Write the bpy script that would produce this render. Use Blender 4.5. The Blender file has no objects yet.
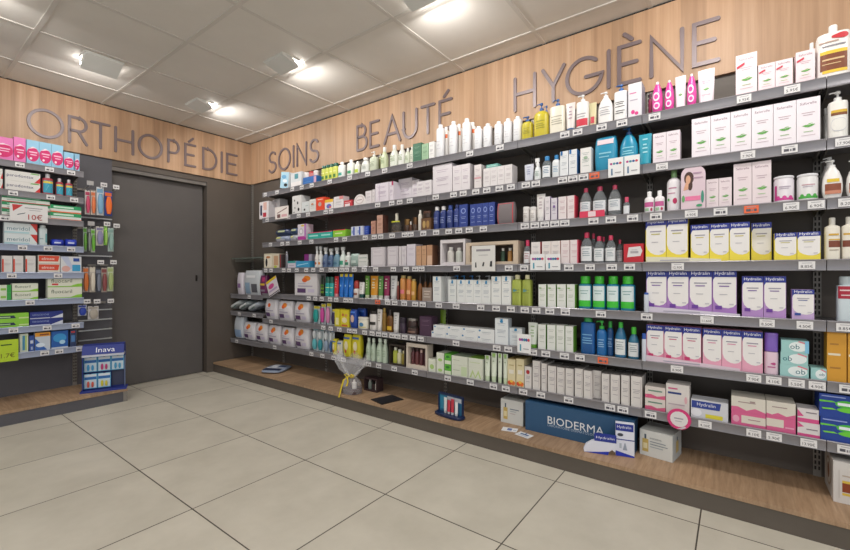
import bpy, bmesh, math, random
from mathutils import Vector
random.seed(7)
PI = math.pi
COL = bpy.context.scene.collection

# ------------------------------------------------------------------ materials
def lin(hx):
    hx = hx.lstrip('#')
    out = []
    for i in (0, 2, 4):
        c = int(hx[i:i+2], 16) / 255
        out.append(c / 12.92 if c <= .04045 else ((c + .055) / 1.055) ** 2.4)
    return (*out, 1)

MATS = {}
def mat(spec):
    """spec: '#rrggbb' (printed card), '#rrggbb:plastic', ':metal', ':clear', ':foil', ':lamp'"""
    if spec in MATS: return MATS[spec]
    hx, _, kind = spec.partition(':')
    m = bpy.data.materials.new('paint_' + hx.strip('#') + '_' + (kind or 'card'))
    m.use_nodes = True
    nt = m.node_tree; b = nt.nodes['Principled BSDF']
    c = lin(hx)
    b.inputs['Base Color'].default_value = c
    rough = {'': .5, 'plastic': .32, 'metal': .38, 'clear': .06, 'foil': .25, 'lamp': .5, 'matt': .75, 'film': .12}[kind]
    n = nt.nodes.new('ShaderNodeTexNoise'); n.inputs['Scale'].default_value = 35
    mp = nt.nodes.new('ShaderNodeMapRange')
    mp.inputs['To Min'].default_value = max(.02, rough - .06); mp.inputs['To Max'].default_value = rough + .06
    nt.links.new(n.outputs['Fac'], mp.inputs['Value']); nt.links.new(mp.outputs[0], b.inputs['Roughness'])
    if kind in ('metal', 'foil'): b.inputs['Metallic'].default_value = .85 if kind == 'metal' else .5
    if kind == 'clear':
        b.inputs['Transmission Weight'].default_value = .8; b.inputs['IOR'].default_value = 1.2
    if kind == 'film':
        b.inputs['Alpha'].default_value = .2
    if kind == 'lamp':
        b.inputs['Emission Color'].default_value = (1, .97, .93, 1); b.inputs['Emission Strength'].default_value = LAMP
    MATS[spec] = m
    return m
LAMP = 45.0

def node_mat(name, build):
    m = bpy.data.materials.new(name); m.use_nodes = True
    build(m.node_tree, m.node_tree.nodes['Principled BSDF'])
    return m
def N(nt, t, **kw):
    n = nt.nodes.new('ShaderNode' + t)
    for k, v in kw.items():
        if k in n.inputs: n.inputs[k].default_value = v
        else: setattr(n, k, v)
    return n
def ramp(nt, src, stops):
    r = nt.nodes.new('ShaderNodeValToRGB')
    e = r.color_ramp.elements
    e[0].position, e[0].color = stops[0][0], lin(stops[0][1])
    e[1].position, e[1].color = stops[-1][0], lin(stops[-1][1])
    for p, c in stops[1:-1]:
        x = e.new(p); x.color = lin(c)
    nt.links.new(src, r.inputs['Fac'])
    return r
def wood(name, scale, tones, plank_axis=None, plank=.0):
    def f(nt, b):
        tc = N(nt, 'TexCoord'); mp = N(nt, 'Mapping'); mp.inputs['Scale'].default_value = scale
        nt.links.new(tc.outputs['Object'], mp.inputs['Vector'])
        a = N(nt, 'TexNoise', Scale=1.0, Detail=5.0, Roughness=.65); nt.links.new(mp.outputs[0], a.inputs['Vector'])
        r = ramp(nt, a.outputs['Fac'], [(.3, tones[0]), (.5, tones[1]), (.7, tones[2])])
        col = r.outputs['Color']
        if plank_axis is not None:
            s = N(nt, 'SeparateXYZ'); nt.links.new(tc.outputs['Object'], s.inputs[0])
            d = N(nt, 'Math', operation='DIVIDE'); d.inputs[1].default_value = plank
            nt.links.new(s.outputs[plank_axis], d.inputs[0])
            fl = N(nt, 'Math', operation='FLOOR'); nt.links.new(d.outputs[0], fl.inputs[0])
            wn = N(nt, 'TexWhiteNoise', noise_dimensions='1D'); nt.links.new(fl.outputs[0], wn.inputs['W'])
            mr = N(nt, 'MapRange'); mr.inputs['To Min'].default_value = .86; mr.inputs['To Max'].default_value = 1.1
            nt.links.new(wn.outputs['Value'], mr.inputs['Value'])
            mx = N(nt, 'Mix', data_type='RGBA', blend_type='MULTIPLY'); mx.inputs[0].default_value = 1
            nt.links.new(col, mx.inputs[6]); nt.links.new(mr.outputs[0], mx.inputs[7]); col = mx.outputs[2]
        nt.links.new(col, b.inputs['Base Color']); b.inputs['Roughness'].default_value = .5
    return node_mat(name, f)
def speckle(name, c0, c1, scale, rough, bump=0.0, metal=0.0):
    def f(nt, b):
        tc = N(nt, 'TexCoord')
        a = N(nt, 'TexNoise', Scale=scale, Detail=6.0, Roughness=.6); nt.links.new(tc.outputs['Object'], a.inputs['Vector'])
        r = ramp(nt, a.outputs['Fac'], [(.3, c0), (.7, c1)])
        nt.links.new(r.outputs['Color'], b.inputs['Base Color'])
        b.inputs['Roughness'].default_value = rough; b.inputs['Metallic'].default_value = metal
        if bump:
            g = N(nt, 'TexNoise', Scale=220.0, Detail=3.0); nt.links.new(tc.outputs['Object'], g.inputs['Vector'])
            bp = N(nt, 'Bump', Strength=bump, Distance=.002); nt.links.new(g.outputs['Fac'], bp.inputs['Height'])
            nt.links.new(bp.outputs[0], b.inputs['Normal'])
    return node_mat(name, f)
def floor_mat(px, py, pitch):
    def f(nt, b):
        tc = N(nt, 'TexCoord'); s = N(nt, 'SeparateXYZ'); nt.links.new(tc.outputs['Object'], s.inputs[0])
        dist = []; cells = []
        for ax, off in ((0, px), (1, py)):
            q = N(nt, 'Math', operation='SUBTRACT'); q.inputs[1].default_value = off; nt.links.new(s.outputs[ax], q.inputs[0])
            q2 = N(nt, 'Math', operation='DIVIDE'); q2.inputs[1].default_value = pitch; nt.links.new(q.outputs[0], q2.inputs[0])
            fl = N(nt, 'Math', operation='FLOOR'); nt.links.new(q2.outputs[0], fl.inputs[0]); cells.append(fl)
            fr = N(nt, 'Math', operation='FRACT'); nt.links.new(q2.outputs[0], fr.inputs[0])
            pp = N(nt, 'Math', operation='PINGPONG'); pp.inputs[1].default_value = .5; nt.links.new(fr.outputs[0], pp.inputs[0])
            dist.append(pp)
        mn = N(nt, 'Math', operation='MINIMUM'); nt.links.new(dist[0].outputs[0], mn.inputs[0]); nt.links.new(dist[1].outputs[0], mn.inputs[1])
        gt = N(nt, 'Math', operation='LESS_THAN'); gt.inputs[1].default_value = .0045; nt.links.new(mn.outputs[0], gt.inputs[0])
        cb = N(nt, 'CombineXYZ'); nt.links.new(cells[0].outputs[0], cb.inputs[0]); nt.links.new(cells[1].outputs[0], cb.inputs[1])
        wn = N(nt, 'TexWhiteNoise', noise_dimensions='2D'); nt.links.new(cb.outputs[0], wn.inputs['Vector'])
        va = N(nt, 'VectorMath', operation='ADD'); nt.links.new(tc.outputs['Object'], va.inputs[0]); nt.links.new(wn.outputs['Color'], va.inputs[1])
        no = N(nt, 'TexNoise', Scale=3.2, Detail=8.0, Roughness=.62); nt.links.new(va.outputs[0], no.inputs['Vector'])
        r = ramp(nt, no.outputs['Fac'], [(.28, FLOOR_TONES[0]), (.5, FLOOR_TONES[1]), (.72, FLOOR_TONES[2])])
        mx = N(nt, 'Mix', data_type='RGBA'); nt.links.new(gt.outputs[0], mx.inputs[0])
        nt.links.new(r.outputs['Color'], mx.inputs[6]); mx.inputs[7].default_value = lin('#4a443c')
        nt.links.new(mx.outputs[2], b.inputs['Base Color'])
        b.inputs['Roughness'].default_value = .42; b.inputs['Specular IOR Level'].default_value = .35
    return node_mat('stone_tile_floor', f)
FLOOR_TONES = ('#bbb5a7', '#c5bfb1', '#cec8ba')

# ------------------------------------------------------------------ mesh builder
_TXT = {}
def text_geo(s):
    if s not in _TXT:
        cu = bpy.data.curves.new('lettering', 'FONT'); cu.body = s; cu.resolution_u = 2
        cu.align_x = 'CENTER'; cu.align_y = 'CENTER'
        ob = bpy.data.objects.new('lettering', cu)
        me = bpy.data.meshes.new_from_object(ob)
        vs = [(v.co.x, v.co.y) for v in me.vertices]; fs = [tuple(p.vertices) for p in me.polygons]
        x0 = min(v[0] for v in vs); x1 = max(v[0] for v in vs); y0 = min(v[1] for v in vs); y1 = max(v[1] for v in vs)
        vs = [((x - (x0+x1)/2) / (x1-x0), (y - (y0+y1)/2) / (y1-y0)) for x, y in vs]
        _TXT[s] = (vs, fs, (x1-x0) / (y1-y0))
        bpy.data.objects.remove(ob); bpy.data.curves.remove(cu); bpy.data.meshes.remove(me)
    return _TXT[s]

class M:
    def __init__(self): self.v = []; self.f = []; self.mi = []; self.ms = []
    def k(self, m):
        if isinstance(m, str): m = mat(m)
        if m not in self.ms: self.ms.append(m)
        return self.ms.index(m)
    def poly(self, pts, m):
        n = len(self.v); self.v += [tuple(p) for p in pts]; self.f.append(tuple(range(n, n+len(pts)))); self.mi.append(self.k(m))
    def box(self, x0, x1, y0, y1, z0, z1, m, skip=''):
        a = [(x0,y0,z0),(x1,y0,z0),(x1,y1,z0),(x0,y1,z0),(x0,y0,z1),(x1,y0,z1),(x1,y1,z1),(x0,y1,z1)]
        n = len(self.v); self.v += a; k = self.k(m)
        for q in ((0,3,2,1),(4,5,6,7),(0,1,5,4),(1,2,6,5),(2,3,7,6),(3,0,4,7)):
            self.f.append(tuple(n+i for i in q)); self.mi.append(k)
        return self
    def rings(self, rs, m, cap0=True, cap1=True):
        """loft through equal-length rings"""
        n0 = len(self.v); L = len(rs[0]); k = self.k(m)
        for r in rs: self.v += [tuple(p) for p in r]
        for i in range(len(rs)-1):
            for j in range(L):
                a = n0+i*L+j; b = n0+i*L+(j+1) % L
                self.f.append((a, b, b+L, a+L)); self.mi.append(k)
        if cap0: self.f.append(tuple(n0+j for j in reversed(range(L)))); self.mi.append(k)
        if cap1: self.f.append(tuple(n0+(len(rs)-1)*L+j for j in range(L))); self.mi.append(k)
        return self
    def lathe(self, prof, rx, ry, m, n=18, e=2.0, cx=0, cy=0):
        rs = []
        for r, z in prof:
            rs.append([(cx+rx*r*sgn(math.cos(t), e), cy+ry*r*sgn(math.sin(t), e), z) for t in (2*PI*(j+.5)/n for j in range(n))])
        return self.rings(rs, m)
    def tube(self, pts, r, m, n=8):
        rs = []
        for i, p in enumerate(pts):
            p = Vector(p); a = Vector(pts[max(0, i-1)]); b = Vector(pts[min(len(pts)-1, i+1)]); d = (b-a).normalized()
            u = d.orthogonal().normalized(); w = d.cross(u)
            if i and rs:  # keep frames aligned
                u = (prev - d*prev.dot(d)).normalized(); w = d.cross(u)
            prev = u
            rs.append([p + r*(math.cos(t)*u + math.sin(t)*w) for t in (2*PI*j/n for j in range(n))])
        return self.rings(rs, m)
    def prism(self, pts, y0, y1, m):
        """outline in x,z pushed from y0 (front) to y1"""
        n = len(pts); a = len(self.v); k = self.k(m)
        self.v += [(x, y0, z) for x, z in pts] + [(x, y1, z) for x, z in pts]
        self.f.append(tuple(a+i for i in range(n))); self.f.append(tuple(a+n+i for i in reversed(range(n)))); self.mi += [k, k]
        for i in range(n):
            j = (i+1) % n
            self.f.append((a+i, a+n+i, a+n+j, a+j)); self.mi.append(k)
        return self
    def gfx(self, items, S, W, H, o0=.0004, sub=0):
        """printed shapes on the surface S(x 0..1, y 0..1, lift)"""
        for i, g in enumerate(items):
            o = o0 + .00025*i; t = g[0]
            if t == 'r':
                _, x0, y0, x1, y1, c = g
                nx = max(1, math.ceil(abs(x1-x0)*8)) if sub else 1; ny = max(1, math.ceil(abs(y1-y0)*8)) if sub > 1 else 1
                for q in range(nx):
                    for p in range(ny):
                        a = x0+(x1-x0)*q/nx; b = x0+(x1-x0)*(q+1)/nx; e = y0+(y1-y0)*p/ny; f = y0+(y1-y0)*(p+1)/ny
                        self.poly([S(a,e,o), S(b,e,o), S(b,f,o), S(a,f,o)], c)
            elif t == 'e':
                _, cx, cy, rx, ry, c = g
                P = lambda q, r: S(cx+rx*r*math.cos(2*PI*q/16), cy+ry*r*math.sin(2*PI*q/16), o)
                if not sub: self.poly([P(q, 1) for q in range(16)], c)
                else:
                    self.poly([P(q, .35) for q in range(16)], c)
                    for r0, r1 in ((.35, .7), (.7, 1)):
                        for q in range(16): self.poly([P(q, r0), P(q, r1), P(q+1, r1), P(q+1, r0)], c)
            elif t == 'p':
                self.poly([S(x, y, o) for x, y in g[1]], g[2])
            elif t == 't':
                _, s, cx, cy, w, h, c = g
                vs, fs, asp = text_geo(s); n = len(self.v); k = self.k(c)
                if not h: h = w*abs(W)/asp/H
                self.v += [tuple(S(cx+x*w, cy+y*h, o)) for x, y in vs]
                for q in fs: self.f.append(tuple(n+z for z in q)); self.mi.append(k)
    def mesh(self, name):
        me = bpy.data.meshes.new(name); me.from_pydata(self.v, [], self.f)
        for m in self.ms: me.materials.append(m)
        me.polygons.foreach_set('material_index', self.mi)
        me.polygons.foreach_set('use_smooth', [True]*len(self.f))
        me.set_sharp_from_angle(angle=math.radians(32)); me.update()
        return me
    def fix(self):
        me = self.mesh('outline'); b = bmesh.new(); b.from_mesh(me); bmesh.ops.recalc_face_normals(b, faces=b.faces)
        b.verts.ensure_lookup_table()
        self.v = [tuple(v.co) for v in b.verts]; self.f = [tuple(v.index for v in f.verts) for f in b.faces]; self.mi = [f.material_index for f in b.faces]
        b.free(); bpy.data.meshes.remove(me); return self
    def build(self, name, parent=None):
        o = bpy.data.objects.new(name, self.mesh(name)); COL.objects.link(o)
        if parent: o.parent = parent
        return o
def sgn(v, e): return math.copysign(abs(v) ** (2/e), v)

def tag(o, label, cat, group=None):
    o['label'] = label; o['category'] = cat
    if group: o['group'] = group
    return o
def empty(name):
    o = bpy.data.objects.new(name, None); o.empty_display_size = .05; COL.objects.link(o); return o
def struct(name, bm):
    o = bm.build(name); o['kind'] = 'structure'; return o

# ------------------------------------------------------------------ products: each maker returns [(part name, M), ...]
# local frame: x to the right along the shelf, y into the shelf, z up, origin at the middle of the base
def flat(w, d, h, x0=0, z0=0, zh=None):
    return lambda x, y, o: (-w/2 + x*w, -d/2 - o, z0 + y*(zh or h))
def curved(w, d, h, z0, z1, span=1.5, e=2.0):
    def S(x, y, o):
        t = -PI/2 + (x-.5)*span*1.6
        return ((w/2+o)*sgn(math.cos(t), e), (d/2+o)*sgn(math.sin(t), e), z0+(z1-z0)*y)
    return S
def mk_carton(w, d, h, base, g=(), side=None, lid=None):
    m = M(); m.box(-w/2, w/2, -d/2, d/2, 0, h, base)
    m.gfx(g, flat(w, d, h), w, h)
    if side:
        for s in (-1, 1):
            x = s*(w/2+.0004); m.poly([(x,-d/2,0), (x,d/2,0), (x,d/2,h), (x,-d/2,h)], side)
    if lid: m.poly([(-w/2,-d/2,h+.0004), (w/2,-d/2,h+.0004), (w/2,d/2,h+.0004), (-w/2,d/2,h+.0004)], lid)
    # tuck-flap seam on the lid and a fold line on the flank
    m.box(-w/2+.001, w/2-.001, d/2-.0022, d/2-.0016, h, h+.0008, base)
    return [('carton', m)]
SHO = {'round': [(.88,0),(.97,.012),(1,.04),(1,.8),(.96,.87),(.78,.94),(.45,.985),(.4,1)],
       'square': [(.92,0),(1,.02),(1,.9),(.95,.955),(.6,.985),(.42,1)],
       'slope': [(.9,0),(1,.02),(1,.55),(.9,.72),(.66,.88),(.42,.97),(.38,1)],
       'belly': [(.7,0),(.82,.02),(.98,.25),(1,.42),(.92,.65),(.68,.86),(.42,.96),(.38,1)],
       'can': [(.96,0),(1,.01),(1,.985),(.96,1)],
       'aero': [(.97,0),(1,.01),(1,.93),(.9,.97),(.6,1)]}
def mk_bottle(w, d, h, body, cap, kind='flip', bf=.82, sho='round', g=(), e=2.2, lab=None, lz=(.12, .7), cw=.5, neck=None, level=None, lcol=None):
    hb = h*bf; b = M()
    b.lathe([(r, z*hb) for r, z in SHO[sho]], w/2, d/2, body, 20, e)
    if level:  # liquid inside a clear bottle
        b.lathe([(.0, .004), (.9, .004), (.93, hb*.1), (.93, hb*level), (0, hb*level)], w/2, d/2, lcol, 16, e)
    out = [('body', b)]
    if cap:
        c = M(); R = min(w, d)/2; r = max(w, d)/2*cw if kind == 'flip' else R*cw
        if kind == 'flip':
            r2 = min(r, d/2*.98); c.lathe([(1,hb-.001),(1,h-.004),(.93,h-.001),(.6,h)], r, r2, cap, 16, e if cw > .8 else 2)
        elif kind == 'ball':
            q = h-hb; c.lathe([(.9,hb-.001),(1,hb+q*.1),(1,hb+q*.6),(.85,hb+q*.85),(.4,h)], r, r, cap, 14)
        elif kind == 'pump':
            q = h-hb; c.lathe([(1,hb-.001),(1,hb+q*.34),(.8,hb+q*.36),(.3,hb+q*.38),(.3,hb+q*.74)], r, r, cap, 12)
            c.lathe([(.95,hb+q*.72),(1,hb+q*.76),(.9,h-.001),(.5,h)], r*.75, r*.75, cap, 12)
            nz = M(); nz.tube([(0,0,hb+q*.86), (-r*1.3,-r*.4,hb+q*.88), (-r*2.1,-r*.6,hb+q*.8)], r*.24, cap, 6)
        elif kind == 'spray':
            q = h-hb; c.lathe([(1,hb-.001),(1,hb+q*.3),(.6,hb+q*.42),(.55,hb+q*.55)], r, r, cap, 12)
            c.box(-r*1.5, r*.9, -r*.5, r*.5, hb+q*.52, h, cap); c.box(-r*1.2, -r*.85, -r*.3, r*.3, hb+q*.1, hb+q*.55, cap)
        out.append(('cap' if kind in ('flip', 'ball') else 'pump', c))
        if kind == 'pump': out.append(('>nozzle', nz))
    if lab or g:
        l = M(); S = curved(w, d, h, hb*lz[0], hb*lz[1], 1.25, e)
        n = 8
        if lab:
            for q in range(n):
                l.poly([S(q/n,0,.0004), S((q+1)/n,0,.0004), S((q+1)/n,1,.0004), S(q/n,1,.0004)], lab)
        l.gfx(g, S, w, hb*(lz[1]-lz[0]), .0008, 1)
        out.append(('label_print', l))
    return out
def mk_tube(w, d, h, body, cap, g=(), cf=.16, flare=1.0):
    b = M(); rs = []; n = 16
    for k in range(7):
        t = k/6; z = h*cf + (h-h*cf)*t
        rx = w/2*(.86+(.14*t if flare else 0)); ry = max(.0012, d/2*(1-t)**.75)
        if t > .9: ry = .0012
        rs.append([(rx*math.cos(2*PI*(j+.5)/n), ry*math.sin(2*PI*(j+.5)/n), z) for j in range(n)])
    b.rings(rs, body); out = [('body', b)]
    c = M(); c.lathe([(.95,0),(1,.003),(1,h*cf-.001),(.9,h*cf)], w/2*.8, d/2*.95, cap, 14); out.append(('cap', c))
    if g:
        l = M()
        def S(x, y, o):
            t = y; ry = max(.0012, d/2*(1-t)**.75); X = (x-.5)*1.5
            return (w/2*.86*X, -ry*math.sqrt(max(.05, 1-(X*.95)**2))-o-.0008, h*cf + h*(1-cf)*t)
        l.gfx(g, S, w, h*(1-cf), .0008, 2); out.append(('label_print', l))
    return out
def mk_jar(w, d, h, body, lid, g=(), lf=.3, lab=None):
    b = M(); z = h*(1-lf); b.lathe([(.9,0),(1,.004),(1,z*.9),(.9,z)], w/2, d/2, body, 20)
    if g or lab:
        S = curved(w, d, h, z*.1, z*.85, 1.3)
        for q in range(8 if lab else 0): b.poly([S(q/8,0,.0003), S((q+1)/8,0,.0003), S((q+1)/8,1,.0003), S(q/8,1,.0003)], lab)
        b.gfx(g, S, w, z*.75, .0006, 1)
    c = M(); c.lathe([(.98,z),(1,z+.002),(1,h-.002),(.94,h)], w/2, d/2, lid, 20)
    return [('body', b), ('lid', c)]
def mk_pouch(w, d, h, base, g=(), header=None, e=3.0, roll=0):
    m = M(); rs = []; n = 20
    for k in range(9):
        t = k/8; th = max(.03, math.sin(PI*min(1, max(0, t)))**.5) if not roll else max(.25, math.sin(PI*(.08+.84*t))**.35)
        ww = 1 - .05*math.sin(PI*t) if not roll else min(1, .9+.12*math.sin(PI*t))
        rs.append([(w/2*ww*sgn(math.cos(2*PI*(j+.5)/n), e), d/2*th*sgn(math.sin(2*PI*(j+.5)/n), e), h*t) for j in range(n)])
    m.rings(rs, base)
    def S(x, y, o):
        t = y; th = max(.03, math.sin(PI*t)**.5 if 0 < t < 1 else .03) if not roll else max(.25, math.sin(PI*(.08+.84*t))**.35)
        X = (x-.5)*1.9; f = (max(0, 1-abs(X)**e))**(1/e)
        return (w/2*.95*X, -d/2*th*f - o - .0012, h*t)
    m.gfx(g, S, w, h, .001, 2)
    return [('pouch', m)]
def mk_card(w, d, h, base, g=(), arch=0, lean=.0, foot=0):
    """printed board with a folded strut behind"""
    m = M(); T = .003
    if arch:
        pts = [(-w/2, 0), (w/2, 0), (w/2, h-w*.45)] + [(w/2*math.cos(t), h-w*.45+w*.45*math.sin(t)) for t in (PI*q/12 for q in range(1, 12))] + [(-w/2, h-w*.45)]
    else: pts = [(-w/2, 0), (w/2, 0), (w/2, h), (-w/2, h)]
    y = -d/2
    m.prism(pts, y, y+T, base)
    m.gfx(g, lambda x, yy, o: (-w/2+x*w, y-o, yy*h), w, h)
    if foot: m.prism([(-w*.12, 0), (w*.12, 0), (w*.05, h*.6), (-w*.05, h*.6)], d/2-.002, d/2, base); m.box(-w*.05, w*.05, y+T, d/2-.002, h*.5, h*.52, base)
    return [('card', m)]
def mk_window(w, d, h, base, inner, bottles, border=.16, g=()):
    """presentation box: frame, dark or pale recess, products seen inside"""
    f = M(); bx = border*w*.6; bz = border*h
    f.box(-w/2, w/2, d/2-.004, d/2, 0, h, base)
    f.box(-w/2, -w/2+bx, -d/2, d/2-.004, 0, h, base); f.box(w/2-bx, w/2, -d/2, d/2-.004, 0, h, base)
    f.box(-w/2+bx, w/2-bx, -d/2, d/2-.004, 0, bz, base); f.box(-w/2+bx, w/2-bx, -d/2, d/2-.004, h-bz, h, base)
    f.gfx(g, flat(w, d, h), w, h)
    i = M(); i.box(-w/2+bx, w/2-bx, d/2-.012, d/2-.005, bz, h-bz, inner)
    out = [('frame', f), ('backing', i)]
    iw = w-2*bx; ih = h-2*bz
    for (cx, bw, bh, c, cc) in bottles:
        q = M(); X = -w/2+bx+cx*iw; R = min(bw*iw/2, d*.33); hh = bh*ih
        q.lathe([(.95,bz),(1,bz+.002),(1,bz+hh*.7),(.6,bz+hh*.8)], R, R, c, 12, cx=X)
        q.lathe([(.6,bz+hh*.8),(.6,bz+hh)], R, R, cc, 12, cx=X)
        out.append(('bottle', q))
    return out
def mk_blister(w, d, h, back, blob, g=(), col='#ffffff'):
    m = M(); m.prism([(-w/2,0),(w/2,0),(w/2,h),(w*.12,h),(0,h-.008),(-w*.12,h),(-w/2,h)], d/2-.002, d/2, back)
    m.gfx(g, lambda x, y, o: (-w/2+x*w, d/2-.002-o, y*h), w, h)
    out = [('backing_card', m)]
    for c, x, bw, y0, y1 in blob:
        q = M(); z0 = y0*h; z1 = y1*h; X = -w/2+x*w; r = bw*w/2
        rs = []
        for k in range(6):
            t = k/5; th = math.sin(PI*(.1+.8*t))**.5
            rs.append([(X+r*th*sgn(math.cos(2*PI*(j+.5)/12), 3), d/2-.003-(d-.004)/2+(d-.004)/2*th*sgn(math.sin(2*PI*(j+.5)/12), 3), z0+(z1-z0)*t) for j in range(12)])
        q.rings(rs, c); out.append(('product', q))
    return out
MK = dict(carton=mk_carton, bottle=mk_bottle, tube=mk_tube, jar=mk_jar, pouch=mk_pouch, card=mk_card, window=mk_window, blister=mk_blister)

_CACHE = {}
def product(maker, name, cat, dims, kw, key):
    """first of its kind is built; the others are copies of it and of each of its parts"""
    if key in _CACHE:
        src = _CACHE[key]; o = src.copy(); COL.objects.link(o)
        for ch in src.children:
            c = ch.copy(); c.parent = o; COL.objects.link(c)
            for sub in ch.children:
                q = sub.copy(); q.parent = c; COL.objects.link(q)
        for k in ('group',):
            if k in o: del o[k]
        o.rotation_euler = (0, 0, 0)
        return o
    parts = MK[maker](*dims, **kw)
    if len(parts) == 1: o = parts[0][1].build(name)
    else:
        o = empty(name)
        last = None
        for pn, m in parts:
            if pn.startswith('>'): m.build(pn[1:], last)
            else: last = m.build(pn, o)
    _CACHE[key] = o
    return o

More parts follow.
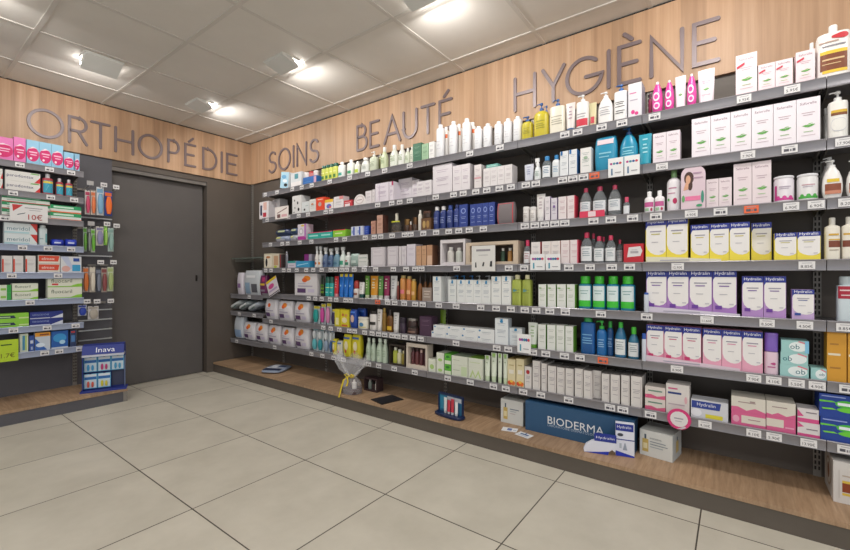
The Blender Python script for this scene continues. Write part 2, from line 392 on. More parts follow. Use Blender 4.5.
# ------------------------------------------------------------------ measured layout (metres)
WORLD = .95
EXPOSURE = -0.3
RSHELVES = [
(0,1,1.84,-.98,-.304,[]),
(0,2,1.585,-.98,-.304,[(-.2873,.052,0,'17.90€')]),
(0,3,1.34,-.98,-.304,[(-.2787,.052,0,'8.20€')]),
(0,4,1.088,-.98,-.304,[]),
(0,5,.836,-.98,-.304,[(-.2844,.052,0,'8.85€')]),
(0,6,.588,-.98,-.304,[(-.2759,.052,0,'')]),
(0,7,.343,-.98,-.304,[(-.2816,.052,0,'')]),
(1,1,1.84,-.304,.378,[(-.2843,.052,0,''),(.0712,.052,0,'9.95€'),(.2337,.052,0,'5.95€')]),
(1,2,1.585,-.304,.378,[(-.2518,.052,0,'8.90€'),(.0847,.052,0,'7.90€'),(.2257,.052,0,'')]),
(1,3,1.34,-.304,.378,[(-.2781,.052,0,''),(-.129,.052,0,'4.90€'),(-.015,.052,0,''),(.0971,.052,1,''),(.2305,.052,0,'6.90€'),(.3088,.052,0,'6.90€')]),
(1,4,1.088,-.304,.378,[(-.1849,.052,0,'12.90€'),(.2801,.052,0,'8.85€')]),
(1,5,.836,-.304,.378,[(-.3192,.052,0,''),(-.0667,.052,0,'11.60€'),(.1512,.052,0,'8.50€'),(.2739,.052,0,'4.50€')]),
(1,6,.588,-.304,.378,[(-.1878,.052,0,'8.90€'),(.1055,.052,0,'7.90€'),(.1735,.052,0,'4.10€'),(.2478,.052,0,'5.50€'),(.3118,.052,0,'4.90€')]),
(1,7,.343,-.304,.378,[(-.3016,.052,0,''),(-.2004,.052,0,''),(-.0745,.052,0,'4.10€'),(.1055,.052,0,'8.10€'),(.1748,.052,0,'5.90€'),(.286,.052,0,'13.90€')]),
(2,1,1.84,.378,1.055,[(-.0526,.052,0,''),(.0177,.052,0,''),(.144,.052,0,''),(.2446,.052,0,'')]),
(2,2,1.585,.378,1.055,[(-.2857,.052,0,''),(-.2233,.052,0,''),(-.0656,.052,0,''),(-.008,.052,0,''),(.0496,.052,0,''),(.107,.052,1,'')]),
(2,3,1.34,.378,1.055,[(-.292,.052,0,''),(-.2295,.052,0,''),(-.1688,.052,0,''),(-.1099,.052,0,''),(-.0526,.052,0,''),(.1023,.052,0,''),(.1908,.052,0,''),(.2954,.052,0,'')]),
(2,4,1.088,.378,1.055,[(-.2952,.052,0,''),(-.0302,.052,0,''),(.0835,.052,0,''),(.1948,.052,0,''),(.2809,.052,0,'')]),
(2,5,.836,.378,1.055,[(-.292,.052,0,''),(-.2209,.052,0,''),(-.1391,.052,0,''),(-.0498,.052,0,''),(.1405,.052,0,'')]),
(2,6,.588,.378,1.055,[(-.2418,.052,0,''),(-.1628,.052,0,''),(-.0549,.052,0,''),(.0302,.052,0,''),(.1506,.052,1,'')]),
(2,7,.343,.378,1.055,[(-.3016,.052,0,''),(-.1928,.052,0,''),(-.0313,.052,0,''),(.1858,.052,0,''),(.2494,.052,0,'')]),
(3,1,1.84,1.055,1.745,[(.0104,.052,0,''),(.2265,.052,0,'')]),
(3,2,1.585,1.055,1.745,[(-.2622,.052,0,''),(-.1156,.052,0,''),(-.0401,.052,0,''),(.0553,.052,0,''),(.1354,.052,0,''),(.2237,.052,0,''),(.3007,.052,0,'')]),
(3,3,1.34,1.055,1.745,[(-.2588,.052,0,''),(-.1542,.052,0,''),(-.0744,.052,0,''),(.0066,.052,0,''),(.1109,.052,0,'')]),
(3,4,1.088,1.055,1.745,[(-.0901,.052,0,''),(.2874,.052,0,'')]),
(3,5,.836,1.055,1.745,[(-.2368,.052,0,''),(-.0949,.052,0,''),(.0921,.052,0,''),(.2016,.052,0,''),(.3007,.052,0,'')]),
(3,6,.588,1.055,1.745,[(-.0957,.052,0,''),(.2058,.052,0,''),(.284,.052,0,'')]),
(3,7,.343,1.055,1.745,[(-.1623,.052,0,''),(.0141,.052,0,''),(.1821,.052,0,''),(.2673,.052,0,'')]),
(4,1,1.84,1.745,2.43,[(-.231,.052,0,''),(-.0508,.052,0,''),(.1938,.052,0,'')]),
(4,2,1.585,1.745,2.43,[(-.1235,.052,0,''),(.0201,.052,0,''),(.0987,.052,0,''),(.1938,.052,0,'')]),
(4,3,1.34,1.745,2.43,[(-.2586,.052,0,''),(-.1607,.052,0,''),(-.0921,.052,0,''),(.0241,.052,0,''),(.1467,.052,0,''),(.2031,.052,0,''),(.3176,.052,0,'')]),
(4,4,1.088,1.745,2.43,[(-.2697,.052,0,''),(-.1447,.052,0,''),(.036,.052,0,''),(.16,.052,0,''),(.2446,.052,0,''),(.3016,.052,0,'')]),
(4,5,.836,1.745,2.43,[(-.1235,.052,1,''),(-.0202,.052,0,''),(.0499,.052,0,''),(.142,.052,0,''),(.2446,.052,0,''),(.3123,.052,0,'')]),
(4,6,.588,1.745,2.43,[(-.2641,.052,0,''),(-.1832,.052,0,''),(-.113,.052,0,''),(-.0508,.052,0,''),(.0241,.052,0,''),(.0793,.052,0,''),(.1467,.052,0,''),(.2216,.052,0,''),(.2944,.052,0,'')]),
(4,7,.343,1.745,2.43,[(-.2201,.052,0,''),(-.113,.052,0,''),(.0449,.052,0,''),(.24,.052,0,'')]),
(5,1,1.84,2.43,3.11,[(-.2401,.052,0,''),(.0005,.052,0,''),(.2467,.052,0,'')]),
(5,2,1.585,2.43,3.11,[(-.2906,.052,0,''),(-.0514,.052,0,''),(.0184,.052,0,'')]),
(5,3,1.34,2.43,3.11,[(-.2443,.052,0,''),(.0815,.052,0,''),(.1871,.052,0,'')]),
(5,4,1.088,2.43,3.11,[(-.3162,.052,0,''),(-.218,.052,0,''),(-.1041,.052,0,''),(.0133,.052,0,''),(.0765,.052,0,''),(.1507,.052,0,''),(.2111,.052,0,''),(.2993,.052,0,'')]),
(5,5,.836,2.43,3.11,[(-.2821,.052,0,''),(-.1905,.052,0,''),(-.1041,.052,0,''),(.0056,.052,0,''),(.0828,.052,0,''),(.1991,.052,0,''),(.2585,.052,0,'')]),
(5,6,.588,2.43,3.11,[(-.0829,.052,0,''),(.0133,.052,0,''),(.1213,.052,0,''),(.242,.052,0,''),(.3051,.052,0,'')]),
(5,7,.343,2.43,3.11,[(-.2443,.052,0,''),(-.0948,.052,0,''),(.0514,.052,0,''),(.1702,.052,0,'')]),
(6,1,1.84,3.11,3.79,[(-.2809,.052,0,''),(-.0821,.052,0,''),(.1577,.052,0,''),(.2976,.052,0,'')]),
(6,2,1.585,3.11,3.79,[(-.2481,.052,0,''),(.0994,.052,0,''),(.2536,.052,0,'')]),
(6,3,1.34,3.11,3.79,[(-.1918,.052,0,''),(.0003,.052,0,''),(.087,.052,0,''),(.2683,.052,0,'')]),
(6,4,1.088,3.11,3.79,[(-.2739,.052,0,''),(-.1817,.052,0,''),(.0242,.052,0,''),(.1087,.052,0,''),(.2239,.052,0,'')]),
(6,5,.836,3.11,3.79,[]),
(6,6,.588,3.11,3.79,[(-.1834,.052,0,'')]),
(6,7,.343,3.11,3.79,[(-.1216,.052,0,'')]),
(7,5,.815,3.79,4.4,[(.0731,.052,0,'')]),
(7,6,.63,3.79,4.4,[(-.1185,.052,0,''),(.1661,.052,0,'')]),
(7,7,.335,3.79,4.4,[(-.1705,.052,0,'')]),
]
LSHELVES = [
(1,1.845,[(-.0314,.05,0,''),(.1313,.05,0,''),(.2592,.05,0,'')]),
(2,1.635,[(-.0669,.05,0,''),(.1388,.05,0,''),(.2776,.05,0,'')]),
(3,1.45,[(-.1088,.05,0,'')]),
(4,1.245,[(-.0171,.05,0,''),(.1233,.05,0,''),(.2592,.05,0,'')]),
(5,1.04,[(-.0741,.05,0,''),(.1812,.05,0,'')]),
(6,.841,[(.0231,.05,0,'')]),
(7,.645,[(-.0648,.05,0,''),(.1176,.05,0,''),(.2869,.05,0,'')]),
(8,.457,[(.1045,.05,0,''),(.1871,.05,0,''),(.315,.05,0,'')]),
]
LETTERS = [
('O','',.7436,.947,2.122,2.333,'L',.021,'taupe letter O, first in ORTHOPÉDIE on left fascia'),
('R','',.9916,1.1044,2.122,2.333,'L',.021,'taupe letter R, second in ORTHOPÉDIE on left fascia'),
('T','',1.139,1.2629,2.122,2.333,'L',.021,'taupe letter T, third in ORTHOPÉDIE on left fascia'),
('H','',1.3096,1.4411,2.122,2.333,'L',.021,'taupe letter H, fourth in ORTHOPÉDIE on left fascia'),
('O','',1.4898,1.6769,2.122,2.333,'L',.021,'taupe letter O, fifth in ORTHOPÉDIE on left fascia'),
('P','',1.7373,1.8291,2.122,2.333,'L',.021,'taupe letter P, sixth in ORTHOPÉDIE on left fascia'),
('E','acute',1.8919,1.9859,2.122,2.333,'L',.021,'taupe letter E with acute accent, seventh in ORTHOPÉDIE on left fascia'),
('D','',2.0664,2.2001,2.122,2.333,'L',.021,'taupe letter D, eighth in ORTHOPÉDIE on left fascia'),
('I','',2.2372,2.2804,2.122,2.333,'L',.021,'taupe letter I, ninth in ORTHOPÉDIE on left fascia'),
('E','',2.3183,2.4266,2.122,2.333,'L',.021,'taupe letter E, tenth in ORTHOPÉDIE on left fascia'),
('S','',4.0287,3.8989,2.122,2.333,'R',.021,'taupe letter S, first in SOINS on right fascia'),
('O','',3.8492,3.6551,2.122,2.333,'R',.021,'taupe letter O, second in SOINS on right fascia'),
('I','',3.6194,3.5729,2.122,2.333,'R',.021,'taupe letter I, third in SOINS on right fascia'),
('N','',3.5345,3.3908,2.122,2.333,'R',.021,'taupe letter N, fourth in SOINS on right fascia'),
('S','',3.3325,3.2055,2.122,2.333,'R',.021,'taupe letter S, fifth in SOINS on right fascia'),
('B','',2.6728,2.5582,2.122,2.333,'R',.021,'taupe letter B, first in BEAUTÉ on right fascia'),
('E','',2.5132,2.417,2.122,2.333,'R',.021,'taupe letter E, second in BEAUTÉ on right fascia'),
('A','',2.3504,2.1799,2.122,2.333,'R',.021,'taupe letter A, third in BEAUTÉ on right fascia'),
('U','',2.1431,2.0106,2.122,2.333,'R',.021,'taupe letter U, fourth in BEAUTÉ on right fascia'),
('T','',1.9598,1.8398,2.122,2.333,'R',.021,'taupe letter T, fifth in BEAUTÉ on right fascia'),
('E','acute',1.7881,1.6829,2.122,2.333,'R',.021,'taupe letter E with acute accent, sixth in BEAUTÉ on right fascia'),
('H','',1.1758,1.0392,2.122,2.333,'R',.021,'taupe letter H, first in HYGIÈNE on right fascia'),
('Y','',.9848,.8495,2.122,2.333,'R',.021,'taupe letter Y, second in HYGIÈNE on right fascia'),
('G','',.8309,.6267,2.122,2.333,'R',.021,'taupe letter G, third in HYGIÈNE on right fascia'),
('I','',.5996,.5777,2.122,2.333,'R',.021,'taupe letter I, fourth in HYGIÈNE on right fascia'),
('E','grave',.532,.4259,2.122,2.333,'R',.021,'taupe letter E with grave accent, fifth in HYGIÈNE on right fascia'),
('N','',.3675,.2234,2.122,2.333,'R',.021,'taupe letter N, sixth in HYGIÈNE on right fascia'),
('E','',.1688,.0672,2.122,2.333,'R',.021,'taupe letter E, seventh in HYGIÈNE on right fascia'),
]
# shapes and print of each product kind
KW = [
{'body':'#dc3f9c:plastic','cap':'#ece6ea:plastic','bf':.92,'sho':'belly','cw':.28,'lz':(.02,.95),'g':[('e',.45,.25,.28,.13,'#f3d9ea'),('e',.45,.25,.16,.07,'#e0489f'),('e',.42,.58,.28,.16,'#f7e4f0'),('e',.42,.58,.17,.09,'#e0489f')]},
{'body':'#eadfe6:plastic','cap':'#e6e3e6:plastic','g':[('t','Saforelle',.5,.82,.6,None,'#b08aa0'),('p',[(.24,.385),(.36,.355),(.5,.34),(.66,.355),(.8,.395),(.66,.405),(.54,.39),(.38,.4)],'#66a852'),('p',[(.44,.4),(.54,.425),(.7,.43),(.56,.405)],'#7cba62')],'cf':.06},
{'body':'#eadfe6:plastic','cap':'#e6e3e6:plastic','g':[('t','Saforelle',.5,.82,.6,None,'#b08aa0'),('p',[(.24,.385),(.36,.355),(.5,.34),(.66,.355),(.8,.395),(.66,.405),(.54,.39),(.38,.4)],'#66a852'),('p',[(.44,.4),(.54,.425),(.7,.43),(.56,.405)],'#7cba62'),('r',.14,.62,.86,.638,'#c9aebf'),('r',.2,.56,.76,.578,'#c9aebf'),('r',.14,.2,.86,.218,'#c9aebf')],'cf':.05},
{'base':'#f0dce0','g':[('t','Saforelle',.5,.88,.7,None,'#8d6f80'),('r',.22,.66,.78,.674,'#b9a0ac'),('r',.28,.61,.68,.624,'#b9a0ac'),('p',[(.24,.385),(.36,.355),(.5,.34),(.66,.355),(.8,.395),(.66,.405),(.54,.39),(.38,.4)],'#66a852'),('p',[(.44,.4),(.54,.425),(.7,.43),(.56,.405)],'#7cba62'),('r',.3,.24,.7,.255,'#9cbf8a'),('r',.2,.16,.8,.17,'#b9a0ac'),('p',[(.05,.66),(.42,.74),(.42,.8),(.05,.72)],'#c8324a')]},
{'body':'#ece8e4:plastic','cap':'#f0efec:plastic','bf':.86,'sho':'square','e':3,'cw':.26,'lz':(.06,.92),'g':[('r',.1,.12,.82,.52,'#7d4426'),('r',.1,.52,.82,.6,'#e8c23c'),('r',.2,.05,.82,.12,'#e8c23c'),('r',.2,.36,.7,.4,'#d8b98a'),('r',.2,.26,.6,.28,'#d8b98a'),('e',.66,.92,.2,.07,'#c8323c'),('r',.05,.8,.55,.83,'#b99a8c'),('r',.2,.7,.75,.73,'#8f8c94')]},
{'body':'#e8e6e2:plastic','cap':'#eeeeec:plastic','bf':.8,'cw':.7},
{'body':'#c2b430:plastic','cap':'#2b5a9a:plastic','kind':'pump','bf':.78,'g':[('r',.2,.8,.8,.85,'#8f8a30'),('r',.26,.62,.7,.67,'#8f8a30'),('r',.2,.5,.8,.55,'#8f8a30'),('r',.26,.36,.8,.41,'#8f8a30')],'cw':.45},
{'body':'#cbbb36:plastic','cap':'#2b5a9a:plastic','kind':'pump','bf':.76,'g':[('r',.2,.8,.8,.85,'#94902e'),('r',.26,.62,.7,.67,'#94902e'),('r',.2,.5,.8,.55,'#94902e'),('r',.26,.36,.8,.41,'#94902e')],'cw':.4},
{'body':'#c2b430:plastic','cap':'#2b5a9a:plastic','kind':'pump','bf':.78,'cw':.45},
{'body':'#e9e3d2:plastic','cap':'#2b5a9a:plastic','kind':'pump','bf':.8,'sho':'square','e':3,'g':[('r',.2,.8,.8,.85,'#b0aa98'),('r',.26,.62,.7,.67,'#b0aa98'),('r',.2,.5,.8,.55,'#b0aa98'),('r',.26,.36,.8,.41,'#b0aa98')],'cw':.4},
{'body':'#e6dfdc:plastic','cap':'#3a6aa0:plastic','g':[('r',.2,.8,.8,.85,'#b59aa8'),('r',.26,.62,.7,.67,'#b59aa8'),('r',.2,.5,.8,.55,'#b59aa8'),('r',.26,.36,.8,.41,'#b59aa8')],'cf':.1},
{'body':'#ecebea:plastic','cap':'#efefee:plastic','kind':'pump','bf':.8,'sho':'square','e':3,'lz':(.02,.8),'g':[('r',0,.1,1,.42,'#d2384a'),('r',.15,.62,.8,.66,'#a09ca4'),('r',.2,.5,.7,.53,'#a09ca4')],'cw':.4},
{'body':'#dcd2a8:plastic','cap':'#c8404a:plastic','g':[('r',.1,.05,.9,.35,'#d04a55')],'cf':.12},
{'body':'#eeecea:plastic','cap':'#f0f0ef:plastic','kind':'pump','bf':.82,'sho':'slope','e':3,'g':[('r',.2,.8,.8,.85,'#aaa8b0'),('r',.26,.62,.7,.67,'#aaa8b0'),('r',.2,.5,.8,.55,'#aaa8b0'),('r',.26,.36,.8,.41,'#aaa8b0')],'cw':.4},
{'body':'#ecebea:plastic','cap':'#2f66ab:plastic','kind':'pump','bf':.82,'sho':'square','e':3,'lz':(.1,.8),'g':[('r',.2,.7,.75,.73,'#35343a'),('r',.26,.62,.65,.65,'#35343a'),('r',.2,.5,.75,.53,'#35343a'),('r',.26,.3,.75,.33,'#35343a'),('r',.2,.2,.65,.23,'#35343a')],'cw':.4},
{'base':'#e2dfe4','side':'#a8a8b8','g':[('e',.35,.17,.14,.06,'#d8408a'),('e',.62,.12,.14,.05,'#d8408a'),('r',.1,.7,.6,.73,'#d070a0'),('r',.15,.5,.7,.53,'#b0a8b8')]},
{'body':'#a8305a:plastic','cap':'#5a2038:plastic','bf':.8},
{'body':'#e4e4e6:plastic','cap':'#eeeeef:plastic','bf':.9,'sho':'aero','cw':.5,'g':[('r',.25,.7,.75,.72,'#b9b7c0'),('r',.31,.5,.65,.52,'#b9b7c0'),('r',.25,.3,.75,.32,'#b9b7c0')]},
{'body':'#e6e3e0:plastic','cap':'#eceae8:plastic','bf':.88,'sho':'aero','cw':.5,'lz':(.5,.95),'g':[('r',0,.5,1,.8,'#e8733a')]},
{'base':'#3f7358','g':[('r',.18,.8,.82,.814,'#8ab59c'),('r',.24,.74,.72,.754,'#8ab59c'),('r',.18,.55,.82,.564,'#8ab59c'),('r',.24,.5,.82,.514,'#8ab59c'),('r',.18,.45,.72,.464,'#8ab59c'),('r',.24,.3,.82,.314,'#8ab59c')]},
{'base':'#9dbf9c','g':[('r',.18,.8,.82,.814,'#5f8a66'),('r',.24,.74,.72,.754,'#5f8a66'),('r',.18,.55,.82,.564,'#5f8a66'),('r',.24,.5,.82,.514,'#5f8a66'),('r',.18,.45,.72,.464,'#5f8a66'),('r',.24,.3,.82,.314,'#5f8a66')]},
{'base':'#ecebe8','g':[('r',.18,.8,.82,.814,'#9b98a0'),('r',.24,.74,.72,.754,'#9b98a0'),('r',.18,.55,.82,.564,'#9b98a0'),('r',.24,.5,.82,.514,'#9b98a0'),('r',.18,.45,.72,.464,'#9b98a0'),('r',.24,.3,.82,.314,'#9b98a0')]},
{'body':'#dfe2d2:plastic','cap':'#e4e6da:plastic','bf':.85,'g':[('r',.2,.8,.8,.85,'#9aa890'),('r',.26,.62,.7,.67,'#9aa890'),('r',.2,.5,.8,.55,'#9aa890'),('r',.26,.36,.8,.41,'#9aa890')]},
{'body':'#cfd8b4:plastic','cap':'#ecece8:plastic','bf':.8,'sho':'slope','g':[('r',.2,.8,.8,.85,'#8aa070'),('r',.26,.62,.7,.67,'#8aa070'),('r',.2,.5,.8,.55,'#8aa070'),('r',.26,.36,.8,.41,'#8aa070')],'cw':.42},
{'body':'#e2e6da:plastic','cap':'#ecece8:plastic','bf':.8,'sho':'slope','g':[('r',.2,.8,.8,.85,'#8aa070'),('r',.26,.62,.7,.67,'#8aa070'),('r',.2,.5,.8,.55,'#8aa070'),('r',.26,.36,.8,.41,'#8aa070')],'cw':.42},
{'body':'#e4e5df:plastic','cap':'#ecece8:plastic','bf':.8,'sho':'slope','g':[('r',.2,.8,.8,.85,'#8aa070'),('r',.26,.62,.7,.67,'#8aa070'),('r',.2,.5,.8,.55,'#8aa070'),('r',.26,.36,.8,.41,'#8aa070')],'cw':.42},
{'body':'#d6dcca:plastic','cap':'#ecece8:plastic','bf':.8,'sho':'slope','g':[('r',.2,.8,.8,.85,'#8aa070'),('r',.26,.62,.7,.67,'#8aa070'),('r',.2,.5,.8,.55,'#8aa070'),('r',.26,.36,.8,.41,'#8aa070')],'cw':.42},
{'body':'#ccd2bc:plastic','cap':'#e8e8e4:plastic','kind':'pump','bf':.75,'g':[('r',.2,.8,.8,.85,'#8f9a84'),('r',.26,.62,.7,.67,'#8f9a84'),('r',.2,.5,.8,.55,'#8f9a84'),('r',.26,.36,.8,.41,'#8f9a84')],'cw':.4},
{'body':'#a5ab78:plastic','cap':'#d8d8c8:plastic','bf':.84},
{'body':'#dadbd6:plastic','cap':'#e8e8e6:plastic','bf':.86,'sho':'slope','g':[('r',.2,.8,.8,.85,'#9aa49a'),('r',.26,.62,.7,.67,'#9aa49a'),('r',.2,.5,.8,.55,'#9aa49a'),('r',.26,.36,.8,.41,'#9aa49a')],'cw':.5},
{'body':'#e2e4d8:plastic','cap':'#ececea:plastic','bf':.84,'g':[('r',.1,.1,.9,.6,'#b9cf4a')]},
{'body':'#e2e5de:plastic','cap':'#ececea:plastic','bf':.84,'g':[('r',.25,.1,.75,.45,'#3f9a6a')],'cw':.4},
{'body':'#e0e3df:plastic','cap':'#ececea:plastic','bf':.84,'g':[('r',.25,.1,.75,.45,'#3a9a8a')],'cw':.4},
{'body':'#c9cf5c:plastic','cap':'#1f5a48:plastic','bf':.82,'sho':'square','cw':.85,'lz':(.05,.9),'g':[('r',.2,.12,.8,.4,'#3f7a3a'),('r',.15,.6,.85,.7,'#e2e29a')]},
{'base':'#a8cfe2','g':[('e',.4,.7,.3,.12,'#6aa6cf'),('e',.55,.45,.3,.1,'#e6eef4'),('e',.7,.2,.22,.1,'#22262a')],'side':'#dfe6ea'},
{'base':'#d9dde0','g':[('r',.35,.55,.7,.9,'#4f94a0'),('r',0,.0,1,.35,'#ece8e8')]},
{'base':'#2a6ab4','g':[('r',.82,.1,1,.9,'#d8a8c0'),('r',.1,.3,.6,.36,'#5a93cf')]},
{'body':'#e8e4e4:plastic','lid':'#eeeaea:plastic','lf':.35},
{'body':'#d98a8a:plastic','lid':'#c84a4a:plastic','lf':.35},
{'body':'#e6dada:plastic','lid':'#eeeaea:plastic','lf':.35},
{'body':'#e8e6e0:plastic','cap':'#ecebe8:plastic','kind':'pump','bf':.8,'sho':'square','e':3,'lz':(.05,.9),'g':[('r',.15,.72,.9,.8,'#d8b23a'),('r',.15,.64,.9,.72,'#7d4a2a'),('e',.5,.36,.36,.2,'#c9cad2'),('e',.5,.36,.33,.18,'#e8e6e0')],'cw':.42},
{'body':'#e2e0da:plastic','cap':'#e6e5e2:plastic','bf':.84,'sho':'square'},
{'base':'#ece2e8','g':[('t','Saforelle',.5,.88,.7,None,'#8d6f80'),('r',.22,.66,.78,.674,'#b9a0ac'),('r',.28,.61,.68,.624,'#b9a0ac'),('p',[(.24,.385),(.36,.355),(.5,.34),(.66,.355),(.8,.395),(.66,.405),(.54,.39),(.38,.4)],'#66a852'),('p',[(.44,.4),(.54,.425),(.7,.43),(.56,.405)],'#7cba62'),('r',.3,.24,.7,.255,'#9cbf8a'),('r',.2,.16,.8,.17,'#b9a0ac')]},
{'base':'#efe8ee','g':[('t','Saforelle',.5,.88,.7,None,'#8d6f80'),('r',.22,.66,.78,.674,'#b9a0ac'),('r',.28,.61,.68,.624,'#b9a0ac'),('p',[(.24,.385),(.36,.355),(.5,.34),(.66,.355),(.8,.395),(.66,.405),(.54,.39),(.38,.4)],'#66a852'),('p',[(.44,.4),(.54,.425),(.7,.43),(.56,.405)],'#7cba62'),('r',.3,.24,.7,.255,'#9cbf8a'),('r',.2,.16,.8,.17,'#b9a0ac')],'lid':'#8d4a62'},
{'base':'#2a93b8:plastic','roll':1,'g':[('r',.1,.78,.9,.92,'#e9d5dc'),('r',.2,.5,.8,.54,'#8fd0e2'),('r',.2,.4,.7,.43,'#8fd0e2')]},
{'body':'#1f8fb2:plastic','cap':'#24568f:plastic','kind':'pump','bf':.82,'sho':'slope','g':[('r',.2,.8,.8,.85,'#9adbe8'),('r',.26,.62,.7,.67,'#9adbe8'),('r',.2,.5,.8,.55,'#9adbe8'),('r',.26,.36,.8,.41,'#9adbe8')],'cw':.42},
{'body':'#2f9db5:plastic','cap':'#1f7f9a:plastic','g':[('r',.2,.8,.8,.85,'#a5dbe4'),('r',.26,.62,.7,.67,'#a5dbe4'),('r',.2,.5,.8,.55,'#a5dbe4'),('r',.26,.36,.8,.41,'#a5dbe4')],'cf':.06},
{'base':'#e9e9e9','g':[('e',.2,.7,.09,.06,'#b04a8a'),('e',.4,.7,.09,.06,'#3f8a9a'),('e',.6,.7,.09,.06,'#3a5a9a'),('e',.8,.7,.09,.06,'#c8485a'),('r',.2,.1,.3,.45,'#5a7a9a'),('r',.45,.2,.85,.24,'#9a9aa0')]},
{'body':'#c9ccd8:plastic','cap':'#d8dade:plastic','g':[('r',.2,.8,.8,.85,'#8a90b0'),('r',.26,.62,.7,.67,'#8a90b0'),('r',.2,.5,.8,.55,'#8a90b0'),('r',.26,.36,.8,.41,'#8a90b0')],'cf':.1},
{'body':'#dfe2e2:plastic','cap':'#e9e9e8:plastic','kind':'spray','bf':.66,'sho':'slope','g':[('r',.2,.8,.8,.85,'#8aa59a'),('r',.26,.62,.7,.67,'#8aa59a'),('r',.2,.5,.8,.55,'#8aa59a'),('r',.26,.36,.8,.41,'#8aa59a')]},
{'body':'#cfd9de:clear','cap':'#2f86c2:plastic','bf':.82,'cw':.5,'lab':'#e8eaec','g':[('r',.2,.8,.8,.85,'#6a8aa8'),('r',.26,.62,.7,.67,'#6a8aa8'),('r',.2,.5,.8,.55,'#6a8aa8'),('r',.26,.36,.8,.41,'#6a8aa8')]},
{'body':'#e4e8ea:plastic','cap':'#2f86c2:plastic','bf':.82,'cw':.5,'g':[('r',.2,.8,.8,.85,'#8fb0c8'),('r',.26,.62,.7,.67,'#8fb0c8'),('r',.2,.5,.8,.55,'#8fb0c8'),('r',.26,.36,.8,.41,'#8fb0c8')]},
{'base':'#e6e8ea','g':[('r',.18,.8,.82,.814,'#9aa4ae'),('r',.24,.74,.72,.754,'#9aa4ae'),('r',.18,.55,.82,.564,'#9aa4ae'),('r',.24,.5,.82,.514,'#9aa4ae'),('r',.18,.45,.72,.464,'#9aa4ae'),('r',.24,.3,.82,.314,'#9aa4ae'),('r',.08,.84,.32,1,'#2a6aa8')]},
{'base':'#e6e8ea','side':'#2f6fae','g':[('r',.18,.8,.82,.814,'#9aa4ae'),('r',.24,.74,.72,.754,'#9aa4ae'),('r',.18,.55,.82,.564,'#9aa4ae'),('r',.24,.5,.82,.514,'#9aa4ae'),('r',.18,.45,.72,.464,'#9aa4ae'),('r',.24,.3,.82,.314,'#9aa4ae'),('r',.08,.84,.32,1,'#2a6aa8')]},
{'base':'#e8e6e4','g':[('r',.18,.8,.82,.814,'#8fa098'),('r',.24,.74,.72,.754,'#8fa098'),('r',.18,.55,.82,.564,'#8fa098'),('r',.24,.5,.82,.514,'#8fa098'),('r',.18,.45,.72,.464,'#8fa098'),('r',.24,.3,.82,.314,'#8fa098'),('e',.5,.62,.2,.06,'#9fb8a0')]},
{'base':'#ded8dc','g':[('r',.18,.8,.82,.814,'#b5a5b5'),('r',.24,.74,.72,.754,'#b5a5b5'),('r',.18,.55,.82,.564,'#b5a5b5'),('r',.24,.5,.82,.514,'#b5a5b5'),('r',.18,.45,.72,.464,'#b5a5b5'),('r',.24,.3,.82,.314,'#b5a5b5')]},
{'base':'#dfd9dc','g':[('r',.18,.8,.82,.814,'#b5a5b5'),('r',.24,.74,.72,.754,'#b5a5b5'),('r',.18,.55,.82,.564,'#b5a5b5'),('r',.24,.5,.82,.514,'#b5a5b5'),('r',.18,.45,.72,.464,'#b5a5b5'),('r',.24,.3,.82,.314,'#b5a5b5')]},
{'base':'#e0d9d8','g':[('r',.18,.8,.82,.814,'#b0a0a8'),('r',.24,.74,.72,.754,'#b0a0a8'),('r',.18,.55,.82,.564,'#b0a0a8'),('r',.24,.5,.82,.514,'#b0a0a8'),('r',.18,.45,.72,.464,'#b0a0a8'),('r',.24,.3,.82,.314,'#b0a0a8'),('r',0,.42,1,.48,'#d8a0a8')]},
{'base':'#e0dbdb','g':[('r',.18,.8,.82,.814,'#b5aab0'),('r',.24,.74,.72,.754,'#b5aab0'),('r',.18,.55,.82,.564,'#b5aab0'),('r',.24,.5,.82,.514,'#b5aab0'),('r',.18,.45,.72,.464,'#b5aab0'),('r',.24,.3,.82,.314,'#b5aab0')]},
{'base':'#78b5ab','g':[('r',.1,.4,.9,.55,'#bfe0da')]},
{'base':'#ded6de','g':[('r',.18,.8,.82,.814,'#a590ab'),('r',.24,.74,.72,.754,'#a590ab'),('r',.18,.55,.82,.564,'#a590ab'),('r',.24,.5,.82,.514,'#a590ab'),('r',.18,.45,.72,.464,'#a590ab'),('r',.24,.3,.82,.314,'#a590ab'),('r',.3,.1,.34,.9,'#bfaec2')]},
{'base':'#ded6de','g':[('r',.18,.8,.82,.814,'#a590ab'),('r',.24,.74,.72,.754,'#a590ab'),('r',.18,.55,.82,.564,'#a590ab'),('r',.24,.5,.82,.514,'#a590ab'),('r',.18,.45,.72,.464,'#a590ab'),('r',.24,.3,.82,.314,'#a590ab'),('r',.6,.8,1,1,'#b0305a')]},
{'base':'#e2dbe0','g':[('r',.18,.8,.82,.814,'#a898ac'),('r',.24,.74,.72,.754,'#a898ac'),('r',.18,.55,.82,.564,'#a898ac'),('r',.24,.5,.82,.514,'#a898ac'),('r',.18,.45,.72,.464,'#a898ac'),('r',.24,.3,.82,.314,'#a898ac')],'lid':'#cfc6cc'},
{'base':'#e2dbe0','g':[('r',.18,.8,.82,.814,'#a898ac'),('r',.24,.74,.72,.754,'#a898ac'),('r',.18,.55,.82,.564,'#a898ac'),('r',.24,.5,.82,.514,'#a898ac'),('r',.18,.45,.72,.464,'#a898ac'),('r',.24,.3,.82,.314,'#a898ac')]},
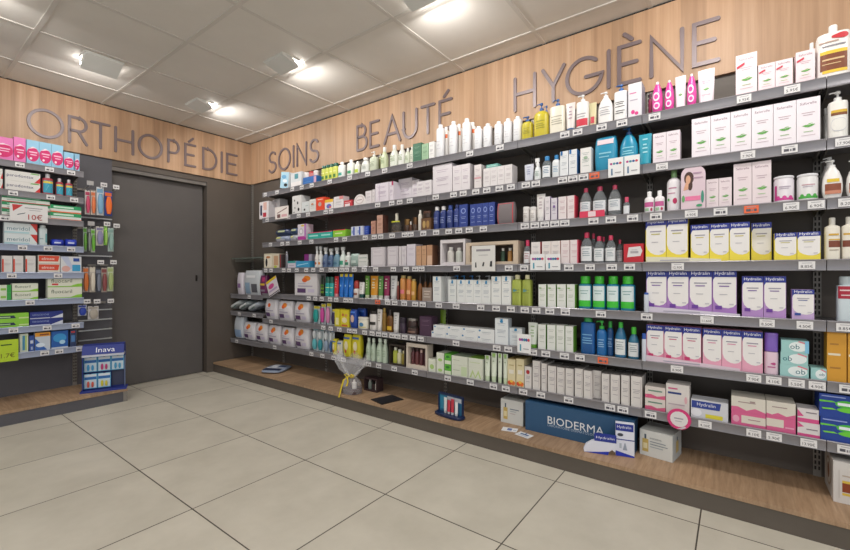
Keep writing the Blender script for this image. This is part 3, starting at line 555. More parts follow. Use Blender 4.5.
{'base':'#e0dbdd','g':[('r',.18,.8,.82,.814,'#a898ac'),('r',.24,.74,.72,.754,'#a898ac'),('r',.18,.55,.82,.564,'#a898ac'),('r',.24,.5,.82,.514,'#a898ac'),('r',.18,.45,.72,.464,'#a898ac'),('r',.24,.3,.82,.314,'#a898ac')]},
{'base':'#ddd6d8','g':[('r',.18,.8,.82,.814,'#9b98a0'),('r',.24,.74,.72,.754,'#9b98a0'),('r',.18,.55,.82,.564,'#9b98a0'),('r',.24,.5,.82,.514,'#9b98a0'),('r',.18,.45,.72,.464,'#9b98a0'),('r',.24,.3,.82,.314,'#9b98a0')]},
{'base':'#e2dcda','g':[('e',.5,.5,.38,.38,'#cfc2c0'),('e',.5,.5,.28,.28,'#e6dedc'),('r',.3,.46,.7,.52,'#8f7a80')],'arch':1},
{'base':'#e2ddde','g':[('r',.18,.8,.82,.814,'#a09ca4'),('r',.24,.74,.72,.754,'#a09ca4'),('r',.18,.55,.82,.564,'#a09ca4'),('r',.24,.5,.82,.514,'#a09ca4'),('r',.18,.45,.72,.464,'#a09ca4'),('r',.24,.3,.82,.314,'#a09ca4'),('r',.6,.75,1,1,'#d88a8a')]},
{'base':'#c43c44','g':[('r',.1,.1,.7,.5,'#e8dcdc'),('r',.1,.65,.8,.75,'#e8b0b0')]},
{'base':'#e2dcdc','g':[('r',0,.72,1,1,'#e8b93a'),('e',.5,.35,.3,.22,'#6a6ab8'),('e',.65,.25,.15,.1,'#d05a5a')]},
{'base':'#e0492a','g':[('e',.45,.5,.2,.16,'#b8a8a0'),('r',.2,.8,.8,.88,'#f0b8a0')]},
{'base':'#dcdcd8','g':[('r',.18,.8,.82,.814,'#9aa8a8'),('r',.24,.74,.72,.754,'#9aa8a8'),('r',.18,.55,.82,.564,'#9aa8a8'),('r',.24,.5,.82,.514,'#9aa8a8'),('r',.18,.45,.72,.464,'#9aa8a8'),('r',.24,.3,.82,.314,'#9aa8a8'),('e',.5,.62,.2,.06,'#c87a4a')]},
{'base':'#d4d8d8','g':[('e',.4,.3,.12,.1,'#26262a'),('r',.5,.6,.9,.64,'#7a9a9a')]},
{'base':'#dad8d6','g':[('e',.25,.75,.06,.05,'#3a3a3c'),('e',.6,.6,.08,.08,'#2a2a2c'),('e',.7,.25,.1,.09,'#222226'),('e',.3,.35,.05,.05,'#4a4a4c'),('r',.1,.1,.3,.14,'#8a8a8a')]},
{'base':'#dcd6d8','g':[('r',.1,.2,.3,.8,'#2f3a58'),('r',.4,.1,.75,.35,'#b8384a'),('r',.45,.5,.8,.95,'#d9b0a4')]},
{'base':'#dedada','g':[('e',.35,.55,.14,.3,'#2c2c34'),('r',.55,.2,.9,.3,'#b59aa0')]},
{'base':'#e6ded8','g':[('p',[(.15,.45),(.9,.8),(.9,.88),(.15,.53)],'#8a6a68'),('r',.15,.1,.4,.4,'#7a5a58'),('r',.5,.15,.9,.35,'#d8a8ac')]},
{'body':'#ece8ea:plastic','cap':'#efeeee:plastic','bf':.76,'cw':.45,'lz':(.05,.85),'g':[('r',0,.4,1,.75,'#c45a94'),('r',.1,.1,.5,.3,'#9abf9a'),('e',.75,.2,.12,.12,'#b0305a')]},
{'body':'#ebe6ea:plastic','cap':'#7fa870:plastic','bf':.8,'cw':.42,'lz':(.04,.9),'g':[('e',.6,.3,.14,.1,'#b8265a'),('r',.15,.72,.7,.76,'#c0809c'),('r',.1,.55,.6,.58,'#c0809c'),('e',.15,.35,.1,.05,'#4f9a4a')]},
{'base':'#dcc6d0','arch':1,'foot':1,'g':[('e',.33,.71,.2,.15,'#4a2f28'),('e',.38,.55,.1,.12,'#4a2f28'),('e',.3,.68,.1,.1,'#d9a587'),('p',[(.1,.44),(.3,.46),(.32,.6),(.2,.62)],'#d9a587'),('r',.18,.2,.8,.3,'#e67aa4'),('e',.1,.25,.06,.08,'#6aa86a'),('e',.88,.27,.06,.14,'#3f8f7a'),('r',.5,.8,.85,.83,'#b090a8'),('r',.5,.7,.9,.72,'#b090a8'),('e',.75,.08,.12,.03,'#3f9a6a')]},
{'base':'#e6d8dc','g':[('t','Saforelle',.5,.88,.7,None,'#8d6f80'),('r',.22,.66,.78,.674,'#b9a0ac'),('r',.28,.61,.68,.624,'#b9a0ac'),('p',[(.24,.385),(.36,.355),(.5,.34),(.66,.355),(.8,.395),(.66,.405),(.54,.39),(.38,.4)],'#66a852'),('p',[(.44,.4),(.54,.425),(.7,.43),(.56,.405)],'#7cba62'),('r',.3,.24,.7,.255,'#9cbf8a'),('r',.2,.16,.8,.17,'#b9a0ac')]},
{'body':'#e4dee4:plastic','lid':'#ecebee:plastic','lf':.08,'g':[('r',0,.0,1,.12,'#d8489a'),('e',.2,.14,.1,.1,'#d8489a'),('e',.5,.14,.1,.1,'#d8489a'),('e',.8,.14,.1,.1,'#d8489a'),('r',.02,.1,.14,.8,'#c83a8a'),('r',.25,.7,.8,.74,'#a898ac'),('r',.25,.6,.7,.63,'#a898ac')]},
{'body':'#e4e2e2:plastic','lid':'#ecebee:plastic','lf':.08,'g':[('r',0,.0,1,.12,'#4fb04a'),('e',.2,.14,.1,.1,'#4fb04a'),('e',.5,.14,.1,.1,'#4fb04a'),('e',.8,.14,.1,.1,'#4fb04a'),('r',.2,.7,.8,.74,'#c48a9a'),('r',.25,.6,.7,.63,'#a898ac')]},
{'body':'#ece9e6:plastic','cap':'#efeeec:plastic','kind':'pump','bf':.8,'sho':'belly','e':2.6,'lz':(.05,.9),'g':[('r',.12,.25,.88,.5,'#8a4a30'),('r',.12,.12,.88,.25,'#c8846a'),('r',.25,.56,.75,.68,'#e2c23a')],'cw':.4},
{'body':'#e6e3e0:plastic','cap':'#eae9e7:plastic','kind':'pump','bf':.8,'sho':'belly','e':2.6,'cw':.4},
{'body':'#e2dedb:plastic','lid':'#e8e6e4:plastic','lf':.2,'g':[('r',.2,.8,.8,.85,'#b0a8a4'),('r',.26,.62,.7,.67,'#b0a8a4'),('r',.2,.5,.8,.55,'#b0a8a4'),('r',.26,.36,.8,.41,'#b0a8a4')]},
{'body':'#e4e0dd:plastic','cap':'#e2dfde:plastic','g':[('r',.2,.8,.8,.85,'#b8a8b0'),('r',.26,.62,.7,.67,'#b8a8b0'),('r',.2,.5,.8,.55,'#b8a8b0'),('r',.26,.36,.8,.41,'#b8a8b0')]},
{'base':'#e2dcdf','side':'#b0a0c0','g':[('r',.18,.8,.82,.814,'#9b98a0'),('r',.24,.74,.72,.754,'#9b98a0'),('r',.18,.55,.82,.564,'#9b98a0'),('r',.24,.5,.82,.514,'#9b98a0'),('r',.18,.45,.72,.464,'#9b98a0'),('r',.24,.3,.82,.314,'#9b98a0')]},
{'base':'#d8d2da','side':'#8f80a8','g':[('r',.18,.8,.82,.814,'#8a7a9a'),('r',.24,.74,.72,.754,'#8a7a9a'),('r',.18,.55,.82,.564,'#8a7a9a'),('r',.24,.5,.82,.514,'#8a7a9a'),('r',.18,.45,.72,.464,'#8a7a9a'),('r',.24,.3,.82,.314,'#8a7a9a'),('e',.5,.62,.2,.06,'#7a5a9a')]},
{'base':'#e6dcdc','g':[('r',.18,.8,.82,.814,'#c09aa4'),('r',.24,.74,.72,.754,'#c09aa4'),('r',.18,.55,.82,.564,'#c09aa4'),('r',.24,.5,.82,.514,'#c09aa4'),('r',.18,.45,.72,.464,'#c09aa4'),('r',.24,.3,.82,.314,'#c09aa4')]},
{'base':'#e8dcdc','side':'#d0304a','g':[('r',.18,.8,.82,.814,'#c09aa4'),('r',.24,.74,.72,.754,'#c09aa4'),('r',.18,.55,.82,.564,'#c09aa4'),('r',.24,.5,.82,.514,'#c09aa4'),('r',.18,.45,.72,.464,'#c09aa4'),('r',.24,.3,.82,.314,'#c09aa4'),('r',.92,0,1,1,'#d0304a')]},
{'body':'#d3d8dc:clear','cap':'#cf4a6a:plastic','bf':.86,'sho':'slope','cw':.35,'lab':'#dfe1e4','lz':(.2,.62),'g':[('r',.2,.8,.8,.85,'#8a9aa8'),('r',.26,.62,.7,.67,'#8a9aa8'),('r',.2,.5,.8,.55,'#8a9aa8'),('r',.26,.36,.8,.41,'#8a9aa8')]},
{'body':'#d3d8dc:clear','cap':'#cf4a6a:plastic','bf':.72,'cw':.6,'lab':'#dfe1e4','lz':(.1,.7)},
{'base':'#d83a5a','g':[('r',.35,.1,.65,.9,'#ead0d4')]},
{'body':'#2a3a78:plastic','cap':'#e4e2e0:plastic','bf':.84,'cw':.6,'g':[('r',.2,.8,.8,.85,'#98a4d0'),('r',.26,.62,.7,.67,'#98a4d0'),('r',.2,.5,.8,.55,'#98a4d0'),('r',.26,.36,.8,.41,'#98a4d0')]},
{'body':'#2a3a78:plastic','cap':'#2f4a90:plastic','bf':.84,'cw':.6,'g':[('r',.2,.8,.8,.85,'#98a4d0'),('r',.26,.62,.7,.67,'#98a4d0'),('r',.2,.5,.8,.55,'#98a4d0'),('r',.26,.36,.8,.41,'#98a4d0')]},
{'body':'#2c3d80:plastic','cap':'#28366c:plastic','bf':.86,'cw':.6,'g':[('r',.2,.8,.8,.85,'#98a4d0'),('r',.26,.62,.7,.67,'#98a4d0'),('r',.2,.5,.8,.55,'#98a4d0'),('r',.26,.36,.8,.41,'#98a4d0')]},
{'base':'#31458e','side':'#223068','g':[('e',.5,.72,.3,.12,'#8fa0d8'),('e',.5,.72,.2,.08,'#31458e'),('r',.2,.45,.8,.47,'#9aa8d8'),('r',.26,.38,.7,.4,'#9aa8d8'),('r',.2,.2,.8,.22,'#9aa8d8')]},
{'base':'#6f676a:matt','roll':1,'e':5,'g':[('r',.03,.03,.97,.97,'#c04048'),('r',.08,.06,.92,.94,'#7a7274:matt')]},
{'base':'#b98a78','g':[('r',.18,.8,.82,.814,'#8a5a4a'),('r',.24,.74,.72,.754,'#8a5a4a'),('r',.18,.55,.82,.564,'#8a5a4a'),('r',.24,.5,.82,.514,'#8a5a4a'),('r',.18,.45,.72,.464,'#8a5a4a'),('r',.24,.3,.82,.314,'#8a5a4a')]},
{'base':'#c49a88','side':'#5a3a32','g':[('r',.18,.8,.82,.814,'#8a5a4a'),('r',.24,.74,.72,.754,'#8a5a4a'),('r',.18,.55,.82,.564,'#8a5a4a'),('r',.24,.5,.82,.514,'#8a5a4a'),('r',.18,.45,.72,.464,'#8a5a4a'),('r',.24,.3,.82,.314,'#8a5a4a')]},
{'body':'#9a9490:clear','cap':'#d8d2c0:plastic','bf':.62,'sho':'belly','cw':.25,'level':.6,'lcol':'#6a5a48:plastic','lz':(.86,.96),'lab':'#c8c832'},
{'body':'#4a3426:plastic','lid':'#8a6a42:metal','lf':.45},
{'body':'#5a3a28:plastic','cap':'#d8d4cc:plastic','bf':.7},
{'body':'#4a382c:plastic','lid':'#6a4e36:metal','lf':.5},
{'body':'#d8d2c8:plastic','cap':'#e6e2da:plastic','bf':.86},
{'base':'#6a4a32','g':[('e',.3,.5,.16,.3,'#b89a62'),('e',.7,.5,.16,.3,'#a8844e')]},
{'body':'#3a2820:plastic','lid':'#5a3a2c:plastic'},
{'base':'#2a4aa8','g':[('r',.18,.8,.82,.814,'#9ab0e0'),('r',.24,.74,.72,.754,'#9ab0e0'),('r',.18,.55,.82,.564,'#9ab0e0'),('r',.24,.5,.82,.514,'#9ab0e0'),('r',.18,.45,.72,.464,'#9ab0e0'),('r',.24,.3,.82,.314,'#9ab0e0')]},
{'base':'#ccd2e2','g':[('r',.35,.1,.6,.95,'#2f4aa8'),('r',.1,.3,.3,.6,'#8aa0d0')]},
{'base':'#8cc83a','lid':'#d8304a','g':[('r',.15,.45,.75,.6,'#d8eaa8'),('r',0,.9,1,1,'#d8404a')]},
{'base':'#2fa89a','lid':'#d8305a','g':[('r',.1,.4,.85,.6,'#a8e0d8'),('r',0,.9,1,1,'#d83a6a')]},
{'base':'#dad2dc','g':[('r',0,0,1,.25,'#b03a94'),('r',.8,.2,1,1,'#b070b4'),('e',.42,.55,.24,.2,'#b8b4bc'),('e',.42,.55,.16,.13,'#e6e2e6'),('e',.6,.9,.2,.06,'#d8c03a')]},
{'base':'#8f98b0:plastic','roll':1,'g':[('r',.1,.55,.5,.8,'#c8c87a'),('r',.2,.2,.8,.4,'#d8d8dc')]},
{'base':'#a4a8b0:plastic','roll':1,'g':[('r',.1,.55,.5,.8,'#c8c87a'),('r',.2,.2,.8,.4,'#d8d8dc')]},
{'base':'#2c3a5c:plastic','roll':1,'g':[('r',.3,.5,.8,.8,'#a8b08a')]},
{'base':'#34486a:plastic','roll':1,'g':[('r',.3,.5,.8,.8,'#a8b08a')]},
{'base':'#ecd94a','g':[('p',[(.03,.4),(.1,.3),(.24,.23),(.45,.18),(.66,.17),(.86,.2),(.98,.26),(.98,.86),(.03,.86)],'#ebe8e6'),('p',[(0,.86),(0,.74),(.04,.8),(.12,.86)],'#28358c'),('r',0,.85,1,1,'#28358c'),('t','Hydralin',.5,.925,.8,None,'#f4f4fa'),('r',.22,.7,.78,.725,'#9a97a6'),('r',.28,.64,.7,.66,'#b9b04a'),('r',.3,.46,.62,.475,'#b5b2ba'),('r',.7,.24,.88,.27,'#c8c4cc')]},
{'base':'#ecd94a','g':[('p',[(.03,.4),(.1,.3),(.24,.23),(.45,.18),(.66,.17),(.86,.2),(.98,.26),(.98,.86),(.03,.86)],'#ebe8e6'),('p',[(0,.86),(0,.74),(.04,.8),(.12,.86)],'#28358c'),('r',0,.85,1,1,'#28358c'),('t','Hydralin',.5,.925,.8,None,'#f4f4fa'),('r',.22,.7,.78,.725,'#9a97a6'),('r',.28,.64,.7,.66,'#c8b84a'),('r',.3,.46,.62,.475,'#b5b2ba'),('r',.7,.24,.88,.27,'#c8c4cc')]},
{'body':'#e6e0d2:plastic','cap':'#e2ded4:plastic','bf':.82,'sho':'square','e':3,'cw':.42,'lz':(.06,.9),'g':[('r',.3,.36,1,.58,'#7a3f2c'),('r',.3,.6,.95,.64,'#d8b04a'),('r',.35,.25,.8,.28,'#a89a8a'),('r',.3,.76,.8,.82,'#d0a43a')]},
{'lab':'#e8e2d4','body':'#e6e0d2:plastic','cap':'#e2ded4:plastic','bf':.82,'sho':'square','e':3,'cw':.42,'lz':(.06,.9),'g':[('r',0,.36,.7,.58,'#7a3f2c'),('r',.1,.76,.6,.82,'#d0a43a')]},
{'body':'#d0d5da:clear','cap':'#c83a60:plastic','bf':.76,'cw':.5,'lab':'#e2e2e4','lz':(.08,.7),'g':[('r',.2,.8,.8,.85,'#b0707a'),('r',.26,.62,.7,.67,'#b0707a'),('r',.2,.5,.8,.55,'#b0707a'),('r',.26,.36,.8,.41,'#b0707a')]},
{'base':'#e4dddb','side':'#c8323c','g':[('r',.18,.8,.82,.814,'#9b98a0'),('r',.24,.74,.72,.754,'#9b98a0'),('r',.18,.55,.82,.564,'#9b98a0'),('r',.24,.5,.82,.514,'#9b98a0'),('r',.18,.45,.72,.464,'#9b98a0'),('r',.24,.3,.82,.314,'#9b98a0')]},
{'base':'#e4dcd8','side':'#d8a8a0','g':[('r',.18,.8,.82,.814,'#9b98a0'),('r',.24,.74,.72,.754,'#9b98a0'),('r',.18,.55,.82,.564,'#9b98a0'),('r',.24,.5,.82,.514,'#9b98a0'),('r',.18,.45,.72,.464,'#9b98a0'),('r',.24,.3,.82,.314,'#9b98a0')]},
{'base':'#e6dada','g':[('r',.18,.8,.82,.814,'#c8a0a8'),('r',.24,.74,.72,.754,'#c8a0a8'),('r',.18,.55,.82,.564,'#c8a0a8'),('r',.24,.5,.82,.514,'#c8a0a8'),('r',.18,.45,.72,.464,'#c8a0a8'),('r',.24,.3,.82,.314,'#c8a0a8')]},
{'base':'#e6dada','side':'#c83048','g':[('r',.18,.8,.82,.814,'#c8a0a8'),('r',.24,.74,.72,.754,'#c8a0a8'),('r',.18,.55,.82,.564,'#c8a0a8'),('r',.24,.5,.82,.514,'#c8a0a8'),('r',.18,.45,.72,.464,'#c8a0a8'),('r',.24,.3,.82,.314,'#c8a0a8'),('r',.9,0,1,1,'#d8486a')]},
{'base':'#ebebeb','g':[('e',.2,.7,.09,.08,'#b04a8a'),('e',.36,.7,.09,.08,'#7a4aa0'),('e',.52,.7,.09,.08,'#3f8a9a'),('e',.68,.7,.09,.08,'#3a5a9a'),('e',.84,.7,.09,.08,'#c8485a'),('r',.2,.1,.3,.45,'#4a9ab0'),('r',.45,.2,.85,.24,'#9a9aa0')]},
{'body':'#ccd3d8:clear','cap':'#c8385a:plastic','bf':.83,'sho':'slope','cw':.4,'lab':'#e0e2e4','lz':(.1,.66),'g':[('r',.2,.8,.8,.85,'#90a0a8'),('r',.26,.62,.7,.67,'#90a0a8'),('r',.2,.5,.8,.55,'#90a0a8'),('r',.26,.36,.8,.41,'#90a0a8')]},
{'base':'#c02030','g':[('p',[(.18,.3),(.85,.36),(.95,.62),(.85,.86),(.26,.82)],'#dcd8d8'),('r',.35,.5,.75,.62,'#a8a4a8'),('r',.4,.66,.7,.7,'#b8b4b8')]},
{'base':'#d8d2d4','inner':'#8f8686','bottles':[(.28,.3,.8,'#d6d2cc:plastic','#e6e4e0:plastic'),(.68,.3,.75,'#c9cdc4:plastic','#e6e4e0:plastic')],'border':.13},
{'base':'#cbb9a4','inner':'#3c332e','bottles':[(.08,.1,.85,'#a8743a:plastic','#e0dcd2:plastic'),(.7,.09,.8,'#3f5a4a:plastic','#e6e4de:plastic'),(.86,.1,.8,'#b88a52:plastic','#d8d4cc:plastic')],'border':.14},
{'base':'#dcdad6','g':[('r',.2,.78,.8,.86,'#8f8a90'),('r',.3,.62,.7,.64,'#a8a4a8'),('p',[(.15,.15),(.22,.15),(.2,.36),(.16,.34)],'#3a3a3c'),('p',[(.45,.2),(.53,.2),(.56,.36),(.5,.36)],'#4a4a4c'),('p',[(.78,.18),(.88,.18),(.88,.4),(.8,.38)],'#2f2f32')]},
{'base':'#d2ccd0','g':[('r',.08,.06,.92,.94,'#c4bcc2'),('r',.12,.1,.88,.9,'#d6d0d4'),('r',.18,.8,.82,.814,'#a89cac'),('r',.24,.74,.72,.754,'#a89cac'),('r',.18,.55,.82,.564,'#a89cac')]},
{'base':'#d6d0d2','g':[]},
{'base':'#d2ccd0','g':[('r',.18,.8,.82,.814,'#a89cac'),('r',.24,.74,.72,.754,'#a89cac'),('r',.18,.55,.82,.564,'#a89cac'),('r',.24,.5,.82,.514,'#a89cac')]},
{'base':'#d8d2da','g':[('r',.18,.8,.82,.814,'#b4a8b8'),('r',.24,.74,.72,.754,'#b4a8b8'),('r',.18,.55,.82,.564,'#b4a8b8'),('r',.24,.5,.82,.514,'#b4a8b8')]},
{'base':'#c49a78','g':[('r',.18,.8,.82,.814,'#8a6a4a'),('r',.24,.74,.72,.754,'#8a6a4a'),('r',.18,.55,.82,.564,'#8a6a4a')]},
{'base':'#c49a78','side':'#6a4a38','g':[('r',.18,.8,.82,.814,'#8a6a4a'),('r',.24,.74,.72,.754,'#8a6a4a'),('r',.18,.55,.82,.564,'#8a6a4a')]},
{'base':'#b98e6e','side':'#6a4a38','g':[('r',.05,.05,.95,.5,'#d8b49a')]},
{'base':'#4a362e','g':[('r',.18,.8,.82,.814,'#7a5a4a'),('r',.24,.74,.72,.754,'#7a5a4a'),('r',.18,.55,.82,.564,'#7a5a4a')]},
{'base':'#d6d6d2','foot':1,'g':[('r',.1,.7,.9,.76,'#8fa098'),('r',.1,.4,.9,.44,'#a8b0a8')]},
{'base':'#9ab0a8:plastic','g':[('r',.2,.3,.8,.5,'#c8d6d0')]},
{'body':'#d4ddd8:plastic','cap':'#e0e2e0:plastic','kind':'spray','bf':.68,'sho':'slope','g':[('r',.15,.1,.85,.6,'#3f9a7a')]},
{'body':'#d8dcd8:plastic','cap':'#e0e0de:plastic','bf':.8,'g':[('r',.15,.1,.85,.5,'#3a7a62'),('e',.5,.7,.2,.1,'#b83a3a')]},
{'body':'#d8d4d0:plastic','cap':'#d6d8d8:plastic','kind':'spray','bf':.68,'sho':'slope','g':[('e',.5,.3,.3,.16,'#a85a3a'),('r',.2,.7,.8,.75,'#9aa0a8')]},
{'body':'#d4d4d2:plastic','cap':'#d6d8d8:plastic','kind':'spray','bf':.68,'sho':'slope','g':[('e',.5,.3,.3,.16,'#d8863a'),('r',.2,.7,.8,.75,'#9aa0a8')]},
{'body':'#54688a:plastic','cap':'#d6d8d8:plastic','kind':'spray','bf':.68,'sho':'slope','g':[('e',.5,.3,.3,.16,'#31406a'),('r',.2,.7,.8,.75,'#9aa0a8')]},
{'body':'#4a6284:plastic','cap':'#d6d8d8:plastic','kind':'spray','bf':.68,'sho':'slope','g':[('e',.5,.3,.3,.16,'#2c3a60'),('r',.2,.7,.8,.75,'#9aa0a8')]},
{'body':'#6a8ea0:plastic','cap':'#d6d8d8:plastic','kind':'spray','bf':.68,'sho':'slope','g':[('e',.5,.3,.3,.16,'#4a7088'),('r',.2,.7,.8,.75,'#9aa0a8')]},
{'base':'#cfc8d4','g':[('r',0,.7,1,1,'#3f9a98'),('r',.2,.3,.8,.4,'#b0a0b4')]},
{'base':'#3a96c4','g':[('p',[(.1,.3),(.9,.6),(.9,.7),(.1,.45)],'#a8d8ec')]},
{'base':'#d8ccd8','g':[('r',0,.4,.6,1,'#a83a94')]},
{'base':'#d2c8b0','g':[('r',.1,.1,.9,.9,'#e2dac8'),('e',.3,.4,.12,.28,'#1f1e20'),('e',.5,.75,.25,.08,'#b87a4a')]},
{'base':'#d2c8b4','g':[('r',.15,.2,.85,.85,'#c09a7a'),('e',.4,.1,.25,.08,'#b8c83a')]},
{'base':'#4a3c3c','g':[('r',.3,0,.5,1,'#b03a44')]},
{'body':'#8a8a90:metal','cap':'#b0b0b4:metal','bf':.9},
{'base':'#a77ac0','g':[('p',[(.03,.4),(.1,.3),(.24,.23),(.45,.18),(.66,.17),(.86,.2),(.98,.26),(.98,.86),(.03,.86)],'#ebe8e6'),('p',[(0,.86),(0,.74),(.04,.8),(.12,.86)],'#28358c'),('r',0,.85,1,1,'#28358c'),('t','Hydralin',.5,.925,.8,None,'#f4f4fa'),('r',.22,.7,.78,.725,'#9a97a6'),('r',.28,.64,.7,.66,'#6a3a9a'),('r',.3,.46,.62,.475,'#b5b2ba'),('r',.7,.24,.88,.27,'#c8c4cc'),('r',.12,.14,.4,.22,'#6a3a9a')]},
{'base':'#b48cc8','g':[('p',[(.03,.4),(.1,.3),(.24,.23),(.45,.18),(.66,.17),(.86,.2),(.98,.26),(.98,.86),(.03,.86)],'#ebe8e6'),('p',[(0,.86),(0,.74),(.04,.8),(.12,.86)],'#28358c'),('r',0,.85,1,1,'#28358c'),('t','Hydralin',.5,.925,.8,None,'#f4f4fa'),('r',.22,.7,.78,.725,'#9a97a6'),('r',.28,.64,.7,.66,'#6a3a9a'),('r',.3,.46,.62,.475,'#b5b2ba'),('r',.7,.24,.88,.27,'#c8c4cc'),('r',.12,.14,.4,.22,'#6a3a9a')]},
{'base':'#c4a8d4','g':[('p',[(.03,.4),(.1,.3),(.24,.23),(.45,.18),(.66,.17),(.86,.2),(.98,.26),(.98,.86),(.03,.86)],'#ebe8e6'),('p',[(0,.86),(0,.74),(.04,.8),(.12,.86)],'#28358c'),('r',0,.85,1,1,'#28358c'),('t','Hydralin',.5,.925,.8,None,'#f4f4fa'),('r',.22,.7,.78,.725,'#9a97a6'),('r',.28,.64,.7,.66,'#2f4a98'),('r',.3,.46,.62,.475,'#b5b2ba'),('r',.7,.24,.88,.27,'#c8c4cc'),('r',.12,.14,.4,.22,'#2f4a98')]},
{'body':'#c4d0d6:plastic','cap':'#b8c4c8:plastic','bf':.8,'sho':'can','e':4,'cw':.75,'lz':(.45,.98),'g':[('r',0,.35,1,1,'#a8243a'),('r',.2,.75,.9,.82,'#e0c8c8'),('r',.3,.5,.9,.56,'#e0c8c8')]},
{'body':'#ccd2de:plastic','cap':'#2f56a8:plastic','bf':.9,'cw':.9,'sho':'can'},
{'base':'#e2e4de','side':'#7ab04a','g':[('r',.18,.8,.82,.814,'#a8b49a'),('r',.24,.74,.72,.754,'#a8b49a'),('r',.18,.55,.82,.564,'#a8b49a'),('r',.24,.5,.82,.514,'#a8b49a'),('r',.18,.45,.72,.464,'#a8b49a'),('r',.24,.3,.82,.314,'#a8b49a'),('r',.08,.82,.4,.86,'#7ab04a')]},
{'body':'#1f7a98:plastic','cap':'#3cb832:plastic','bf':.78,'sho':'square','cw':.72,'lab':'#d9e6e6','lz':(.1,.9),'g':[('r',-.02,.0,1.02,.3,'#3fc038'),('r',.2,.75,.8,.79,'#8ab0b0'),('r',.26,.62,.7,.66,'#8ab0b0')]},
{'base':'#e2e4e2','g':[('r',.18,.8,.82,.814,'#9aa4b0'),('r',.24,.74,.72,.754,'#9aa4b0'),('r',.18,.55,.82,.564,'#9aa4b0'),('r',.24,.5,.82,.514,'#9aa4b0'),('r',.18,.45,.72,.464,'#9aa4b0'),('r',.24,.3,.82,.314,'#9aa4b0'),('e',.5,.88,.12,.05,'#2f86b8'),('r',.42,.84,.6,.98,'#2f86b8')]},
{'base':'#cfd0d0','g':[]},
{'base':'#dfe2e0','g':[('r',.18,.8,.82,.814,'#9aa4b0'),('r',.24,.74,.72,.754,'#9aa4b0'),('r',.18,.55,.82,.564,'#9aa4b0'),('r',.24,.5,.82,.514,'#9aa4b0'),('r',.18,.45,.72,.464,'#9aa4b0'),('r',.24,.3,.82,.314,'#9aa4b0'),('e',.5,.88,.12,.05,'#2f86b8'),('r',.42,.84,.6,.98,'#2f86b8')]},
{'base':'#e4e6e4','g':[('r',.18,.8,.82,.814,'#9aa4b0'),('r',.24,.74,.72,.754,'#9aa4b0'),('r',.18,.55,.82,.564,'#9aa4b0'),('r',.24,.5,.82,.514,'#9aa4b0'),('r',.18,.45,.72,.464,'#9aa4b0'),('r',.24,.3,.82,.314,'#9aa4b0'),('e',.5,.88,.12,.05,'#2f86b8'),('r',.42,.84,.6,.98,'#2f86b8')]},
{'base':'#e6e7e4','g':[('r',.18,.8,.82,.814,'#9aa4b0'),('r',.24,.74,.72,.754,'#9aa4b0'),('r',.18,.55,.82,.564,'#9aa4b0'),('r',.24,.5,.82,.514,'#9aa4b0'),('r',.18,.45,.72,.464,'#9aa4b0'),('r',.24,.3,.82,.314,'#9aa4b0'),('e',.5,.88,.12,.05,'#2f86b8'),('r',.42,.84,.6,.98,'#2f86b8')]},
{'body':'#dfe3e6:plastic','cap':'#2f86c8:plastic','kind':'pump','bf':.8,'cw':.6},
{'body':'#dfe3e6:plastic','cap':'#2f7ac0:plastic','kind':'pump','bf':.8,'cw':.6},
{'body':'#dfe3e6:plastic','cap':'#dcdcdc:plastic','kind':'pump','bf':.8,'cw':.6},
{'body':'#a8b452:plastic','cap':'#d8d2a8:plastic','bf':.86,'sho':'square','e':4,'cw':.5,'g':[('e',.4,.8,.12,.1,'#4a9ab0'),('r',.2,.8,.8,.85,'#7f8a3c'),('r',.26,.62,.7,.67,'#7f8a3c')]},
{'body':'#a2ae4e:plastic','cap':'#d8d2a8:plastic','bf':.86,'sho':'square','e':4,'cw':.5,'g':[('e',.4,.8,.12,.1,'#4a9ab0'),('r',.2,.8,.8,.85,'#7f8a3c'),('r',.26,.62,.7,.67,'#7f8a3c')]},
{'body':'#5f8f3a:plastic','cap':'#c8d0b0:plastic','g':[('r',.2,.8,.8,.85,'#d8d8c0'),('r',.26,.62,.7,.67,'#d8d8c0'),('r',.2,.5,.8,.55,'#d8d8c0'),('r',.26,.36,.8,.41,'#d8d8c0')],'cf':.16},
{'body':'#d08f2a:plastic','cap':'#dcd6c8:plastic','g':[('r',.2,.8,.8,.85,'#d8d8c0'),('r',.26,.62,.7,.67,'#d8d8c0'),('r',.2,.5,.8,.55,'#d8d8c0'),('r',.26,.36,.8,.41,'#d8d8c0')],'cf':.16},
{'body':'#5a8a44:plastic','cap':'#d0d2c4:plastic','g':[('r',.2,.8,.8,.85,'#d8d8c0'),('r',.26,.62,.7,.67,'#d8d8c0'),('r',.2,.5,.8,.55,'#d8d8c0'),('r',.26,.36,.8,.41,'#d8d8c0')],'cf':.16},
{'body':'#8a2450:plastic','cap':'#d0c4cc:plastic','g':[('r',.2,.8,.8,.85,'#d8d8c0'),('r',.26,.62,.7,.67,'#d8d8c0'),('r',.2,.5,.8,.55,'#d8d8c0'),('r',.26,.36,.8,.41,'#d8d8c0')],'cf':.16},
{'body':'#d2d2d0:plastic','cap':'#c8c8c8:plastic','g':[('r',.2,.8,.8,.85,'#9a98a0'),('r',.26,.62,.7,.67,'#9a98a0'),('r',.2,.5,.8,.55,'#9a98a0'),('r',.26,.36,.8,.41,'#9a98a0')],'cf':.16},
{'body':'#7a3a30:plastic','cap':'#c8b8a8:plastic','bf':.8},
{'body':'#c88a4a:plastic','cap':'#b8a060:plastic','bf':.9,'sho':'aero','cw':.75,'g':[('r',.1,.3,.9,.6,'#e0788a')]},
{'body':'#c47a44:plastic','cap':'#b8a060:plastic','bf':.9,'sho':'aero','cw':.75,'g':[('r',.1,.3,.9,.6,'#e0b080')]},
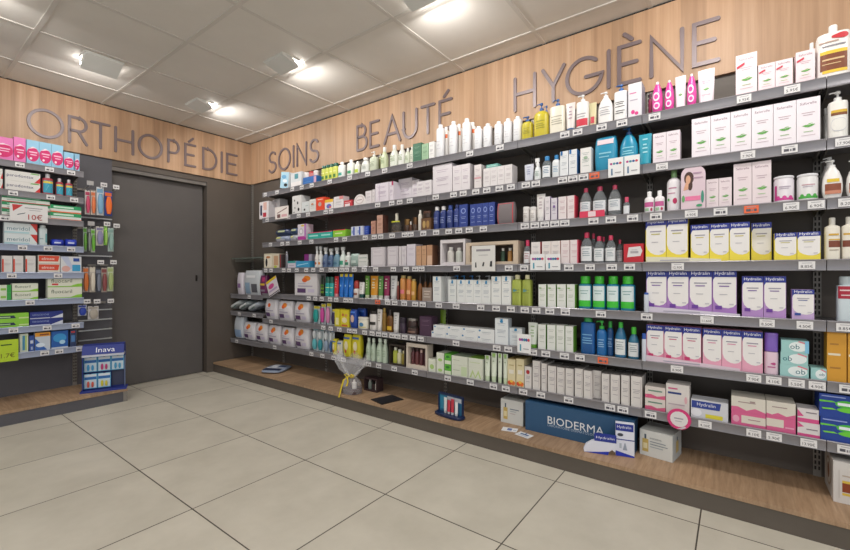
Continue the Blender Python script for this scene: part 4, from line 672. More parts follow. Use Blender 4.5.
{'body':'#c4943f:plastic','cap':'#b8a060:plastic','bf':.9,'sho':'aero','cw':.75,'g':[('r',.1,.3,.9,.6,'#e0b080')]},
{'body':'#7a4a1c:plastic','cap':'#2c2422:plastic','bf':.72,'sho':'slope','cw':.45},
{'base':'#9a8a80','g':[('r',.15,.7,.85,.76,'#d0c4b8'),('r',.21,.5,.75,.56,'#d0c4b8'),('r',.15,.3,.85,.36,'#d0c4b8')]},
{'lab':'#23a29f','body':'#1f9a98:plastic','cap':'#1f5a4c:plastic','bf':.68,'cw':.9,'sho':'can','g':[('r',0,.9,1,1,'#cfe08a'),('r',.2,.3,.8,.4,'#a8dcd8')]},
{'body':'#c42a34:plastic','cap':'#d88a94:plastic','g':[('r',.2,.8,.8,.85,'#e8b0b0'),('r',.26,.62,.7,.67,'#e8b0b0'),('r',.2,.5,.8,.55,'#e8b0b0'),('r',.26,.36,.8,.41,'#e8b0b0')]},
{'body':'#1f6ac0:plastic','cap':'#2a7ad0:plastic','g':[('r',0,.86,1,1,'#e0c83a'),('e',.5,.4,.2,.05,'#a8d0f0')]},
{'body':'#dcd4d0:plastic','cap':'#a83a34:plastic','bf':.55,'cw':.9,'kind':'ball','g':[('r',.1,.3,.9,.7,'#8a5a4c')]},
{'body':'#dedbd8:plastic','cap':'#1f4f4c:plastic','g':[('r',.2,.8,.8,.85,'#a8a8a0'),('r',.26,.62,.7,.67,'#a8a8a0'),('r',.2,.5,.8,.55,'#a8a8a0'),('r',.26,.36,.8,.41,'#a8a8a0')],'cf':.26},
{'body':'#1c2a1c:plastic','cap':'#161c16:plastic','bf':.85,'sho':'can','cw':.8,'g':[('e',.5,.2,.4,.1,'#8ab82f'),('e',.5,.55,.4,.1,'#8ab82f'),('e',.5,.85,.4,.1,'#5f9a2a')]},
{'base':'#d6d2d4','g':[('e',.55,.78,.16,.12,'#e0862a'),('e',.45,.7,.12,.1,'#d8602a'),('r',.12,.12,.5,.32,'#5a3f68'),('r',.15,.4,.8,.45,'#a8a0b4'),('r',.6,.15,.88,.3,'#c8c0d4'),('r',.15,.52,.5,.56,'#b8b4c4')]},
{'base':'#d2ccd4:plastic','roll':1,'g':[('r',.2,.3,.8,.5,'#8a6a98')],'e':4},
{'base':'#c2c6ca:plastic','roll':1,'g':[('r',.1,.05,.45,.5,'#8fa8c0'),('r',.55,.1,.9,.45,'#5a5a62'),('r',.2,.7,.8,.8,'#e2e2e4')],'e':4},
{'base':'#6a2a58:plastic','roll':1,'g':[('r',.1,.5,.9,.6,'#d0b03a'),('r',.1,.2,.9,.3,'#8a8090'),('r',.5,.7,.9,.9,'#b03a6a')],'e':4},
{'base':'#d4ccd2','g':[('r',0,.86,1,1,'#d8b82f'),('e',.4,.6,.28,.14,'#c84a8a'),('r',0,.0,1,.06,'#2a2a30'),('r',0,.1,1,.15,'#3a3a40'),('r',.1,.3,.9,.4,'#b0a0c0')]},
{'base':'#e08aa8','g':[('p',[(.03,.4),(.1,.3),(.24,.23),(.45,.18),(.66,.17),(.86,.2),(.98,.26),(.98,.86),(.03,.86)],'#ebe8e6'),('p',[(0,.86),(0,.74),(.04,.8),(.12,.86)],'#28358c'),('r',0,.85,1,1,'#28358c'),('t','Hydralin',.5,.925,.8,None,'#f4f4fa'),('r',.22,.7,.78,.725,'#9a97a6'),('r',.28,.64,.7,.66,'#c4306a'),('r',.3,.46,.62,.475,'#b5b2ba'),('r',.7,.24,.88,.27,'#c8c4cc'),('r',.12,.14,.4,.22,'#c4306a')]},
{'base':'#e6a4bc','g':[('p',[(.03,.4),(.1,.3),(.24,.23),(.45,.18),(.66,.17),(.86,.2),(.98,.26),(.98,.86),(.03,.86)],'#ebe8e6'),('p',[(0,.86),(0,.74),(.04,.8),(.12,.86)],'#28358c'),('r',0,.85,1,1,'#28358c'),('t','Hydralin',.5,.925,.8,None,'#f4f4fa'),('r',.22,.7,.78,.725,'#9a97a6'),('r',.28,.64,.7,.66,'#d884a8'),('r',.3,.46,.62,.475,'#b5b2ba'),('r',.7,.24,.88,.27,'#c8c4cc')]},
{'body':'#dfc4d2:plastic','cap':'#7a5ab4:plastic','bf':.56,'sho':'square','e':3,'cw':.96,'g':[('r',.3,.3,.7,.4,'#b86a94'),('e',.6,.6,.12,.1,'#b84a84')]},
{'base':'#9ccac8','g':[('r',0,0,1,1,'#9ccac8'),('e',.62,.5,.34,.4,'#e4ecec'),('t','ob',.72,.5,.34,None,'#1f6a78'),('p',[(.6,.9),(.95,.7),(.98,.78),(.66,.98)],'#d87a8a')]},
{'base':'#9ccac8','g':[('r',0,0,1,1,'#9ccac8'),('e',.62,.5,.34,.4,'#e4ecec'),('t','ob',.25,.5,.34,None,'#1f6a78'),('p',[(.6,.9),(.95,.7),(.98,.78),(.66,.98)],'#d87a8a')]},
{'base':'#9ccac8','g':[('r',0,0,1,1,'#9ccac8'),('e',.62,.5,.34,.4,'#e4ecec'),('t','ob',.5,.5,.34,None,'#1f6a78'),('p',[(.6,.9),(.95,.7),(.98,.78),(.66,.98)],'#d87a8a'),('r',.86,0,1,1,'#7fc0e0')]},
{'base':'#9ccac8','g':[('r',0,0,1,1,'#9ccac8'),('e',.62,.5,.34,.4,'#e4ecec'),('t','ob',.7,.5,.34,None,'#1f6a78'),('p',[(.6,.9),(.95,.7),(.98,.78),(.66,.98)],'#d87a8a')]},
{'base':'#d0962f','g':[('r',.05,.5,.7,.54,'#e6dcc0'),('r',.15,.7,.6,.73,'#a8742a'),('r',.15,.25,.7,.28,'#a8742a')]},
{'base':'#d0962f','g':[('r',.05,.5,.7,.54,'#e6dcc0'),('r',.15,.7,.6,.73,'#a8742a')]},
{'body':'#ccd2de:plastic','cap':'#2f56a8:plastic','bf':.8,'cw':.9,'sho':'can'},
{'body':'#dfe4dc:plastic','cap':'#6aa83a:plastic','g':[('r',.2,.8,.8,.85,'#98b488'),('r',.26,.62,.7,.67,'#98b488'),('r',.2,.5,.8,.55,'#98b488'),('r',.26,.36,.8,.41,'#98b488')],'cf':.15},
{'base':'#e0e2dc','side':'#6aa83a','g':[('r',.18,.8,.82,.814,'#a0a89a'),('r',.24,.74,.72,.754,'#a0a89a'),('r',.18,.55,.82,.564,'#a0a89a'),('r',.24,.5,.82,.514,'#a0a89a'),('r',.18,.45,.72,.464,'#a0a89a'),('r',.24,.3,.82,.314,'#a0a89a')]},
{'body':'#1f5a9a:plastic','cap':'#2f8f4a:plastic','bf':.86,'cw':.6,'sho':'square','e':3,'g':[('r',.2,.8,.8,.85,'#7ab0d8'),('r',.26,.62,.7,.67,'#7ab0d8'),('r',.2,.5,.8,.55,'#7ab0d8'),('r',.26,.36,.8,.41,'#7ab0d8')]},
{'body':'#2268a8:plastic','cap':'#3cb048:plastic','kind':'pump','bf':.76,'g':[('r',.2,.8,.8,.85,'#9ac0e0'),('r',.26,.62,.7,.67,'#9ac0e0'),('r',.2,.5,.8,.55,'#9ac0e0'),('r',.26,.36,.8,.41,'#9ac0e0')],'cw':.5},
{'body':'#1c4c80:plastic','cap':'#2f9a3c:plastic','bf':.82,'cw':.6,'g':[('r',.2,.8,.8,.85,'#7aa0c8'),('r',.26,.62,.7,.67,'#7aa0c8'),('r',.2,.5,.8,.55,'#7aa0c8'),('r',.26,.36,.8,.41,'#7aa0c8')]},
{'body':'#2a6a90:plastic','cap':'#3cb83a:plastic','bf':.84,'sho':'slope','cw':.4,'lab':'#e0e4e4','lz':(.1,.62),'g':[('r',.2,.8,.8,.85,'#8a9aa0'),('r',.26,.62,.7,.67,'#8a9aa0'),('r',.2,.5,.8,.55,'#8a9aa0'),('r',.26,.36,.8,.41,'#8a9aa0')]},
{'body':'#2a6a86:plastic','cap':'#4cc03a:plastic','bf':.78,'sho':'slope','cw':.45,'lab':'#e0e4e4','lz':(.1,.66),'g':[('r',.2,.8,.8,.85,'#8a9aa0'),('r',.26,.62,.7,.67,'#8a9aa0'),('r',.2,.5,.8,.55,'#8a9aa0'),('r',.26,.36,.8,.41,'#8a9aa0')]},
{'base':'#e2e4e4','g':[('e',.1,.75,.06,.14,'#2f7ab0'),('r',.25,.5,.8,.56,'#a0a8b0'),('r',.3,.3,.7,.34,'#b0b4ba')]},
{'base':'#e0e4e6','side':'#b8c0c8','g':[('r',.18,.8,.82,.814,'#9aa4b0'),('r',.24,.74,.72,.754,'#9aa4b0'),('r',.18,.55,.82,.564,'#9aa4b0'),('r',.24,.5,.82,.514,'#9aa4b0'),('r',.18,.45,.72,.464,'#9aa4b0'),('r',.24,.3,.82,.314,'#9aa4b0'),('e',.5,.88,.12,.05,'#2f86b8'),('r',.42,.84,.6,.98,'#2f86b8')]},
{'base':'#dde2e4','g':[('r',.18,.8,.82,.814,'#9aa4b0'),('r',.24,.74,.72,.754,'#9aa4b0'),('r',.18,.55,.82,.564,'#9aa4b0'),('r',.24,.5,.82,.514,'#9aa4b0'),('r',.18,.45,.72,.464,'#9aa4b0'),('r',.24,.3,.82,.314,'#9aa4b0'),('e',.5,.88,.12,.05,'#2f86b8'),('r',.42,.84,.6,.98,'#2f86b8')]},
{'body':'#ddd8d4:plastic','lid':'#2c2624:plastic','lf':.16,'g':[('r',.05,.3,.95,.55,'#2c2624')]},
{'body':'#e0dcd8:plastic','cap':'#d8d4d0:plastic','g':[('r',.2,.8,.8,.85,'#a8a098'),('r',.26,.62,.7,.67,'#a8a098'),('r',.2,.5,.8,.55,'#a8a098'),('r',.26,.36,.8,.41,'#a8a098')]},
{'body':'#8a6a2c:plastic','cap':'#b89a4a:plastic','bf':.85},
{'body':'#6a4418:plastic','cap':'#2c2018:plastic','bf':.75,'g':[('r',.05,.0,.95,.4,'#d8b02f')],'cw':.5},
{'body':'#d8d6d4:plastic','cap':'#cfcac6:plastic','g':[('r',.2,.8,.8,.85,'#a0a0a0'),('r',.26,.62,.7,.67,'#a0a0a0'),('r',.2,.5,.8,.55,'#a0a0a0'),('r',.26,.36,.8,.41,'#a0a0a0')]},
{'body':'#3c2e3e:plastic','lid':'#2c2230:plastic','lf':.35},
{'body':'#4a3430:plastic','lid':'#2e2220:plastic','lf':.25,'g':[('r',.1,.3,.9,.6,'#8a6a5c')]},
{'body':'#3e2e2c:plastic','lid':'#a8a4a0:metal','lf':.3},
{'base':'#4a3248','g':[('r',.18,.8,.82,.814,'#8a7088'),('r',.24,.74,.72,.754,'#8a7088'),('r',.18,.55,.82,.564,'#8a7088')],'lid':'#5a4058'},
{'body':'#7a9a2c:plastic','cap':'#5f7a24:plastic'},
{'body':'#dcd8c8:plastic','lid':'#e0dcd0:plastic','lf':.2,'g':[('e',.5,.5,.2,.3,'#4f86b0'),('r',.1,.1,.9,.2,'#d8c85a')]},
{'base':'#2348a0:plastic','roll':1,'e':4,'g':[('e',.5,.5,.3,.2,'#d8b8a8'),('r',.1,.8,.9,.9,'#4a78d0')]},
{'base':'#2348a0:plastic','roll':1,'e':4,'g':[('r',.1,.8,.9,.9,'#4a78d0')]},
{'base':'#d8cc34','g':[('r',.2,.1,.8,.5,'#e6e0b0')]},
{'base':'#d8c82f','g':[('e',.3,.7,.14,.09,'#c87a3a'),('e',.7,.68,.14,.09,'#d09a5a'),('e',.5,.4,.3,.16,'#e8dcb0'),('r',.15,.05,.85,.15,'#c8683a')]},
{'back':'#c4ccd2','blob':[('#2f9a94:plastic',.5,.7,.1,.8)],'g':[('r',.05,.84,.95,.98,'#d8c83a')]},
{'back':'#c4ccd2','blob':[('#c84a98:plastic',.5,.7,.1,.8)],'g':[('r',.05,.84,.95,.98,'#d8c83a')]},
{'back':'#c4ccd2','blob':[('#d088b0:plastic',.5,.7,.1,.8)],'g':[('r',.05,.84,.95,.98,'#d8c83a')]},
{'back':'#c4ccd2','blob':[('#3a3454:plastic',.5,.7,.1,.8)],'g':[('r',.05,.84,.95,.98,'#d8c83a')]},
{'base':'#d8d4d8:plastic','roll':1,'e':4,'g':[('e',.45,.7,.12,.1,'#d8602a'),('r',.12,.12,.5,.32,'#5a3f68'),('r',.15,.4,.8,.45,'#a8a0b4'),('r',.6,.15,.88,.3,'#c8c0d4'),('r',.15,.52,.5,.56,'#b8b4c4')]},
{'base':'#d8d4d8:plastic','roll':1,'e':4,'g':[('e',.55,.78,.16,.12,'#e0862a'),('e',.45,.7,.12,.1,'#d8602a'),('r',.12,.12,.5,.32,'#5a3f68'),('r',.15,.4,.8,.45,'#a8a0b4'),('r',.6,.15,.88,.3,'#c8c0d4'),('r',.15,.52,.5,.56,'#b8b4c4')]},
{'base':'#c2c8c8:plastic','roll':1,'e':4,'g':[('r',.1,.3,.9,.6,'#d8dcdc'),('r',.2,.1,.7,.2,'#6a8a7a')]},
{'base':'#a8b2b4:plastic','roll':1,'e':4,'g':[('r',.1,.3,.9,.6,'#d8dcdc'),('r',.2,.1,.7,.2,'#6a8a7a')]},
{'base':'#c0c8d2:plastic','roll':1,'e':4,'g':[('r',.1,.3,.9,.6,'#d8dcdc'),('r',.2,.1,.7,.2,'#6a8a7a')]},
{'base':'#d8cfc8','g':[('p',[(0,0),(1,0),(1,.35),(.6,.2),(.3,.35),(0,.3)],'#d05a80'),('r',.15,.6,.85,.72,'#6a8a7a')]},
{'base':'#d8d2ce','g':[('r',.08,.66,.66,.73,'#2f3f7a'),('r',.1,.82,.5,.87,'#c85a84'),('r',.1,.3,.8,.34,'#b8a8b0'),('e',.85,.5,.06,.12,'#d8a8b0')]},
{'base':'#cfd0d6','g':[('p',[(.02,.55),(.78,.55),(.82,.95),(.02,.95)],'#2a3f8f'),('t','Hydralin',.42,.75,.5,None,'#e6e6ee'),('r',.4,.06,.86,.28,'#d8cc3a'),('e',.15,.3,.15,.22,'#e4e4ea')]},
{'base':'#d4628f','g':[('r',.3,.2,1,.75,'#d8d0c4'),('r',.5,.46,.85,.52,'#a07a80'),('e',.14,.45,.1,.25,'#e0a0b8')]},
{'base':'#d4628f','g':[('r',0,.3,.6,.85,'#d8d0c4'),('r',.65,.3,.95,.4,'#e6a0bc')]},
{'base':'#d8d2c6','g':[('p',[(0,0),(1,0),(1,.1),(.7,.3),(.45,.1),(.2,.32),(0,.3)],'#d4628f'),('r',.2,.62,.72,.68,'#a08a88'),('r',.55,.7,.7,.78,'#a08a88')]},
{'base':'#d8d2c6','g':[('p',[(0,0),(1,0),(1,.3),(.7,.1),(.4,.28),(.2,.12),(0,.2)],'#d4628f'),('r',.2,.62,.72,.68,'#a08a88')]},
{'base':'#dcd6d6','g':[('r',0,0,1,.2,'#d4508a'),('p',[(0,.6),(0,1),(.3,.7)],'#d4508a'),('r',.4,.5,.9,.58,'#8a8088')]},
{'base':'#dcd6d6','g':[('r',0,0,1,.3,'#d4508a'),('p',[(0,.4),(0,.9),(.3,.45)],'#d4508a'),('r',.4,.7,.9,.78,'#8a8088')]},
{'base':'#1c3f94','g':[('p',[(0,.72),(.3,.72),(.45,.66),(.3,.66),(0,.64)],'#6ac83a'),('e',.62,.62,.26,.16,'#4ab83a'),('e',.66,.38,.26,.1,'#6ac83a'),('r',.42,.56,.95,.68,'#e8f0f4'),('p',[(.05,.4),(.3,.42),(.4,.36),(.08,.34)],'#7ad03a'),('r',.05,.88,.6,.93,'#8fa0d8')]},
{'base':'#d9d4d0','lid':'#8f8a88','g':[('r',.18,.8,.82,.814,'#8f8890'),('r',.24,.74,.72,.754,'#8f8890'),('r',.18,.55,.82,.564,'#8f8890'),('r',.24,.5,.82,.514,'#8f8890'),('r',.18,.45,.72,.464,'#8f8890'),('r',.24,.3,.82,.314,'#8f8890'),('e',.5,.75,.25,.1,'#a82a30')]},
{'base':'#d9d4d0','lid':'#8f8a88','g':[('r',.18,.8,.82,.814,'#8f8890'),('r',.24,.74,.72,.754,'#8f8890'),('r',.18,.55,.82,.564,'#8f8890'),('r',.24,.5,.82,.514,'#8f8890'),('r',.18,.45,.72,.464,'#8f8890'),('r',.24,.3,.82,.314,'#8f8890'),('r',.84,.1,.9,.9,'#c4bcbc')]},
{'base':'#dcd0a8','g':[('e',.3,.1,.28,.08,'#d8502f'),('e',.7,.1,.28,.08,'#e0702f'),('e',.5,.16,.2,.05,'#e8c04a'),('r',.2,.75,.8,.79,'#b8a878'),('r',.2,.45,.8,.6,'#e6e0d2')],'lid':'#c8b070'},
{'body':'#dce4d2:plastic','cap':'#c8d8b8:plastic','g':[('r',.1,.8,.9,.98,'#9ac46a'),('r',.2,.8,.8,.85,'#a8b89a'),('r',.26,.62,.7,.67,'#a8b89a')],'cf':.2},
{'base':'#d8dccc','g':[('r',.6,.1,.95,.9,'#c8d8b0'),('r',.1,.5,.5,.55,'#a8b098')]},
{'base':'#d8dccc','g':[('p',[(.1,.1),(.3,.8),(.5,.2),(.7,.8),(.9,.1),(.8,.1),(.7,.5),(.5,.05),(.3,.5),(.2,.1)],'#b8cc8a')]},
{'base':'#d8dccc','g':[('r',.1,.5,.5,.55,'#a8b098')],'lid':'#a8b8a0'},
{'base':'#d8dccc','g':[('r',.1,.5,.8,.55,'#b8cc8a')],'lid':'#8fc04a'},
{'base':'#dce0d0','g':[('e',.5,.3,.3,.15,'#a8c87a')]},
{'base':'#5fb03a','g':[('r',0,.0,1,.35,'#dce4cc'),('e',.5,.7,.3,.12,'#2f7a2c')]},
{'base':'#dce0d0','g':[('e',.5,.4,.3,.2,'#a8c87a')]},
{'base':'#d2c6b8','inner':'#5a4a44','bottles':[(.14,.2,.9,'#5a2f34:plastic','#3a2024:plastic'),(.38,.2,.9,'#6a3a3c:plastic','#3a2024:plastic'),(.62,.2,.85,'#5a2f34:plastic','#c8a8a0:plastic'),(.86,.2,.9,'#4a2a30:plastic','#3a2024:plastic')],'border':.14},
{'base':'#3a302a','inner':'#4a3c34','bottles':[(.2,.3,.9,'#b8c050:plastic','#d8d8c8:plastic'),(.5,.3,.8,'#d8d4b0:plastic','#e0e0d8:plastic'),(.8,.3,.75,'#9a8a3c:plastic','#d8d0a8:plastic')],'border':.08},
{'body':'#b9c8b4:plastic','cap':'#d2dccc:plastic','bf':.84,'sho':'slope','cw':.55,'g':[('r',.2,.8,.8,.85,'#8fa58a'),('r',.26,.62,.7,.67,'#8fa58a'),('r',.2,.5,.8,.55,'#8fa58a'),('r',.26,.36,.8,.41,'#8fa58a')]},
{'base':'#d8cc2f:plastic','roll':1,'e':4,'g':[('e',.5,.5,.25,.2,'#e6dcb8'),('e',.4,.25,.12,.08,'#c8503a'),('r',.1,.8,.9,.88,'#4a6ab0')]},
{'base':'#c8c8b8:plastic','roll':1,'e':4,'g':[('e',.5,.5,.25,.2,'#e6dcb8'),('e',.4,.25,.12,.08,'#c8503a'),('r',.1,.8,.9,.88,'#4a6ab0')]},
{'base':'#d6ca2c:plastic','roll':1,'e':4,'g':[('e',.5,.5,.25,.2,'#e6dcb8'),('e',.4,.25,.12,.08,'#c8503a'),('r',.1,.8,.9,.88,'#4a6ab0')]},
{'base':'#d2c62c:plastic','roll':1,'e':4,'g':[('e',.5,.5,.25,.2,'#e6dcb8'),('e',.4,.25,.12,.08,'#c8503a'),('r',.1,.8,.9,.88,'#4a6ab0')]},
{'back':'#cdd4d8','blob':[('#5fb0b8:plastic',.5,.7,.08,.5),('#dde2e4:plastic',.5,.5,.55,.85)],'g':[('r',.05,.88,.95,.98,'#5fb0b8')]},
{'back':'#cdd4d8','blob':[('#2f8f9a:plastic',.5,.7,.08,.5),('#dde2e4:plastic',.5,.5,.55,.85)],'g':[('r',.05,.88,.95,.98,'#2f8f9a')]},
{'back':'#cdd4d8','blob':[('#8fa0b4:plastic',.5,.7,.08,.5),('#dde2e4:plastic',.5,.5,.55,.85)],'g':[('r',.05,.88,.95,.98,'#8fa0b4')]},
{'back':'#cdd4d8','blob':[('#3a5a8f:plastic',.5,.7,.08,.5),('#dde2e4:plastic',.5,.5,.55,.85)],'g':[('r',.05,.88,.95,.98,'#3a5a8f')]},
{'base':'#c2c8d0:plastic','roll':1,'e':4,'g':[('r',.1,.05,.9,.4,'#8fa8c8')]},
{'base':'#e27ab8','g':[('e',.5,.42,.5,.3,'#d01f6a'),('p',[(.1,.62),(.5,.74),(.9,.66),(.6,.68),(.3,.64)],'#f0dce6'),('r',.2,.48,.85,.53,'#f0c0d8'),('r',.3,.38,.8,.42,'#f0c0d8'),('e',.35,.24,.1,.05,'#f4dce8')]},
{'base':'#8fc0dc','g':[('e',.5,.42,.5,.3,'#d01f6a'),('p',[(.1,.62),(.5,.74),(.9,.66),(.6,.68),(.3,.64)],'#f0dce6'),('r',.2,.48,.85,.53,'#f0c0d8'),('r',.3,.38,.8,.42,'#f0c0d8'),('e',.35,.24,.1,.05,'#f4dce8')]},
{'base':'#dcdad6','g':[('t','parodontax',.42,.5,.76,None,'#2f3468'),('p',[(.82,0),(1,0),(1,.6)],'#d03030'),('p',[(.7,.85),(.98,.85),(.95,.95),(.74,.95)],'#6ab04a')]},
{'base':'#dcdad6','g':[('p',[(.82,0),(1,0),(1,.6)],'#d03030')]},
{'body':'#a83a48:plastic','cap':'#c8c4c8:plastic','bf':.8,'sho':'square','cw':.45,'lab':'#3a9ab4','lz':(.1,.82),'g':[('r',0,.78,1,.95,'#e0c84a'),('p',[(.3,.2),(.8,.5),(.5,.6)],'#8ad0e0')]},
{'base':'#d4dcd4','g':[('r',0,.55,1,1,'#2f8a5c'),('r',.1,.7,.8,.82,'#9ad0b4'),('r',0,0,1,.12,'#b83a3c'),('r',.1,.25,.7,.38,'#a8b8ac')]},
{'base':'#d8dcd8','g':[('r',0,.5,1,1,'#2a9a62'),('r',.1,.62,.75,.85,'#c8e8d4'),('r',0,0,1,.16,'#e0683a')]},
{'base':'#dedcdc','g':[('p',[(.06,.95),(.34,.95),(.08,.55)],'#c03a38'),('r',.38,.78,.85,.82,'#8a8a90'),('r',.5,.66,.8,.69,'#a0a0a4'),('p',[(.18,.34),(.38,.46),(.4,.52),(.2,.4)],'#5a6a70'),('t','10€',.66,.28,.38,None,'#a83434')]},
{'base':'#d2dadc','g':[('t','meridol',.42,.5,.68,None,'#5a8090'),('p',[(.78,1),(1,1),(1,.2)],'#c83a34'),('r',.0,.05,.75,.2,'#a8ccd4')]},
{'body':'#c2ced0:plastic','cap':'#ccd4d6:plastic','bf':.88,'sho':'square','e':4,'cw':.7,'g':[('r',.6,.1,.9,.95,'#6aa8b0'),('r',.1,.4,.5,.5,'#8aa0a8')]},
{'base':'#2a3fb4:plastic','roll':1,'g':[('r',.15,.4,.7,.6,'#c8d0f0')]},
{'base':'#d6d4d2','g':[('r',0,.05,.16,.8,'#d0442f'),('r',.24,.74,.72,.754,'#a8a0a4'),('r',.18,.55,.82,.564,'#a8a0a4'),('r',.24,.5,.82,.514,'#a8a0a4'),('r',.18,.45,.72,.464,'#a8a0a4')]},
{'base':'#dcd4c8','g':[('p',[(.02,.3),(.92,.3),(.98,.95),(.02,.95)],'#d24a32'),('t','elmex',.45,.62,.6,None,'#ecdcd4'),('r',0,0,1,.12,'#c8c0b8')]},
{'base':'#d2d4d8','g':[('p',[(.0,1),(.35,1),(.6,.3),(.45,.2)],'#b8c0d8'),('e',.25,.25,.2,.18,'#d8a8a0'),('r',.55,.1,.95,.5,'#3a9ac8'),('r',.6,.7,.9,.9,'#2a4a98')]},
{'base':'#d4dcc8','g':[('r',.7,0,1,1,'#2f9a44'),('r',.3,.3,.65,.6,'#8ac04a')]},
{'base':'#d8dccc','g':[('t','fluocaril',.4,.62,.6,None,'#4a5a44'),('p',[(.6,.05),(1,.05),(1,.35),(.85,.3)],'#8ac83a'),('r',0,0,1,.1,'#8ac04a')]},
{'base':'#dadccc','g':[('t','fluocaril',.4,.62,.6,None,'#4a5a44'),('p',[(.6,.05),(1,.05),(1,.35),(.85,.3)],'#8ac83a'),('r',0,0,1,.1,'#8ac04a')]},
{'base':'#dadccc','g':[('t','fluocaril',.4,.62,.6,None,'#4a5a44'),('p',[(.6,.05),(1,.05),(1,.35),(.85,.3)],'#8ac83a'),('r',0,0,1,.1,'#8ac04a'),('r',.12,.2,.3,.36,'#c83a3a')]},
{'base':'#8ac83f','g':[('p',[(0,.3),(.62,.3),(.55,.7),(0,.7)],'#20304a'),('r',.05,.42,.45,.56,'#b8d8a0'),('r',.7,.2,1,.4,'#c8e09a')]},
{'base':'#22307f','g':[('p',[(.6,0),(1,0),(1,.6)],'#d4d8e4'),('t','SENSODYNE',.32,.58,.5,None,'#98a8d8'),('r',0,0,.6,.12,'#c8ccdc')]},
{'base':'#b5d22f','g':[('r',.2,.74,.7,.8,'#3a5a1c'),('t','1.7€',.52,.28,.62,None,'#6a5a1c')]},
{'base':'#ccd4c4','g':[('r',.3,.1,.6,.9,'#3f8ab0'),('r',.65,.1,.8,.9,'#a8c83a')]},
{'base':'#2f4f98','g':[('r',.2,.5,.8,.7,'#c8d0e0'),('r',.3,.1,.7,.3,'#a8b8d8')]},
{'base':'#c2ccd8','g':[('r',0,.78,1,1,'#e09a2f'),('p',[(0,0),(.8,0),(0,.7)],'#2f62b0'),('e',.35,.3,.3,.12,'#d8e4f0'),('r',.3,.84,.9,.92,'#8a4a2c')]},
{'base':'#1f5aa8','g':[('e',.5,.6,.4,.25,'#3a94d0'),('e',.65,.35,.18,.12,'#a8d0e8'),('r',0,0,1,.08,'#d0d8e0')]},
{'base':'#2a3a60','g':[('r',.2,.3,.8,.7,'#4a7ab0'),('r',.2,.85,.8,.95,'#b8383c')]},
]
